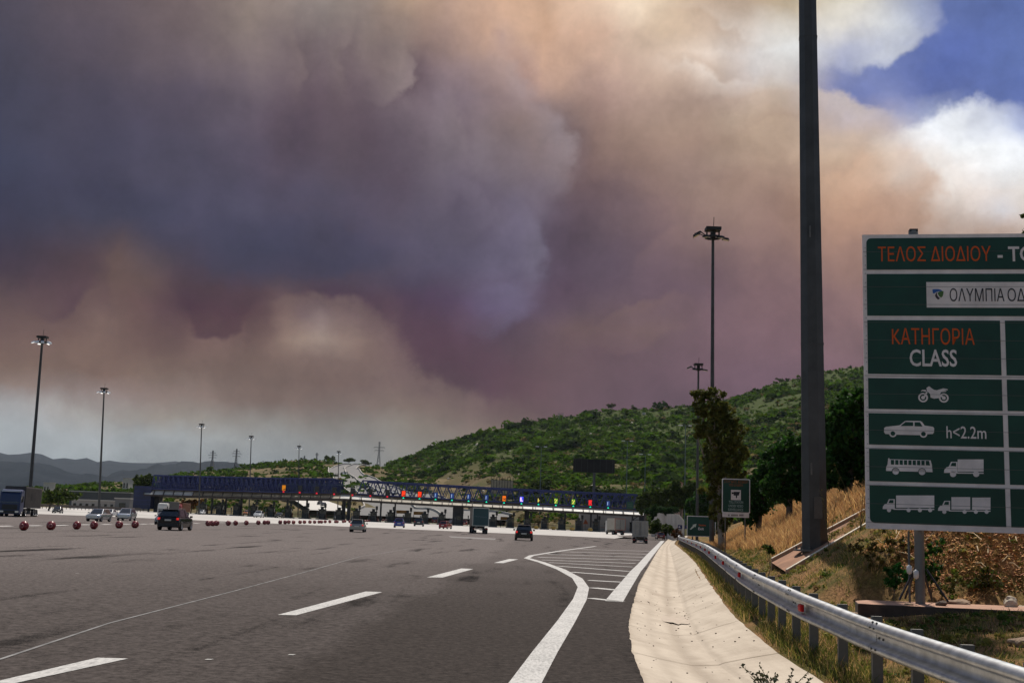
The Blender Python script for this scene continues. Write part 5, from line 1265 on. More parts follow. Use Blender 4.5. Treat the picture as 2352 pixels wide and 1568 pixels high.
# ================================================================== TOLL PLAZA
YG = 315.0; KG = F/YG                                  # pixels per metre at the canopy
TBLUE = mat('truss_blue', (.012,.021,.105), .5, .1, var=.2, vscale=.3)
TDARK = mat('canopy_brown', (.045,.032,.026), .8)
COLM = mat('column_dark', (.022,.022,.028), .6)
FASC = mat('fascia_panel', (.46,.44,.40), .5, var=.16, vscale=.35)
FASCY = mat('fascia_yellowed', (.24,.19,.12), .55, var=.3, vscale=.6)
def g(px, py, Y=YG): return atY(px, py, Y)
FX = [320,345,640,795,890,1150,1255,1475,1490]; FY = [1129,1130,1137.6,1139.5,1146,1160,1165,1177,1178]      # middle of the fascia
def fy(px): return interp(px, FX, FY)
TX = [345,640,770,815,890,1150,1300,1465]; TY = [1091,1098,1099,1102,1106.6,1121,1128,1135.5]                 # top chord
def ty(px): return interp(px, TX, TY)
def build_canopy(x0, x1, label, dense, seed):
    c = g((x0+x1)/2, fy((x0+x1)/2)); base = Vector((c.x, YG, gz(c.x, YG))); t = thing('toll_canopy', label, 'canopy', base)
    W = lambda p: Vector(p)-base
    D = 15.0
    n = max(2, int((x1-x0)/22.5)); xs = [x0+(x1-x0)*k/n for k in range(n+1)]
    b = MB()                                           # roof slab with its brown underside
    for a, e in zip(xs[:-1], xs[1:]):
        A0, A1 = W(g(a, fy(a)+5)), W(g(e, fy(e)+5)); B0, B1 = A0+Vector((0,D,0)), A1+Vector((0,D,0)); h = Vector((0,0,.42))
        b.add([A0,A1,B1,B0,A0-h,A1-h,B1-h,B0-h], [(0,1,2,3),(7,6,5,4),(0,4,5,1),(2,6,7,3)], 0)
    b.build('roof_slab', TDARK, t)
    f1 = MB(); m1 = MB()                               # tilted fascia panels and their mullions
    for k, (a, e) in enumerate(zip(xs[:-1], xs[1:])):
        for q in range(2):
            a2, e2 = a+(e-a)*q/2+(.6 if q == 0 else 0), a+(e-a)*(q+1)/2-(.6 if q else 0)
            lo0, lo1, hi0, hi1 = W(g(a2, fy(a2)+5)), W(g(e2, fy(e2)+5)), W(g(a2, fy(a2)-5)), W(g(e2, fy(e2)-5))
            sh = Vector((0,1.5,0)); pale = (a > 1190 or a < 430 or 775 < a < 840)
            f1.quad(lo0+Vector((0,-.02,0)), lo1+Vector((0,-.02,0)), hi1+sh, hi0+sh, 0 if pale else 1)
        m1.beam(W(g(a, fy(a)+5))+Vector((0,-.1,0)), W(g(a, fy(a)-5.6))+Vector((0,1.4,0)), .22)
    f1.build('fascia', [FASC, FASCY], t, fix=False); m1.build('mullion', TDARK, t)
    tb = MB()                                          # edge tube above the fascia
    for a, e in zip(xs[:-1], xs[1:]): tb.beam(W(g(a, fy(a)-6.3))+Vector((0,1.4,0)), W(g(e, fy(e)-6.3))+Vector((0,1.4,0)), .32, .32)
    tb.build('edge_tube', TDARK, t)
    # lattice: several planes of diagonals one behind another
    rr = random.Random(seed)
    tr = MB(); ch = MB(); L0, L1 = x0+(18 if x0 < 500 else 14), x1-(30 if x0 < 500 else 4)
    planes = ([0,3,6,9,12,16] if dense else [0,8,14])
    for ip, dy in enumerate(planes):
        nb = int((L1-L0)/(24 if not dense else 11)); off = rr.uniform(-.3,.3)*(ip > 0)
        wd = (.26 if ip == 0 else .18) if not dense else .15
        X = [L0+(L1-L0)*(k+off*.5)/nb for k in range(nb+1)]
        for k in range(nb):
            a, e = X[k], X[k+1]; mid = (a+e)/2
            lo0, lo1 = W(g(a, fy(a)-8)), W(g(e, fy(e)-8)); hi = W(g(mid, ty(mid)))
            for v in (lo0, lo1, hi): v.y += dy
            tr.beam(lo0, hi, wd); tr.beam(hi, lo1, wd)
            if dense or (a > 1330): tr.beam((lo0+lo1)/2, hi, .16); tr.beam(lo0.lerp(hi, .5), lo1.lerp(hi, .5), .16)
        for k in range(nb-1):
            a, e = (X[k]+X[k+1])/2, (X[k+1]+X[k+2])/2; p, q = W(g(a, ty(a))), W(g(e, ty(e))); p.y += dy; q.y += dy; ch.beam(p, q, .34)
        for k in range(nb):
            p, q = W(g(X[k], fy(X[k])-8)), W(g(X[k+1], fy(X[k+1])-8)); p.y += dy; q.y += dy; ch.beam(p, q, .30)
    # cross members between the planes
    for k in range(int((L1-L0)/(6 if dense else 40))):
        a = L0+14+k*(6 if dense else 40)
        if a > L1-8: break
        p = W(g(a, ty(a))); p2 = p+Vector((rr.uniform(-2,2), planes[-1], -.0)); ch.beam(p, p2, .16)
        if dense:
            h = rr.uniform(.1,.9); p = W(g(a, fy(a)-8)).lerp(p, h); tr.beam(p, p+Vector((rr.uniform(-2.5,2.5), planes[-1], rr.uniform(-1,1))), .15)
    o = tr.build('lattice', TBLUE, t, fix=False); o2 = ch.build('chord', TBLUE, t, fix=False)
    # service rail that carries the lane displays
    rl = MB(); R0 = max(x0, 640)
    if x1 > R0:
        m_ = int((x1-R0)/20)
        for k in range(m_):
            a, e = R0+(x1-R0)*k/m_, R0+(x1-R0)*(k+1)/m_
            p, q = W(g(a, fy(a)-26)), W(g(e, fy(e)-26)); rl.beam(p, q, .10); rl.beam(W(g(a, fy(a)-6)), p, .08)
    if rl.v: rl.build('sign_rail', mat('rail_teal', (.07,.10,.11), .5, .3), t, fix=False)
    return t, W, base
CL, WL, BL = build_canopy(330, 803, 'left toll canopy with a dense dark blue lattice roof over the oncoming lanes', True, 1)
CR, WR, BR = build_canopy(807, 1479, 'right toll canopy with an open blue zigzag truss over the lanes ahead', False, 2)
def column(parent, base, px, w, dy=0.0, ytop=None, lattice=False):
    p = g(px, fy(px)+6); p.y += dy; zt = p.z; zb = gz(p.x, p.y); h = w/2
    b = MB()
    if lattice:
        for s in (-h, h): b.beam((p.x+s, p.y, zb), (p.x+s, p.y, zt), .42)
        for k in range(4):
            z0, z1 = zb+(zt-zb)*k/4, zb+(zt-zb)*(k+1)/4; s = h if k % 2 else -h; b.beam((p.x-s, p.y, z0), (p.x+s, p.y, z1), .2); b.beam((p.x-h, p.y, z1), (p.x+h, p.y, z1), .16)
    else: b.beam((p.x, p.y, zb), (p.x, p.y, zt+.3), w, .8)
    o = b.build('column', COLM, parent); o.location = -base
for px, w in ((352,1.4),(480,.4),(512,.4),(548,.45),(655,.45),(700,.4),(786,.9)): column(CL, BL, px, w, 4)
for px, w in ((798,.9),(872,.4),(905,.35),(1046,1.6),(1058,1.3),(1212,1.0),(1208,.5),(1300,.35),(1360,.45),(1375,.3)): column(CR, BR, px, w, 4)
column(CR, BR, 1465, 2.0, 4, lattice=True); column(CR, BR, 1484, 1.6, 6)
# blue end tower of the left canopy
def end_tower():
    p = g(325, 1145); zb = gz(p.x, YG); base = Vector((p.x, YG, zb)); t = thing('stair_tower', 'dark blue clad stair tower at the outer end of the left toll canopy', 'tower', base)
    b = MB(); b.box((0,6,2.9+.9), (4.6,11,6.0)); b.build('cladding', mat('tower_blue', (.010,.016,.06), .6, var=.3, vscale=.4), t)
    b = MB()
    for k in range(6): b.box((0,.44,.9+k*1.1), (4.66,.10,.14))
    b.build('band', TBLUE, t)
    for s in (-1.9, 1.9):
        b = MB(); b.box((s,.7,.4), (.4,.4,.9)); b.build('leg', COLM, t)
end_tower()

# ---- lane displays with the light below each
DISP = {
 'dark': (mat('display_dark', (.004,.004,.004), .4), None), 'orange': (mat('display_orange', (.5,.16,.0), .5, emit=(.75,.24,.0), estr=.55), 'bar'),
 'red': (mat('display_red', (.5,.02,.0), .5, emit=(1,.035,.0), estr=1.0), 'bar'), 'blue': (mat('display_blue', (.01,.04,.19), .5, emit=(.01,.05,.25), estr=.35), 'stripe'),
 'fire': (mat('display_amber', (.5,.1,.0), .5, emit=(.9,.17,.0), estr=.8), 'bars'), 'violet': (mat('display_violet', (.05,.06,.6), .5, emit=(.06,.07,.95), estr=1.0), 'L'),
 'cross': (mat('display_dark', (.004,.004,.004)), 'person'), 'green': (mat('display_green', (.06,.2,.02), .5, emit=(.10,.30,.02), estr=.8), 'slash'), 'redcut': (mat('display_red2', (.5,.02,.02), .5, emit=(.85,.015,.02), estr=.9), 'cut')}
CASE = mat('display_case', (.006,.006,.006), .5)
REDL = mat('red_signal', (.4,.01,.015), .4, emit=(.75,.01,.03), estr=.9); GRNL = mat('green_signal', (.0,.4,.25), .4, emit=(.01,.85,.50), estr=1.0)
YELM = mat('display_yellow', (.6,.5,.1), .5, emit=(.9,.7,.12), estr=.8); LILM = mat('display_lilac', (.8,.6,.9), .5, emit=(.95,.62,1.0), estr=.9); PALB = mat('display_pale', (.4,.5,.7), .5, emit=(.3,.42,.65), estr=.6)
LANES = [(652,'orange',0),(689,'dark',0),(728,'dark',0),(768,'dark',0),(810,'dark',0),(851,'dark',0),(890,'dark',0),(927,'red',1),(964,'red',1),(1001,'blue',1),(1038.5,'blue',1),(1076.6,'blue',1),(1117.6,'blue',1),(1158,'fire',1),(1198,'violet',1),(1237,'cross',1),(1277,'green',1),(1317,'green',1),(1356,'redcut',1),(1397,'blue',1)]
LLAB = ['amber lane display over a red light, outermost at the left end of the row','first unlit black lane display to the right of the amber one, red light below','second unlit black lane display right of the amber one, red light below','third unlit black lane display, last one left of the canopy joint, red light below','fourth unlit black lane display, first one right of the canopy joint, red light below','fifth unlit black lane display, one before the last black one, red light below','last unlit black lane display, directly left of the two bright red ones','bright red lane display with green light, left one of the pair','bright red lane display with green light, right one of the pair','blue lane display next to the right bright red one, green light below','second of four blue lane displays, counted from the red pair','third of four blue lane displays, counted from the red pair','last of four blue lane displays, directly left of the orange and black one','orange and black striped lane display between a blue and a violet one','glowing violet blue lane display with a pale letter shape','black lane display with a small yellow figure, right of the violet one','green and yellow lane display directly right of the black one with yellow figure','dimmer green lane display directly left of the notched red one','red lane display with a notched right edge','single blue lane display at the right end of the row beside the green sign']
for (px, kd, gr), lab in zip(LANES, LLAB):
    cyp = 1119.6+(px-652)*.0485; c = g(px, cyp, YG-.9); t = thing('lane_display', lab, 'lane display', c, 0, 'lane displays along the toll canopy')
    w, h = 1.18, 1.62; b = MB(); b.box((0,.12,0), (w,.24,h)); b.build('case', CASE, t)
    mm, deco = DISP[kd]
    if kd not in ('dark', 'cross'):
        b = MB()
        if deco == 'cut': flat(b, [(-.46,-.68),(.44,-.68),(.30,0),(.46,.66),(-.46,.66)], -.002, .02)
        else: flat(b, [(-.46,-.68),(.46,-.68),(.46,.68),(-.46,.68)], -.002, .02)
        b.build('screen', mm, t)
    b = MB()
    if deco == 'bar': flat(b, [(-.20,-.45),(.05,-.30),(.46,-.22),(.46,-.40),(.2,-.46),(.1,-.52)], -.024, .01); mk = CASE
    elif deco == 'stripe': flat(b, [(-.26,-.45),(-.06,-.45),(-.02,.45),(-.22,.45)], -.024, .01); mk = PALB
    elif deco == 'bars':
        flat(b, [(-.46,.05),(.1,.0),(.46,.1),(.46,-.1),(.0,-.2),(-.2,-.1)], -.024, .01); flat(b, [(-.46,-.28),(.2,-.35),(.46,-.5),(.46,-.3),(.1,-.2)], -.024, .01); mk = CASE
    elif deco == 'L': flat(b, [(-.36,-.55),(.34,-.55),(.34,-.3),(.0,-.3),(.0,.5),(-.36,.5)], -.024, .01); mk = LILM
    elif deco == 'person': flat(b, [(-.22,-.5),(.02,-.5),(.06,-.2),(.34,-.15),(.30,-.02),(.0,.0),(.02,.45),(-.16,.45),(-.2,0)], -.004, .01); mk = YELM
    elif deco == 'slash': flat(b, [(-.42,-.6),(.1,-.5),(.0,-.2),(.36,.2),(.30,.5),(-.1,.0),(-.2,-.3)], -.024, .01); flat(b, [(-.40,.1),(-.15,.3),(-.1,.55),(-.38,.5)], -.024, .01); mk = YELM
    elif deco == 'cut': flat(b, [(-.3,-.4),(.2,-.45),(.2,-.3),(-.2,-.25)], -.024, .01); mk = CASE
    if b.v: b.build('symbol', mk, t)
    b = MB()
    if gr: flat(b, [(-.22,-1.28),(.22,-1.28),(.24,-1.12),(.10,-1.06),(.0,-.86),(-.10,-1.06),(-.24,-1.12)], -.05, .1)
    else: flat(b, [(-.22,-1.26),(-.08,-1.26),(.0,-1.16),(.08,-1.26),(.22,-1.26),(.22,-1.12),(.13,-1.06),(.22,-.98),(.22,-.86),(-.22,-.86),(-.22,-.98),(-.13,-1.06),(-.22,-1.12)], -.05, .1)
    b.build('signal_light', GRNL if gr else REDL, t)
    b = MB(); b.box((0,.1,-1.05), (.5,.12,.6)); b.build('signal_case', CASE, t)
c = g(1447,1160,YG-.9); t = thing('canopy_sign', 'small green panel sign hanging on the rail at the right end of the canopy', 'sign', c); b = MB(); b.box((0,.05,0), (1.7,.1,2.0)); b.build('panel', mat('dim_green', (.004,.05,.03), .5), t)
b = MB()
for z in (-.2,.25): b.box((0,-.012,z), (1.1,.02,.14))
b.build('print', mat('dim_print', (.04,.12,.06), .5), t)

# ---- toll booths, bollards and crash cushions
BOOTHM = mat('booth_grey', (.035,.032,.028), .6, var=.2, vscale=1)
BGLASS = mat('dark_glass', (.006,.008,.010), .12, spec=.6)
def make_booth(lab, loc):
    t = thing('toll_booth', lab, 'toll booth', loc, 0, 'toll booths under the canopy')
    b = MB(); b.box((0,0,.12), (1.9,6.5,.24)); b.build('island', mat('island_concrete', (.12,.11,.10), .9), t)
    b = MB(); b.box((0,0,1.2), (1.25,2.6,1.95)); b.build('cabin', BOOTHM, t)
    for s in (-1,1):
        b = MB(); b.box((s*.628,0,1.65), (.02,1.8,.8)); b.build('window', BGLASS, t)
    b = MB(); b.box((0,-1.305,1.7), (.95,.02,.75)); b.build('window', BGLASS, t)
    b = MB(); b.box((0,0,2.26), (1.5,3.0,.16)); b.build('roof', DARKM, t)
    b = MB(); b.box((.0,-.4,2.62), (.62,.6,.55)); b.build('roof_unit', DARKM, t)
    b = MB(); b.tube([(-.75,-2.4,.2),(-.75,-2.4,1.5)], .09, 8); b.box((-.75,-2.4,1.65), (.28,.24,.4)); b.build('card_reader', mat('reader_grey', (.10,.10,.09), .5), t)
    b = MB(); b.box((.55,1.9,.7), (.3,.3,1.0)); b.beam((.55,1.75,1.0),(2.9,1.75,1.02),.07); b.build('barrier_arm', mat('barrier_red', (.35,.05,.04), .5), t)
    b = MB(); b.tube([(.8,-1.2,0),(.8,-1.2,3.3)], .10, 8); b.box((.8,-1.25,3.1), (.5,.3,.9)); b.build('lane_signal', DARKM, t)
    t.scale = (1.18,)*3
    return t
bx_ = [1250.6+39*k for k in range(4)]+[1250.6-39.3*k for k in range(1, 21)]
bx_ = sorted(x for x in bx_ if 440 < x < 1375)
B0 = None
for i, px in enumerate(bx_):
    p = g(px, 1190, YG+4); loc = (p.x, YG+4, gz(p.x, YG+4)); j = min(range(len(LANES)), key=lambda k: abs(LANES[k][0]-px-16))
    lab = f'grey toll booth, {ordinal(len(bx_)-i)} from the right hand end of the canopy'
    if B0 is None: B0 = make_booth(lab, loc)
    else: dup(B0, loc, scale=1.18, label=lab)
YCM = mat('cushion_yellow', (.45,.27,.05), .6, var=.35, vscale=2); YCD = mat('cushion_pale', (.40,.36,.26), .7)
C0 = None
for i, px in enumerate((1193,1232,1272,1314,1356,1398)):
    p = g(px, 1190, YG-4); loc = (p.x, YG-4, gz(p.x, YG-4)); lab = f'yellow crash cushion in front of a booth island, {ordinal(6-i)} from the right'
    if C0 is None:
        C0 = thing('crash_cushion', lab, 'crash cushion', loc, 0, 'crash cushions before the booths'); b = MB()
        b.loft([[Vector((.62*s*math.cos(a), -1.0+y+.5*s*0, .5+.5*math.sin(a)*s)) for a in [2*math.pi*k/12 for k in range(12)]] for y, s in ((0,.75),(.25,1),(1.2,1),(1.6,.9))]); b.build('body', YCM, C0)
        b = MB(); b.box((0,.4,1.03), (.9,1.4,.12)); b.build('cap', YCD, C0)
    else: dup(C0, loc, label=lab)
OB0 = None
for px, py, w, lab in ((922,1175,2.8,'orange lane height board, left one above the booths behind the blue car'),(961,1178,2.6,'orange lane height board above the grey car'),(1162,1190,2.9,'orange lane height board to the right of the green truck')):
    c = g(px, py, YG+5); t = thing('lane_board', lab, 'sign board', c, 0, 'orange boards over the lanes'); b = MB(); b.box((0,0,0), (w,.12,.85)); b.build('panel', mat('board_orange', (.40,.17,.015), .6, var=.35, vscale=2.5), t)
    zb = gz(c.x, YG+5)-c.z
    for s in (-1,1):
        b = MB(); b.tube([(s*w*.47,.12,zb),(s*w*.47,.12,.42)], .07, 6); b.build('post', BOOTHM, t)
for px, py, s, lab in ((1238,1172,1,'bent pale lamp arm under the canopy, left of the beige truck'),(1270,1172,1,'bent pale lamp arm under the canopy, right of the beige truck')): pass
# admin building whose pale wall shows behind the right lanes
c = g(1404,1215,336); zb = gz(c.x,336); x0 = g(1333,1200,336).x; x1 = g(1476,1200,336).x
t = thing('admin_building', 'long flat pale grey building behind the right hand booths', 'building', ((x0+x1)/2,336,zb)); hh = g(1404,1177,336).z-zb; w = x1-x0
b = MB(); b.box((0,4,hh/2), (w,8,hh)); b.build('wall', mat('render_grey', (.27,.25,.23), .85, var=.08, vscale=.15), t)
b = MB(); b.box((0,4,hh+.1), (w+.4,8.4,.22)); b.build('roof', mat('parapet', (.36,.33,.30), .8), t)
for fx, fw, fz, fh in ((.31,.035,.30,.62),(.36,.03,.30,.62),(.42,.04,.36,.5),(.48,.03,.36,.5)):
    b = MB(); b.box((fx*w-w*0,-.03,hh*(fz)), (fw*w,.08,hh*fh*.8)); b.build('window', BGLASS, t)
c2 = g(1345,1200,330); t = thing('warning_sign', 'red triangular warning sign before the pale grey building', 'road sign', (c2.x,330,gz(c2.x,330))); b = MB(); flat(b, [(-.75,1.9),(.75,1.9),(0,3.3)], 0, .05); b.build('triangle', mat('warning_red', (.30,.07,.02), .5), t)
b = MB(); b.tube([(0,.05,0),(0,.05,3.2)], .05, 6); b.build('post', GALVD, t)
# pale curved wall under the trees at the right
def curved_wall():
    pts = [(1497,1182,240),(1512,1177,222),(1528,1180,212),(1545,1180,200),(1560,1181,190),(1572,1196,182)]
    P = [atY(*p) for p in pts]; base = Vector((P[2].x, P[2].y, gz(P[2].x, P[2].y))); t = thing('retaining_wall', 'pale curved concrete wall below the roadside trees, ivy hanging over it', 'wall', base); b = MB()
    for p, q in zip(P[:-1], P[1:]):
        lo_p, lo_q = Vector((p.x,p.y,gz(p.x,p.y)-.6)), Vector((q.x,q.y,gz(q.x,q.y)-.6)); n = Vector((0,.5,0))
        b.add([v-base for v in (lo_p,lo_q,q,p,lo_p+n,lo_q+n,q+n,p+n)], [(0,1,2,3),(5,4,7,6),(3,2,6,7),(0,3,7,4),(1,5,6,2)])
    b.build('wall', mat('pale_wall', (.40,.36,.31), .85, var=.18, vscale=.5), t)
curved_wall()

# ================================================================== RED BALLS
BALLM = mat('ball_red', (.17,.009,.011), .36, spec=.4, coat=.1, var=.3, vscale=6); BALLH = mat('ball_hub', (.34,.13,.12), .5)
BALLS = [(54,1217.8),(116.4,1216.6),(175.7,1215.2),(215.2,1214.5),(273,1212.7),(309.7,1212.1),(371,1208.2),(478,1207.5),(488,1207.4),(497,1206.8),(524,1206.8),(540.8,1206.1),(565.5,1205.4),(593,1204.6),(607.8,1203.9),(615.6,1203.9),(643.4,1203.1),(654.7,1203.1),(663,1202.6),(674,1203.1),(689,1202.6),(699,1202.3),(711.7,1202),(722.4,1202),(732.6,1201.6),(738.2,1201.6),(746.7,1200.9),(757.4,1200.9),(770.4,1200.9),(774.4,1200.9),(788,1200.3),(792.4,1199.7),(802.6,1199.7)]
BALLS += [(838+k*5.1, 1198.3-k*.24) for k in range(16)]
BL0 = None
for i, (px, py) in enumerate(BALLS):
    p = gpt(px, py)
    if i >= 8: p = gpt(px, py-.0)
    r = .285; tilt = random.uniform(-.35,.35)
    if i < 33: lab = f'glossy red traffic ball with a round hub, {ordinal(i+1)} from the left end of the row' if i < 20 else f'small red traffic ball, {ordinal(i+1)} from the left, in the row before the pale hatchback'
    else: lab = 'tiny red traffic ball in the tightly packed row between pale hatchback and blue hatchback'
    loc = (p.x, p.y, gz(p.x, p.y)+r-.01)
    if BL0 is None:
        BL0 = thing('traffic_ball', lab, 'traffic ball', loc, 0, 'red traffic balls on the asphalt')
        b = MB(); prof = []
        for k in range(0, 19):
            a = math.pi*k/18; rr_ = r*math.sin(a); yy = -r*.92*math.cos(a)
            if k in (2,): rr_ *= 1; yy += .02
            if k in (5,13): yy *= .93; rr_ *= .97
            prof.append((max(rr_, .001), yy))
        b.lathe(prof, 'Y', n=24); b.build('shell', BALLM, BL0)
        for s in (-1,1):
            b = MB(); b.lathe([(.001,s*r*.90),(.045,s*r*.91),(.055,s*r*.84),(.085,s*r*.84),(.095,s*r*.97),(.118,s*r*.97),(.130,s*r*.82)], 'Y', n=16); b.build('hub', BALLH, BL0)
        b = MB(); b.lathe([(r*.995,-.022),(r*1.03,-.015),(r*1.03,.015),(r*.995,.022)], 'Y', n=24); b.build('seam', BALLM, BL0)
        BL0.rotation_euler = (0,0,tilt)
    else: dup(BL0, loc, tilt, label=lab)

# ================================================================== VEHICLES
TYRE = mat('tyre', (.010,.010,.010), .8); RIM = mat('rim', (.28,.28,.29), .35, .8); CGL = mat('car_glass', (.008,.010,.013), .06, spec=.9)
TAIL = mat('tail_lamp', (.32,.008,.008), .2, coat=.6); TAILON = mat('tail_lamp_lit', (.5,.01,.01), .2, emit=(1,.03,.02), estr=.5)
HEADL = mat('head_lamp', (.65,.66,.66), .08, .3, spec=1); PLATE = mat('number_plate', (.55,.52,.45), .5); TRIM = mat('black_trim', (.012,.012,.012), .6); CHROME = mat('chrome', (.65,.65,.66), .12, 1.0)
PLATET = mat('plate_ink2', (.03,.03,.03), .6)
def paint(name, c, metal=.0, rough=.22): return mat('paint_'+name, c, rough, metal, coat=.8 if max(c) > .1 else .25, spec=.5 if max(c) > .1 else .25)
SHAPE = { # length, width, height, belt, bonnet height, nose height, glasshouse: rear foot, rear top, front top, front foot (0 rear .. 1 front)
 'hatch': (3.95,1.70,1.48,.92,.86,.70,.035,.14,.55,.73), 'suv': (4.40,1.84,1.66,1.02,1.02,.86,.03,.13,.57,.73), 'sedan': (4.50,1.76,1.44,.90,.84,.68,.13,.27,.56,.72),
 'mpv': (4.10,1.74,1.62,.94,.92,.72,.025,.09,.60,.82), 'van': (4.6,1.85,1.95,1.1,1.08,.8,.01,.04,.66,.82)}
def make_car(kd, label, loc, rz, scale, body, lit=False, roof_rail=False, rear_wiper=True, name='car', group='cars on the toll plaza', plate=True, glass=None, hub=True):
    Ln, W, Hh, belt, bon, nose, gr, grt, gft, gf = SHAPE[kd]; t = thing(name, label, 'car', loc, rz, group); t.scale = (scale,)*3
    hw = W/2; b = MB(); y_ = lambda f: (f-.5)*Ln
    st = [(0,.62,.34,.80),(.012,.80,.30,.90),(.035,.97,.27,.955),(.10,1.0,.24,.985),(.25,1.0,.22,1.0),(.5,1.0,.22,1.0),(gf-.02,1.0,.22,1.0),(gf+.08,.985,.22,.99),(.90,.93,.24,.965),(.965,.86,.27,.90),(.992,.74,.32,.80),(1.0,.62,.36,.70)]
    rings = []
    for f, hz, zb, wf in st:
        top = belt if f < gf-.03 else belt+(bon-belt)*min(1, (f-gf+.03)/.06)
        if f > gf+.1: top = bon+(nose-bon)*((f-gf-.1)/(1-gf-.1))**1.6
        if f < .04: top = belt*(.80+.2*(f/.04)**.5)
        if kd == 'sedan' and f < .1: top = belt*(.86+.14*(f/.1)**.5)
        w = hw*wf; zm = zb+(top-zb)*.45
        rings.append([Vector((sx*w*k, y_(f), z)) for sx, k, z in ((-1,.90,zb),(-1,.985,zb+.10),(-1,1.0,zm),(-1,.97,top-.07),(-1,.86,top),(-1,.40,top+.015),(1,.40,top+.015),(1,.86,top),(1,.97,top-.07),(1,1.0,zm),(1,.985,zb+.10),(1,.90,zb))])
    b.loft(rings, 0, True)
    # glasshouse
    def gh(f, z, wk): return [Vector((-hw*wk, y_(f), z)), Vector((hw*wk, y_(f), z))]
    tw = .70 if kd != 'van' else .84
    B0, B1 = gh(gr, belt-.02, .90), gh(gf, belt-.02, .90); T0, T1 = gh(grt, Hh-.05, tw), gh(gft, Hh-.045, tw); M0, M1 = gh(grt+.10, Hh, tw*.96), gh(gft-.10, Hh, tw*.96)
    b.add([B0[0],B0[1],B1[1],B1[0],T0[0],T0[1],M0[1],M0[0],M1[1],M1[0],T1[1],T1[0]], [(0,1,5,4),(4,5,6,7),(7,6,8,9),(9,8,10,11),(11,10,2,3),(0,4,7,9,11,3),(1,2,10,8,6,5)], 0, False)
    ob = b.build('body', body, t); bv = ob.modifiers.new('b', 'BEVEL'); bv.width = .035; bv.segments = 2; bv.limit_method = 'ANGLE'; bv.angle_limit = R_(28)
    gm = glass or CGL
    def pane(a, b2, c, d, nm, out):
        cc = (a+b2+c+d)/4; q = MB(); q.quad(*[cc+(v-cc)*.88+Vector(out)*.022 for v in (a,b2,c,d)]); q.build(nm, gm, t, fix=False)
    pane(B0[0]+Vector((0,0,.05)),B0[1]+Vector((0,0,.05)),T0[1],T0[0],'rear_window',(0,-1,.25)); pane(B1[0]+Vector((0,0,.03)),T1[0],T1[1],B1[1]+Vector((0,0,.03)),'windscreen',(0,.75,.7))
    for s, i in ((-1,0),(1,1)):
        mid = .46; q0 = gh(mid, belt+.02, .90)[i]; q1 = gh(mid, Hh-.06, tw)[i]
        pane(B0[i].lerp(T0[i],.06)+Vector((0,.12,0)), q0+Vector((0,-.04,0)), q1+Vector((0,-.04,0)), T0[i]+Vector((0,.14,0)), 'side_window', (s,0,.3)); pane(q0+Vector((0,.04,0)), B1[i]+Vector((0,-.16,.03)), T1[i]+Vector((0,-.1,0)), q1+Vector((0,.04,0)), 'side_window', (s,0,.3))
    wr = .31 if kd != 'suv' else .36
    for s in (-1,1):
        for fy_ in (.17,.80):
            q = MB(); x = s*(hw-.10); q.lathe([(wr*.62,-.11),(wr*.93,-.11),(wr,-.07),(wr,.07),(wr*.93,.11),(wr*.62,.11)], 'X', (x, y_(fy_), wr), 18); wo = q.build('wheel', TYRE, t)
            q = MB(); q.lathe([(.001,s*.085),(wr*.2,s*.10),(wr*.6,s*.09),(wr*.64,s*.112)], 'X', (x, y_(fy_), wr), 14); q.build('rim', RIM, wo)
        z = belt-.12
        q = MB(); q.box((s*hw*.80, y_(.012), z), (hw*.20,.10,.17), rz=s*.35); q.build('taillight', TAILON if lit else TAIL, t)
        q = MB(); q.box((s*hw*.70, y_(.972), nose*.90), (hw*.42,.16,.14), rz=-s*.45); q.build('headlight', HEADL, t)
        q = MB(); q.box((s*(hw+.10), y_(gf-.06), belt+.07), (.20,.10,.14)); q.build('mirror', body if kd != 'suv' else TRIM, t)
    q = MB(); q.box((0, y_(0)+.03, .44), (W*.86,.14,.24)); q.build('rear_bumper', TRIM if kd == 'suv' else body, t)
    q = MB(); q.box((0, y_(1)-.06, .40), (W*.70,.10,.16)); q.box((0, y_(1)-.045, .56), (W*.34,.06,.07)); q.build('grille', TRIM, t)
    if plate:
        zp = .66 if kd != 'suv' else .80
        q = MB(); q.box((0, y_(0)-.035, zp), (.50,.02,.12)); po = q.build('number_plate', PLATE, t)
        q = MB(); q.box((0, y_(1)+.012, .44), (.50,.02,.11)); q.build('number_plate', PLATE, t)
    if roof_rail:
        for s in (-1,1):
            q = MB(); q.tube([(s*hw*.68,y_(.18),Hh+.0),(s*hw*.68,y_(.22),Hh+.06),(s*hw*.68,y_(.5),Hh+.06),(s*hw*.68,y_(.54),Hh)], .022, 6); q.build('roof_rail', CHROME, t)
    if kd in ('suv','hatch'):
        q = MB(); q.box((0, y_(grt)-.06, Hh-.05), (W*.62,.22,.04)); q.build('spoiler', body, t)
    return t
def car_at(kd, px, py, hpx, label, body, facing=0, yaw=0.0, **kw):
    p = gpt(px, py); p.z = gz(p.x, p.y); H0 = SHAPE[kd][2]; sc_ = hpx*p.y/F/H0
    a = math.atan2(-p.x, p.y)                                       # facing 0: tail towards us, 1: nose towards us
    c_ = p
    return make_car(kd, label, c_, (math.pi if facing else 0)+yaw, sc_, body, **kw)
BLACK = paint('black', (.006,.006,.007)); SILV = paint('silver', (.42,.44,.47), .7); WHITE = paint('white', (.62,.62,.62)); GREYB = paint('grey_blue', (.09,.11,.15), .4); DGREY = paint('dark_grey', (.035,.036,.04), .3)
BLUE = paint('blue', (.02,.035,.22)); RED = paint('red', (.20,.010,.010)); MAROON = paint('maroon', (.11,.008,.010)); TAUPE = paint('taupe', (.30,.28,.25), .3); ORANGE = paint('orange', (.42,.12,.01))
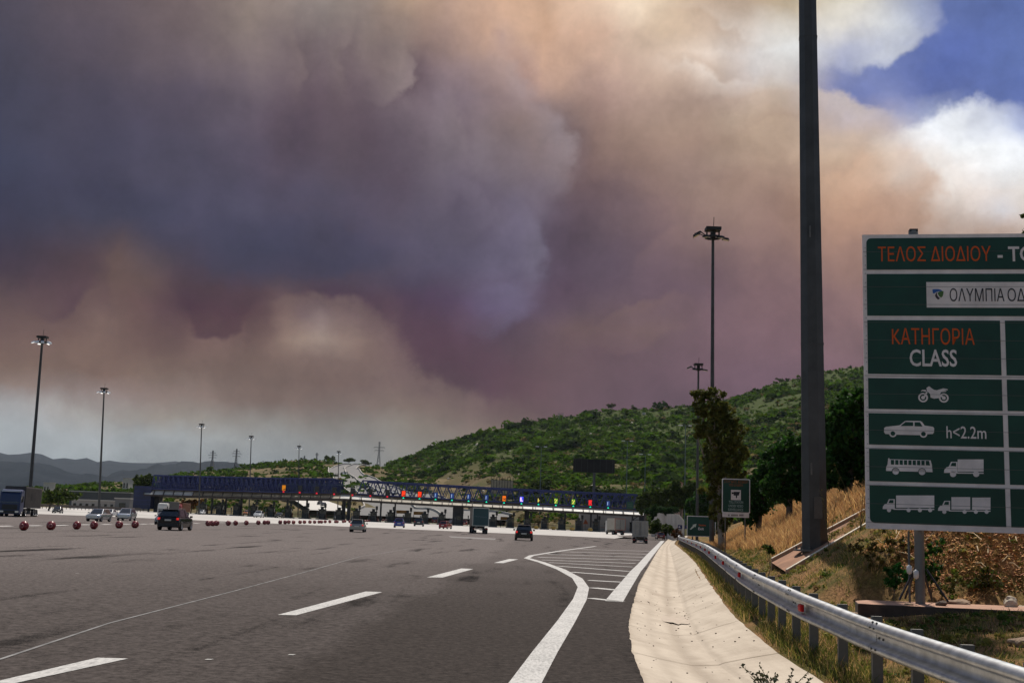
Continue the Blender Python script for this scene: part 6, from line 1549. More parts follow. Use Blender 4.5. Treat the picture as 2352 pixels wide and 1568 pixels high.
car_at('suv', 402, 1217, 47, 'black sport utility car seen from behind on the open asphalt', BLACK, 0, R_(0), lit=True, roof_rail=True)
car_at('hatch', 226, 1197, 29, 'silver hatchback driving towards the viewer above the fourth red ball', SILV, 1, R_(-3))
car_at('mpv', 290, 1195, 28, 'short silver blue people carrier facing the viewer above the fifth and sixth red balls', SILV, 1, R_(5))
car_at('sedan', 252, 1186, 17, 'white roofed car half hidden behind the silver hatchback', WHITE, 1, 0)
car_at('sedan', 297, 1186, 17, 'white car of which only the roof shows above the people carrier', WHITE, 1, 0)
car_at('hatch', 378, 1204, 29, 'blue grey car half hidden behind the black sport utility car', GREYB, 1, R_(4))
car_at('hatch', 132, 1178, 15.5, 'small dark car facing the viewer between the blue truck and the silver cars', DGREY, 1, R_(10))
car_at('hatch', 463, 1181, 11, 'tiny white car leaving the lanes right of the black sport utility car', WHITE, 1)
car_at('hatch', 567, 1183, 12, 'tiny orange car with bright headlamps under the left canopy', ORANGE, 1)
car_at('suv', 594, 1188, 15.5, 'white car coming out of the lanes right of the orange car', WHITE, 1)
car_at('sedan', 642, 1189, 13, 'small black car facing the viewer above the red ball row', BLACK, 1)
car_at('hatch', 822, 1221, 28.5, 'pale hatchback with red tail lamps driving away beside the end of the red balls', TAUPE, 0, R_(2), lit=True)
car_at('hatch', 917, 1211, 20.5, 'blue hatchback driving away on the pale apron', BLUE, 0, R_(3))
car_at('hatch', 962, 1208, 19, 'grey car driving away right of the blue hatchback', DGREY, 0, R_(2))
car_at('suv', 926, 1196, 10, 'tiny dark car inside the lane below the left orange board', GREYB, 0)
car_at('van', 999, 1201, 14.5, 'red van with dark rear window in a toll lane', RED, 0)
car_at('hatch', 1023, 1214, 17.5, 'red car turned slightly right on the apron left of the green truck', RED, 0, R_(-14))
car_at('sedan', 1040, 1204, 11, 'purplish blue car behind the red car at the booths', GREYB, 0, R_(-20))
car_at('hatch', 1067, 1206, 12, 'red car peeping out left of the green truck', RED, 0)
car_at('hatch', 1203, 1240.5, 35, 'black hatchback driving away, right of the green truck', BLACK, 0, R_(-1), lit=True)
car_at('hatch', 1516, 1238, 16, 'dark red car driving off along the gutter at the far end of the road', MAROON, 0)
car_at('hatch', 772, 1192, 8, 'tiny pale green car waiting at a booth behind the red balls', TAUPE, 1)
car_at('hatch', 812, 1194, 10, 'tiny dark car inside the lane behind the pale hatchback roof', BLACK, 1)
car_at('van', 1274, 1204, 9, 'tiny pale van at a booth right of the beige truck', WHITE, 0)
car_at('hatch', 852, 1190, 7.5, 'tiny white car just beyond the booths right of the pale hatchback', WHITE, 0)

def wheels(t, xs, ys, r, w=.28, mat_=TYRE):
    for x in xs:
        for y in ys:
            s = 1 if x > 0 else -1
            q = MB(); q.lathe([(r*.5,-w/2),(r*.93,-w/2),(r,-w/3),(r,w/3),(r*.93,w/2),(r*.5,w/2)], 'X', (x, y, r), 16); o = q.build('wheel', mat_, t)
            q = MB(); q.lathe([(.001,s*w*.30),(r*.25,s*w*.4),(r*.5,s*w*.34),(r*.52,s*w*.5)], 'X', (x, y, r), 12); q.build('rim', RIM, o)
def box_truck(px, py, hpx, label, W, L, Hh, floor, boxm, cabm, yaw=0.0, facing=0, doors=True, lights=True, text=None, name='truck', roofm=None):
    p = gpt(px, py); p.z = gz(p.x, p.y); s = hpx*p.y/F/Hh; t = thing(name, label, 'truck', p, (math.pi if facing else 0)+yaw, 'trucks on the toll plaza'); t.scale = (s,)*3
    b = MB(); b.box((0, L*.40, floor+(Hh-floor)/2), (W, L*.78, Hh-floor)); ob = b.build('cargo_box', boxm, t); bv = ob.modifiers.new('b', 'BEVEL'); bv.width = .03
    fr = MB()
    for sx in (-1,1): fr.box((sx*(W/2-.05), .0, floor+(Hh-floor)/2), (.12,.07,Hh-floor+.02))
    fr.box((0,.0,Hh-.06), (W,.08,.14)); fr.box((0,.0,floor+.06), (W,.08,.14)); fr.build('rear_frame', roofm or mat('frame_grey', (.30,.28,.25), .5, .3), t)
    if doors:
        for sx in (-1,1):
            q = MB(); q.box((sx*(W/4-.03), .0, floor+(Hh-floor)/2), (W/2-.16,.05,Hh-floor-.26)); o = q.build('rear_door', boxm, t)
            q = MB(); q.tube([(sx*.14,-.05,floor+.2),(sx*.14,-.05,Hh-.2)], .022, 6); q.tube([(sx*(W/4+.1),-.05,floor+.2),(sx*(W/4+.1),-.05,Hh-.2)], .022, 6); q.build('lock_bar', RIM, o)
    b = MB(); b.box((0, L*.86+.3, floor-.35+1.25), (W*.94, L*.22-.1, 2.5), taper=.94); b.build('cab', cabm, t)
    b = MB(); b.box((0, L*.86+.3+L*.11-.02, floor+1.35), (W*.82,.05,.85)); b.build('windscreen', CGL, t)
    b = MB()
    for sx in (-1,1): b.box((sx*.42, L*.48, floor-.16), (.12, L*.96, .24))
    b.box((0,.12,floor-.42), (W*.92,.12,.16)); b.build('chassis', TRIM, t)
    b = MB()
    for sx in (-1,1): b.box((sx*W*.33,.32,.34), (.52,.02,.42))
    b.build('mudflap', TRIM, t)
    r = .46 if Hh > 3 else .38
    wheels(t, (-W/2+.22, W/2-.22), (L*.16, L*.27, L*.85) if Hh > 3.3 else (L*.18, L*.85), r, .34)
    for sx in (-1,1):
        q = MB(); q.box((sx*W*.38,.04,floor-.42), (.34,.06,.12)); q.build('taillight', TAIL, t)
        q = MB(); q.box((sx*(W/2+.16), L*.97, floor+1.35), (.14,.12,.5)); q.build('mirror', TRIM, t)
    q = MB(); q.box((.15,.03,floor-.60), (.52,.03,.12)); q.build('number_plate', PLATE, t)
    return t
TEAL = mat('truck_teal', (.010,.055,.060), .5, var=.12, vscale=.8, coat=.2); BOXB = mat('truck_brown_side', (.060,.043,.033), .6); BEIGE = mat('box_beige', (.30,.27,.22), .6, var=.12, vscale=1.2); DWH = mat('box_white', (.50,.48,.45), .5, var=.08, vscale=1)
gt = box_truck(1103,1225,58.5,'large truck with a dark teal rear and brown side waiting before the booths',2.5,9.5,3.95,1.15,BOXB,DGREY,R_(5),doors=False,roofm=mat('truck_roof_edge', (.62,.60,.50), .5))
q = MB(); q.box((0,-.03,2.5), (2.32,.05,2.5)); q.build('rear_door', TEAL, gt)
q = MB()
for k in range(11): q.box((-.86+k*.165,-.062,2.62+.03*math.sin(k*2.1)-(.012*k)), (.10,.01,.10+.05*math.sin(k*1.7)**2))
q.build('faded_script', mat('faded_script', (.09,.13,.14), .6), gt)
box_truck(1470,1247,50,'small box truck with beige double doors driving away near the gutter',2.15,6.0,3.0,.88,BEIGE,DWH,R_(-6.5))
box_truck(1424,1228,37,'white box trailer truck with a red edged tail entering the rightmost lanes',2.5,9.5,3.7,1.05,BEIGE,DWH,R_(9),roofm=mat('red_edge', (.35,.12,.07), .5))
box_truck(1240,1211,24,'beige box truck standing at a booth right of the black hatchback',2.5,8,3.4,1.0,BEIGE,DWH,R_(-5),name='truck')
def cab_truck(px, py, hpx, label, cabm, trailer, yaw, W=2.5, Hc=3.4, Lt=10.0, tH=3.9, deflector=True, facing=1, grp='trucks on the toll plaza', mark=False):
    """nose at local +Y"""
    p = gpt(px, py); p.z = gz(p.x, p.y); s = hpx*p.y/F/max(Hc, tH); t = thing('semi_truck', label, 'truck', p, (math.pi if facing else 0)+yaw, grp); t.scale = (s,)*3
    rings = []
    for y, zt, z0, wf in ((-2.2,Hc*.98,.75,1),(-1.0,Hc,.6,1),(-.35,Hc*.96,.45,1),(-.1,Hc*.82,.4,.98),(.02,2.0,.36,.97),(.05,1.0,.35,.95)):
        w = W/2*wf; rings.append([Vector(v) for v in ((-w,y,z0),(-w,y,zt-.12),(-w+.12,y,zt),(w-.12,y,zt),(w,y,zt-.12),(w,y,z0))])
    b = MB(); b.loft(rings, 0, False); b.build('cab', cabm, t)
    b = MB(); b.add([(-W*.43,.0,1.72),(W*.43,.0,1.72),(W*.43,-.14,2.62),(-W*.43,-.14,2.62)], [(0,1,2,3)]); b.add([(-W*.43,.05,1.72),(W*.43,.05,1.72),(W*.43,-.08,2.62),(-W*.43,-.08,2.62)], [(0,1,2,3)]); b.build('windscreen', CGL, t, fix=False)
    b = MB(); b.box((0,.06,1.22), (W*.72,.06,.62)); b.box((0,.07,.62), (W*.9,.08,.34)); b.build('grille', TRIM, t)
    for sx in (-1,1):
        q = MB(); q.box((sx*W*.36,.10,.66), (.42,.06,.20)); q.build('headlight', HEADL, t)
        q = MB(); q.box((sx*(W/2+.18),-.35,2.25), (.16,.16,.75)); q.build('mirror', TRIM, t)
        q = MB(); q.quad((sx*(W/2+.012),-1.1,1.8),(sx*(W/2+.012),-.3,1.8),(sx*(W/2+.012),-.35,2.6),(sx*(W/2+.012),-1.1,2.6)); q.build('side_window', CGL, t, fix=False)
    if deflector:
        q = MB(); q.box((0,-.22,Hc*.93), (W*.9,.34,.10)); q.build('sun_visor', mat('visor_bright', (.55,.60,.66), .3, .3), t)
    b = MB(); b.box((0,-2.9-Lt/2,(1.15+tH)/2), (W,Lt,tH-1.15)); o = b.build('container', trailer, t)
    b = MB(); n = int(Lt/.42)
    for k in range(n):
        for sx in (-1,1): b.box((sx*(W/2+.02),-3.0-k*.42,(1.15+tH)/2), (.05,.2,tH-1.5))
    b.build('corrugation', trailer, o)
    b = MB(); b.box((0,-2.4-Lt/2,.95), (1.0,Lt+1.5,.3)); b.build('chassis', TRIM, t)
    wheels(t, (-W/2+.2, W/2-.2), (-1.0,-4.0,-1.6-Lt*.7,-2.9-Lt*.7,-4.2-Lt*.7), .5, .34)
    if mark:
        q = MB(); sx = mark
        for (y, z, dy, dz) in ((-6.6,2.55,.10,.9),(-6.35,2.75,.3,.12),(-6.1,2.5,.12,.8),(-7.2,2.6,.12,.9),(-7.45,2.35,.3,.12),(-7.45,2.85,.3,.12),(-7.7,2.6,.12,.5),(-8.2,2.6,.1,.9),(-8.45,2.6,.3,.1),(-8.45,2.95,.3,.12),(-8.45,2.2,.3,.12),(-9.0,2.7,.12,.7),(-9.3,2.45,.3,.12),(-9.55,2.3,.12,.5)):
            q.box((sx*(W/2+.06),y,z), (.02,dy,dz))
        q.build('faded_letters', mat('faded_letters', (.015,.012,.012), .7), o)
    return t
BCAB = mat('cab_blue', (.005,.018,.075), .45, coat=.1, var=.1, vscale=.7); CONT = mat('container_brown', (.055,.046,.042), .7, var=.2, vscale=.8)
cab_truck(20,1186,70,'blue truck hauling a dark brown container, cut by the left edge of the photo',BCAB,CONT,R_(12),Lt=12,Hc=3.45,tH=3.9,mark=-1)
cab_truck(371,1184,33,'white truck cab waiting under the left end of the canopy',DWH,mat('trailer_dark', (.05,.05,.05), .7),0,Lt=9)
cab_truck(403,1183,29,'red truck cab under the left canopy beside the white truck',mat('cab_red', (.30,.02,.03), .4, coat=.4),mat('trailer_rust', (.14,.05,.02), .7),0,Lt=9)
cab_truck(1402,1213,22,'dark blue truck at the rightmost booth left of the white trailer truck',mat('cab_navy', (.012,.02,.10), .4, coat=.3),mat('trailer_navy', (.015,.02,.07), .7),R_(0),Lt=8,facing=0,Hc=3.0,tH=3.3)

# ================================================================== HILLS AND WHAT STANDS ON THEM
def gline(px): return 1205+.044*(px-1176)
class Hill:
    """heightfield between a near foot line and a crest line: for each frame column a foot distance and a crest height"""
    def __init__(s, xs, crest, Yb, Yc, footp, p=.625, rough=0.0, seed=0):
        s.xs, s.cr, s.Yb, s.Yc, s.footp, s.p, s.rough, s.seed = xs, crest, Yb, Yc, footp, p, rough, seed
    def crest(s, px): return interp(px, s.xs, s.cr)
    def yb(s, px): return s.Yb(px) if callable(s.Yb) else s.Yb
    def py(s, px, Y):
        yb = s.yb(px); t = min(1, max(0, (Y-yb)/(s.Yc-yb)))**s.p; f = s.footp(px); return f+(s.crest(px)-f)*t
    def pt(s, px, Y):
        p = atY(px, s.py(px, Y), Y)
        if s.rough:
            q = Vector((p.x/60+s.seed, p.y/60, 0)); e = min(1, (Y-s.yb(px))/60)*(1 if Y < s.Yc-1 else .8)
            p.z += s.rough*e*(mnoise.noise(q)*5+mnoise.noise(q*2.7)*2.2+mnoise.noise(q*7)*.8)
        return p
    def mesh(s, name, m, x0, x1, nx, ny, back=300):
        vs = []; fs = []
        for j in range(ny+2):
            for i in range(nx+1):
                px = x0+(x1-x0)*i/nx; yb = s.yb(px)
                if j <= ny: p = s.pt(px, yb+(s.Yc-yb)*(j/ny)**1.25)
                else:
                    p = s.pt(px, s.Yc); p = Vector((p.x*(1+back/s.Yc), s.Yc+back, -8))
                if j == 0: p.z -= 1.5
                vs.append(p)
        for j in range(ny+1):
            for i in range(nx):
                a = j*(nx+1)+i; fs.append((a, a+1, a+nx+2, a+nx+1))
        return kind(np_mesh(name, vs, fs, m, smooth=True), 'structure')
def hill_mat(name, a, b_, c, sc_=.05, green=None):
    M = bpy.data.materials.new(name); M.use_nodes = True; nt = M.node_tree; b = nt.nodes['Principled BSDF']; N = nt.nodes.new; L = nt.links.new; tc = N('ShaderNodeTexCoord')
    n1 = N('ShaderNodeTexNoise'); n1.inputs['Scale'].default_value = sc_; n1.inputs['Detail'].default_value = 8; n1.inputs['Roughness'].default_value = .65; L(tc.outputs['Object'], n1.inputs['Vector'])
    r1 = N('ShaderNodeValToRGB'); L(n1.outputs[0], r1.inputs[0]); e = r1.color_ramp.elements; e[0].position = .38; e[0].color = (*a, 1); e[1].position = .60; e[1].color = (*b_, 1)
    n2 = N('ShaderNodeTexNoise'); n2.inputs['Scale'].default_value = sc_*5; n2.inputs['Detail'].default_value = 9; n2.inputs['Roughness'].default_value = .7; L(tc.outputs['Object'], n2.inputs['Vector'])
    r2 = N('ShaderNodeValToRGB'); L(n2.outputs[0], r2.inputs[0]); e = r2.color_ramp.elements; e[0].position = .60; e[0].color = (0,0,0,1); e[1].position = .70; e[1].color = (1,1,1,1)
    mx = N('ShaderNodeMix'); mx.data_type = 'RGBA'; L(r2.outputs[0], mx.inputs[0]); L(r1.outputs[0], mx.inputs[6]); mx.inputs[7].default_value = (*c, 1)
    src = mx.outputs[2]
    if green:                                              # thicker ground cover on the upper slopes
        sx = N('ShaderNodeSeparateXYZ'); L(tc.outputs['Object'], sx.inputs[0]); ad = N('ShaderNodeMath'); ad.operation = 'MULTIPLY_ADD'; L(n1.outputs[0], ad.inputs[0]); ad.inputs[1].default_value = 50; L(sx.outputs[2], ad.inputs[2])
        mr = N('ShaderNodeMapRange'); mr.interpolation_type = 'SMOOTHSTEP'; mr.inputs[1].default_value = green[1]; mr.inputs[2].default_value = green[2]; L(ad.outputs[0], mr.inputs[0])
        g2 = N('ShaderNodeMix'); g2.data_type = 'RGBA'; L(mr.outputs[0], g2.inputs[0]); L(src, g2.inputs[6]); g2.inputs[7].default_value = (*green[0], 1); src = g2.outputs[2]
    L(src, b.inputs['Base Color']); b.inputs['Roughness'].default_value = .95; b.inputs['Specular IOR Level'].default_value = .1
    bp = N('ShaderNodeBump'); bp.inputs['Strength'].default_value = .7; bp.inputs['Distance'].default_value = .8; L(n2.outputs[0], bp.inputs['Height']); L(bp.outputs[0], b.inputs['Normal'])
    return M
MAIN = Hill([760,830,870,900,930,1000,1080,1150,1230,1290,1340,1420,1500,1580,1640,1680,1720,1780,1850,1900,1985,2100,2352,2800], [1130,1108,1086,1068,1053,1028,1003,986,974,964,957,947,943,938,928,914,899,882,867,854,847,838,830,850],
            lambda px: interp(px, [760,850,1000,1150,1250,3000], [760,700,560,430,352,352]), 980, lambda px: gline(px)-2, .80, 1.0, 3)
MID = Hill([60,150,200,240,300,340,400,430,480,560,640,700,780,830,870,950,1100,1300], [1124,1116,1113,1110,1106,1100,1092,1087,1083,1071,1062,1057,1063,1069,1073,1078,1080,1080], 424, 900, lambda px: gline(px)+4, .60, .55, 11)
MAIN.mesh('hill', hill_mat('hill_soil', (.070,.068,.022), (.115,.078,.04), (.30,.25,.18), green=((.045,.062,.012), 50, 80)), 780, 2800, 170, 60)
MID.mesh('low_hill', hill_mat('low_hill_soil', (.075,.065,.028), (.15,.11,.055), (.30,.24,.15)), 40, 1300, 110, 40)
FARM = hill_mat('far_hill_hazed', (.007,.014,.023), (.014,.021,.031), (.024,.030,.038), .006)  # blue of the distant air is put into the hill colours
R1 = Hill([-700,-300,0,38,76,114,178,216,241,300,420], [1040,1052,1057,1061,1062,1072,1086,1094,1098,1118,1150], 1300, 2400, lambda px: gline(px)+1, .7, 3.0, 21)
R2 = Hill([150,200,241,279,317,368,411,450,495,546,584,610,700,820,950], [1130,1112,1098,1083,1073,1066,1063,1061,1060,1063,1069,1066,1074,1090,1120], 1700, 3000, lambda px: gline(px)+1, .7, 3.0, 31)
R3 = Hill([-900,-300,0,76,152,229,305,368,411,444,520,600,800,1100,1400], [1020,1034,1039,1043,1052,1058,1064,1061.5,1059,1063,1072,1080,1098,1120,1140], 3400, 6000, lambda px: gline(px), .7, 5.0, 41)
R1.mesh('far_hill', FARM, -700, 420, 70, 16, 600); R2.mesh('far_hill', FARM, 150, 950, 60, 16, 700); R3.mesh('far_ridge', FARM, -900, 1400, 90, 14, 1500)

# ---- motorway climbing beyond the plaza
ROADL = mat('motorway_asphalt', (.12,.115,.11), .85, var=.12, vscale=.05); BARR = mat('barrier_concrete', (.36,.33,.29), .8)
MW = [(1010,425,62),(985,450,50),(950,480,40),(905,520,34),(858,580,29),(818,660,25),(792,740,21),(785,800,18),(800,850,15),(822,880,13)]
def far_strip(name, pts, m, lift=.7, walls=True, label=None):
    P = []
    for i in range(len(pts)-1):
        for q in range(6):
            t = q/6; P.append(tuple(pts[i][k]+(pts[i+1][k]-pts[i][k])*t for k in range(3)))
    P.append(pts[-1]); vs = []; rows = []
    for px, Y, w in P:
        c = MID.pt(px, Y); kx = F/Y; l = MID.pt(px-w/2*kx, Y); r = MID.pt(px+w/2*kx, Y); z = c.z+lift+.8
        l.z = z+.0; r.z = z; rows.append((l, r))
    for l, r in rows: vs += [l, l.lerp(r, .33), l.lerp(r, .67), r]
    fs = [(4*i+k, 4*i+k+1, 4*i+k+5, 4*i+k+4) for i in range(len(rows)-1) for k in range(3)]
    kind(np_mesh(name, vs, fs, m, smooth=True), 'structure')
    return rows
rows = far_strip('motorway', MW, ROADL)
for side, lab in ((0,'pale concrete barrier along the far left edge of the climbing motorway'),(1,'pale concrete barrier along the right edge of the climbing motorway'),(.52,'pale central barrier dividing the climbing motorway')):
    base = rows[0][0].lerp(rows[0][1], side); t = thing('motorway_barrier', lab, 'barrier', base, 0, 'barriers of the climbing motorway'); b = MB()
    for (l0, r0), (l1, r1) in zip(rows[:-1], rows[1:]):
        a, c = l0.lerp(r0, side)-base, l1.lerp(r1, side)-base; b.beam(a+Vector((0,0,.4)), c+Vector((0,0,.4)), .45, .85)
    b.build('wall', BARR, t, fix=False)
rows2 = far_strip('exit_ramp', [(752,428,16),(738,445,15),(722,462,14),(700,482,13),(672,500,12)], mat('ramp_concrete', (.50,.47,.43), .85), .9)
for px, Y, cp, lab in ((734,449,BLACK,'tiny dark car on the pale exit ramp, the upper of two'),(742,438,DGREY,'tiny dark car on the pale exit ramp, the lower of two')):
    c = MID.pt(px, Y); i = min(range(len(rows2)), key=lambda k: abs(rows2[k][0].y-Y)); make_car('hatch', lab, (c.x, Y, rows2[i][0].z+.05), math.pi, 1.0, cp, plate=False)
for px, Y, kd, cp, lab in ((793,700,'van',WHITE,'white van coming down the climbing motorway'),(786,716,'hatch',SILV,'pale car behind the white van on the climbing motorway'),(905,515,'hatch',WHITE,'white car on the motorway just beyond the booths')):
    c = MID.pt(px, Y); i = min(range(len(rows)), key=lambda k: abs(rows[k][0].y-Y)); make_car(kd, lab, (c.x, Y, rows[i][0].z+.05), math.pi, 1.25, cp, plate=False)

# ---- scrub: thousands of bushes nobody could count
def bush_cloud(name, pts, sizes, mats, midx, nleaf=26, seed=3):
    r = np.random.default_rng(seed); n = len(pts); pts = np.asarray(pts, float)
    proto = []
    for k in range(7):
        sub = r.normal(size=(5, 3)); sub /= np.linalg.norm(sub, axis=1)[:, None]; sub *= .55
        d = r.normal(size=(nleaf, 3)); d /= np.linalg.norm(d, axis=1)[:, None]; c = sub[r.integers(0, 5, nleaf)]+d*.5; c[:, 2] = np.abs(c[:, 2])*.95
        nn = d+r.normal(size=(nleaf, 3))*.45; nn /= np.linalg.norm(nn, axis=1)[:, None]; up = np.array([0,0,1.0])+r.normal(size=(nleaf, 3))*.2
        a = np.cross(nn, up); a /= np.linalg.norm(a, axis=1)[:, None]; b = np.cross(nn, a); s = r.uniform(.22, .42, nleaf)[:, None]
        proto.append(np.stack([c-a*s, c+b*s*.8, c+a*s, c-b*s*.8], 1))
    proto = np.array(proto); pk = r.integers(0, 7, n); ang = r.uniform(0, 6.28, n); V = proto[pk].copy()
    ca, sa = np.cos(ang)[:, None, None], np.sin(ang)[:, None, None]; x, y = V[..., 0].copy(), V[..., 1].copy(); V[..., 0] = x*ca-y*sa; V[..., 1] = x*sa+y*ca
    sz = np.asarray(sizes)[:, None, None, None]; V = V*sz; V[..., 2] *= r.uniform(.7, 1.1, n)[:, None, None]; V += pts[:, None, None, :]
    V = V.reshape(-1, 3); return kind(np_mesh(name, V, np.arange(len(V)).reshape(-1, 4), mats, np.repeat(midx, nleaf)), 'stuff')
for q_ in (): pass
SCR = [leafmat('scrub_green', (.034,.076,.005), (.080,.135,.010), .3), leafmat('scrub_dark', (.014,.030,.007), (.036,.060,.012), .3), leafmat('scrub_dry', (.10,.085,.03), (.19,.14,.06), .3)]
def scatter(h, n, x0, x1, y0f, y1, dens, size, seed):
    rr = random.Random(seed); P = []; S_ = []; M = []
    while len(P) < n:
        px = rr.uniform(x0, x1); yb = h.yb(px)+y0f; Y = yb+(y1-yb)*rr.random()**1.2; t = (Y-yb)/(y1-yb)
        p = h.pt(px, Y); nz_ = mnoise.noise(Vector((p.x/55, p.y/55, seed)))+.5*mnoise.noise(Vector((p.x/17, p.y/17, seed+5)))
        if rr.random() > dens(px, t, nz_): continue
        P.append(tuple(p)); S_.append(size*(.45+1.25*rr.random()**1.8)*(1.3 if nz_ > .2 else .8)); u = rr.random()
        dry = .30*(1-t) if px < 1500 else .12
        M.append(2 if u < dry*(.6-nz_) else (1 if u < .42-.15*t else 0))
    return P, S_, np.array(M)
def d_main(px, t, q):
    cover = 1.15*t-.05 if px < 1200 else .68+.8*t
    if px > 1640: cover = .95-.55*math.exp(-((px-1730)/60.0)**2-((t-.38)/.22)**2)
    return max(.04, min(1, cover+q*1.25))
P, S_, M = scatter(MAIN, 34000, 800, 2720, 8, 985, d_main, 2.1, 4); bush_cloud('hill_scrub', P, S_, SCR, M, 22, 5)
P, S_, M = scatter(MAIN, 1250, 900, 2720, 20, 985, lambda px, t, q: max(.02, min(1, .25+.35*t+q*1.3-(.6 if px < 1260 and t < .8 else 0))), 4.0, 14); bush_cloud('hill_thicket', P, S_, SCR, np.where(M == 2, 1, M), 40, 15)
P, S_, M = scatter(MID, 3800, 60, 1000, 6, 905, lambda px, t, q: min(1, .35+.5*t+q*.7), 2.0, 9)
keep = [k for k in range(len(P)) if not any(l.x-1 < P[k][0] < r.x+1 and abs(P[k][1]-l.y) < 8 for l, r in rows[::2]+rows2[::2])]
bush_cloud('low_hill_scrub', [P[k] for k in keep], [S_[k] for k in keep], SCR, M[keep], 22, 6)
# low weeds of the verge and the foot of the bank
P = []; S_ = []; M = []; rr = random.Random(17)
while len(P) < 1700:
    y = 9+50*rr.random()**1.6; o = .35+rr.random()*(off_(y)+(5 if y > 23 else 1.5)); x = gx_(y)+o
    if 19.9 < y < 22.7 and x > 5.7: continue
    if not in_frame(x, y, .3) or mnoise.noise(Vector((x*.6, y*.6, 51)))+.35*rr.random() < .1: continue
    P.append((x, y, bank_z(x, y)-.01)); S_.append(rr.uniform(.04, .13)); M.append(rr.choice((0,0,1,1,2)))
bush_cloud('verge_weeds', P, S_, [leafmat('weed_green', (.05,.085,.012), (.11,.15,.02), .3), leafmat('weed_yellow', (.16,.15,.03), (.30,.26,.06), .3), leafmat('weed_brown', (.16,.09,.04), (.26,.16,.07), .3)], np.array(M), 24, 8)
# pale boulders and scree
rr = random.Random(5); b = MB()
def stone(p, s):
    a = [Vector((math.cos(k*1.257)*s*rr.uniform(.6,1.2), math.sin(k*1.257)*s*rr.uniform(.6,1.2), 0)) for k in range(5)]; top = Vector((rr.uniform(-.3,.3)*s, rr.uniform(-.3,.3)*s, s*rr.uniform(.5,1.1)))
    b.add([p+v-Vector((0,0,.4*s)) for v in a]+[p+v*.7+Vector((0,0,s*.45)) for v in a]+[p+top], [(k,(k+1)%5,(k+1)%5+5,k+5) for k in range(5)]+[(k+5,(k+1)%5+5,10) for k in range(5)])
for _ in range(480):
    px = rr.uniform(840,1900); yb = MAIN.yb(px); Y = yb+10+(600)*rr.random()**1.5
    if Y > 975: continue
    p = MAIN.pt(px, Y)
    if mnoise.noise(Vector((p.x/40, p.y/40, 77))) > -.05: stone(p, rr.uniform(.5,1.7)*Y/600)
kind(b.build('hillside_rocks', mat('hill_limestone', (.36,.30,.23), .9, col2=(.55,.49,.40), vscale=.5), fix=True), 'stuff')

# ---- trees one can tell apart behind the plaza
def far_tree(name, px, Y, h_m, w_m, lab, mats, seed, hill=None, cyp=False, grp=None, dz=0):
    c = hill.pt(px, Y) if hill else Vector((atY(px,1200,Y).x, Y, gz(atY(px,1200,Y).x, Y)))
    c.z += dz; rr = random.Random(seed); blobs = []
    if cyp:
        for k in range(5): z = h_m*(.18+.19*k); blobs.append(((c.x, c.y, c.z+z), (w_m*.5*(1-.17*k), w_m*.5*(1-.17*k), h_m*.16)))
    else:
        for k in range(6): blobs.append(((c.x+rr.uniform(-.38,.38)*w_m, c.y+rr.uniform(-.3,.3)*w_m, c.z+h_m*rr.uniform(.48,.86)), (w_m*rr.uniform(.22,.34), w_m*.3, h_m*rr.uniform(.13,.22))))
    tree(name, lab, 'tree', c, blobs, mats, .30*max(h_m,w_m)/6, 34, seed, .16, BARK, 3, group=grp)
far_tree('bushy_tree', 128, 215, 4.0, 7.5, 'round olive green bush behind the container of the blue truck', MIDG, 101)
far_tree('bushy_tree', 108, 213, 3.2, 4.0, 'lower left shoulder bush beside the round olive bush', MIDG, 111)
far_tree('pine_tree', 327, 352, 11.0, 6.5, 'yellow green tree rising above the blue end of the left canopy', MIDG, 102)
far_tree('pine_tree', 500, 440, 4.5, 6, 'green tree seen under the left canopy right of the red truck cab', MIDG, 103)
far_tree('orange_bush', 436, 330, 4.4, 6.0, 'rust coloured bush under the left canopy right of the red truck cab', [leafmat('rust_leaf', (.12,.05,.012), (.20,.09,.02))], 104)
far_tree('cypress_tree', 1291, 400, 7.5, 1.8, 'slim dark cypress rising behind the canopy truss above the second green display', DKG, 105, MAIN, True)
far_tree('cypress_tree', 1321, 410, 8.5, 2.0, 'slim dark cypress left of the billboard pole', DKG, 106, MAIN, True)
for i, (px, Y, h_, w_, lab) in enumerate(((1212,470,7,9,'broad green pine behind the canopy between the blue and amber displays'),(1248,455,7.5,8,'broad green pine just left of the slope of bare soil'),(1345,440,8,9,'broad dark pine directly left of the billboard pole'),(1392,440,8.5,10,'broad green pine directly right of the billboard pole'),(1432,430,7,8,'round pine behind the right part of the canopy near a lamp post'),(1180,480,6,7,'round green pine above the violet display'),(1468,420,7,8,'pine above the right end of the canopy truss'),(1500,400,8,8,'tall leafy pine between the canopy end and the mast poles'),(1545,390,8,9,'yellow green pine under the pink villa'),(1120,500,5,7,'low pine on the slope above the last of the four blue displays'))):
    far_tree('pine_tree', px, Y, h_, w_, lab, MIDG, 120+i, MAIN, grp='pines at the foot of the hill')
for i, (px, Y, h_, lab) in enumerate(((985,965,5,'small tree on the skyline of the main hill, lowest of the skyline trees'),(1405,972,7,'dark skyline tree on the main hill crest left of the eucalyptus'),(1455,972,6,'skyline tree on the crest just left of the eucalyptus crown'),(1790,968,6,'skyline tree on the hill beside the near mast'))):
    far_tree('skyline_tree', px, Y, h_, h_, lab, MIDG, 140+i, MAIN, grp='trees on the skyline')
for i, (px, lab) in enumerate(((757,'round tree on the low ridge left of the smallest mast'),(800,'round tree on the low ridge right of the smallest mast'),(838,'round tree on the saddle between the two hills'))):
    far_tree('ridge_tree', px, 885, 6, 8, lab, MIDG, 150+i, MID, grp='trees on the low ridge')

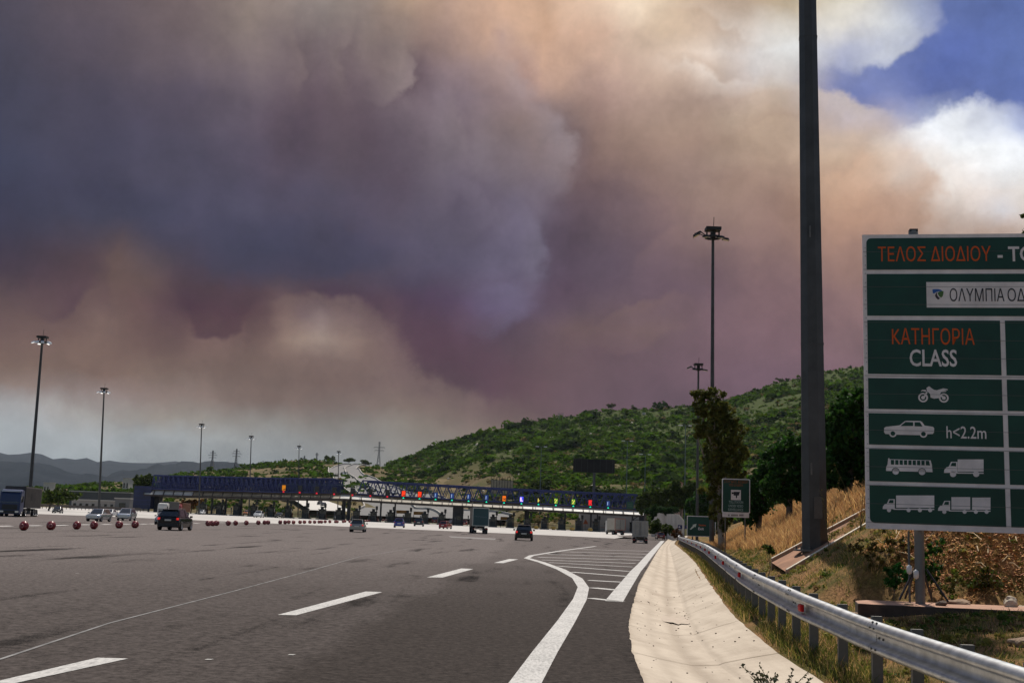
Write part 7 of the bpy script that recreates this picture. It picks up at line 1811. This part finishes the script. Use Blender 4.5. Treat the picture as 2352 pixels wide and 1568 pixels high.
# ---- electricity pylons
PYL = mat('pylon_steel', (.16,.16,.17), .6, .4)
def pylon(px, Y, ytop, lab, hill, wide=1.0, arms=3):
    c = hill.pt(px, Y); h_ = atY(px, ytop, Y).z-c.z; t = thing('electricity_pylon', lab, 'pylon', c, 0, 'electricity pylons on the skyline'); b = MB(); w0 = h_*.12*wide; w1 = h_*.022; th = max(.10, Y/4200)
    L = lambda f: w0+(w1-w0)*min(1, f/.62) if f < .62 else w1
    lv = [0,.16,.3,.42,.52,.62,.72,.82,.92,1.0]
    for f0, f1 in zip(lv[:-1], lv[1:]):
        a, e = L(f0), L(f1); q0 = [(-a,-a),(a,-a),(a,a),(-a,a)]; q1 = [(-e,-e),(e,-e),(e,e),(-e,e)]
        for k in range(4):
            k2 = (k+1) % 4; b.beam((*q0[k], f0*h_), (*q1[k], f1*h_), th*1.2); b.beam((*q0[k], f0*h_), (*q1[k2], f1*h_), th*.7); b.beam((*q0[k2], f0*h_), (*q1[k], f1*h_), th*.7)
    b.build('tower', PYL, t, fix=False); ab = MB()
    for f, l in ((.66,.17),(.78,.21),(.89,.14))[:arms]:
        for s in (-1,1): ab.beam((0,0,f*h_+.02*h_), (s*l*h_,0,f*h_), th); ab.beam((0,0,f*h_-.03*h_), (s*l*h_,0,f*h_), th*.8); ab.beam((s*l*h_,0,f*h_), (s*l*h_,0,f*h_-.05*h_), th*.9)
    ab.build('cross_arm', PYL, t, fix=False)
pylon(486, 895, 1034, 'lattice pylon with wide arms left of the canopy masts, standing above the blue lattice', MID, .9)
pylon(541, 890, 1030, 'tall narrow lattice pylon directly left of the fourth mast', MID, .7)
pylon(727, 893, 1039, 'small lattice pylon on the ridge between the two smallest masts', MID, .9)
pylon(699, 897, 1046, 'faint far lattice pylon close to the right of a mast', MID, .9)
pylon(869, 930, 1014, 'slim lattice pylon rising over the saddle between the two hills', MID, .6, 2)
t = thing('twin_pole', 'twin wooden pole on the crest of the main hill', 'utility pole', MAIN.pt(1288,965)); b = MB()
for s in (-1.6,1.6): b.tube([(s,0,-1),(s,0,8.0)], .22, 6)
b.beam((-2.6,0,7.4),(2.6,0,7.4),.25); b.build('pole', PYL, t)
# ---- billboard on its mast
c = MAIN.pt(1362, 425); w = 95*425/F; zt = atY(1362,1054,425).z-c.z; zb = atY(1362,1085,425).z-c.z
t = thing('billboard', 'big dark billboard seen from its back on a single pole above the right canopy', 'billboard', c); b = MB(); b.box((0,0,(zt+zb)/2), (w,.5,zt-zb)); b.build('panel', mat('billboard_back', (.014,.010,.010), .9, var=.2, vscale=.3), t)
b = MB()
for k in range(7): b.box((-w*.45+k*w*.15,-.32,(zt+zb)/2), (.14,.12,zt-zb))
b.build('rib', DARKM, t); b = MB(); b.tube([(.2,.4,-1.5),(.2,.4,zb+.3)], .45, 10); b.build('pole', mat('billboard_pole', (.09,.08,.085), .7), t)
# ---- street lamps behind the plaza
def street_lamp(px, ytop, Y, lab, hill=MAIN, arm=1.4):
    c = hill.pt(px, Y); h_ = atY(px, ytop, Y).z-c.z; t = thing('street_lamp', lab, 'street lamp', c, 0, 'street lamps at the foot of the hill'); b = MB(); b.tube([(0,0,-.5),(0,0,h_)], [.16,.10], 6); b.build('pole', mat('lamp_pole', (.10,.13,.13), .5, .3), t)
    b = MB(); b.beam((-arm,0,h_+.25),(arm,0,h_+.25),.10); b.beam((0,0,h_-.1),(0,0,h_+.3),.12); b.build('arm', mat('lamp_pole', (.1,.13,.13)), t)
    for s in (-1,1):
        b = MB(); b.box((s*arm,0,h_+.28), (1.1,.5,.22)); b.build('lamp_head', mat('lamp_head', (.75,.75,.73), .4), t)
street_lamp(1438,1014,400,'twin headed street lamp on the hillside right of the billboard')
street_lamp(1572,979,330,'tall twin headed street lamp left of the eucalyptus crown',MAIN)
street_lamp(1239,1027,400,'twin headed street lamp rising behind the truss above the black display with yellow figure')
street_lamp(1480,1045,390,'short street lamp between the billboard and the mast poles')
# ---- buildings
def building(px0, px1, ytop, Y, depth, lab, m, roofm, windows=0, name='building', base_y=None, hill=None, gable=False, band=None):
    p0, p1 = atY(px0,1180,Y), atY(px1,1180,Y); cx = (p0.x+p1.x)/2; zb = (hill.pt((px0+px1)/2, Y).z if hill else gz(cx, Y))-.5; h_ = atY((px0+px1)/2, ytop, Y).z-zb; w = p1.x-p0.x
    t = thing(name, lab, 'building', (cx, Y, zb)); b = MB(); b.box((0,depth/2,h_/2), (w,depth,h_)); b.build('wall', m, t)
    b = MB()
    if gable: b.prism([(-w/2-.3,h_+.02),(w/2+.3,h_+.02),(0,h_+w*.28)], -.3, depth+.3)
    else: b.box((0,depth/2,h_+.14), (w+.5,depth+.5,.28))
    b.build('roof', roofm, t)
    for k in range(windows):
        b = MB(); b.box((-w/2+(k+.5)*w/windows,-.04,h_*.52), (w/windows*.42,.12,h_*.34)); b.build('window', BGLASS, t)
    return t
GREYW = mat('warehouse_grey', (.105,.10,.10), .8, var=.1, vscale=.1); PALEW = mat('pale_render', (.30,.27,.24), .85, var=.15, vscale=.4); ROOFP = mat('pale_roof', (.42,.39,.35), .8); TILE = mat('roof_tile', (.30,.13,.09), .85, var=.2, vscale=1.5)
building(156,296,1130,372,20,'long grey warehouse with a flat roof behind the left lanes',GREYW,ROOFP,0,'warehouse')
building(162,262,1149,340,8,'low pale building with roof vents in front of the grey warehouse',PALEW,ROOFP,7,'low_building')
building(262,296,1145,333,8,'grey shed with a pale flat roof left of the blue stair tower',mat('shed_grey', (.15,.145,.14), .8),ROOFP,1,'shed')
b = MB(); p0 = atY(86,1175,262); p1 = atY(322,1175,300); base = Vector((p0.x,p0.y,gz(p0.x,p0.y))); t = thing('roadside_barrier', 'long low dark barrier in front of the warehouse along the left edge of the plaza', 'barrier', base)
for k in range(14):
    a = p0.lerp(p1,k/14); c = p0.lerp(p1,(k+1)/14); a.z = gz(a.x,a.y); c.z = gz(c.x,c.y); b.beam(a-base+Vector((0,0,.75)), c-base+Vector((0,0,.75)), .12, .5)
b.build('rail', mat('barrier_dark', (.075,.06,.05), .8), t); b = MB()
for k in range(29):
    a = p0.lerp(p1,k/28); a.z = gz(a.x,a.y); b.box(a-base+Vector((0,.1,.45)), (.12,.12,.9))
b.build('support', mat('barrier_dark', (.075,.06,.05)), t)
building(1552,1568,1109,360,7,'pink walled villa peeping out between trees above the pale curved wall',mat('villa_pink', (.42,.25,.19), .85),TILE,2,'villa',hill=MAIN,gable=True)
building(528,545,1163,455,8,'small house with a red tiled roof seen below the left canopy',PALEW,TILE,2,'house',gable=True)
for i, (x, y, lab) in enumerate(((101,1108,'flat white roofed house on the dry rise behind the olive bush'),(283,1098,'pale ruin like house on the dry rise left of the yellow green tree'),)):
    building(x-7, x+7, y, 640, 8, lab, mat('white_render', (.50,.46,.40), .8), ROOFP, 2, 'hill_house', hill=MID)
for i, (x, Y) in enumerate(((175,1500),(196,1480),(214,1520),(232,1560),(155,1450),(186,1600),(248,1500),(262,1540))):
    p = R1.pt(x, Y) if x < 225 else R2.pt(x, 1900); t = thing('distant_house', 'tiny pale house of the distant village below the far hills', 'house', p, 0, 'distant village houses'); b = MB(); s = random.uniform(.8,1.4)
    b.box((0,0,2.6*s), (7*s,6*s,6*s)); b.build('wall', mat('village_white', (.55,.53,.50), .8), t); b = MB(); b.prism([(-4*s,5.6*s),(4*s,5.6*s),(0,7.4*s)], -3.2*s, 3.2*s); b.build('roof', TILE, t)
# dry stone terrace wall on the hill foot, fenced yard
p0, p1 = atY(1128,1112,420), atY(1176,1100,420); base = MAIN.pt(1150,412); base.z = min(p0.z,p1.z)-3
t = thing('terrace_wall', 'pale terrace wall with dark posts on the bare slope behind the truss', 'wall', base); b = MB(); b.box((0,0,2.0), ((p1-p0).length,.6,4.6)); b.build('wall', mat('terrace_stone', (.38,.32,.23), .9, var=.25, vscale=.8), t)
b = MB()
for k in range(9): b.box((-(p1-p0).length/2+k*(p1-p0).length/8,-.4,2.6), (.16,.16,5.6))
b.build('post', DARKM, t)

# ================================================================== AIR
hb = MB(); Z0, Z1 = -16.0, HTOP
hb.box((0,3300,(Z0+Z1)/2), (9000,7800,Z1-Z0)); 
HM = bpy.data.materials.new('haze_air'); HM.use_nodes = True; nt = HM.node_tree; nt.nodes.clear(); o = nt.nodes.new('ShaderNodeOutputMaterial'); v = nt.nodes.new('ShaderNodeVolumePrincipled')
v.inputs['Color'].default_value = (.74,.83,.93,1); v.inputs['Density'].default_value = HAZE; v.inputs['Anisotropy'].default_value = .2; nt.links.new(v.outputs[0], o.inputs['Volume'])
hz = hb.build('haze', HM); kind(hz, 'stuff')
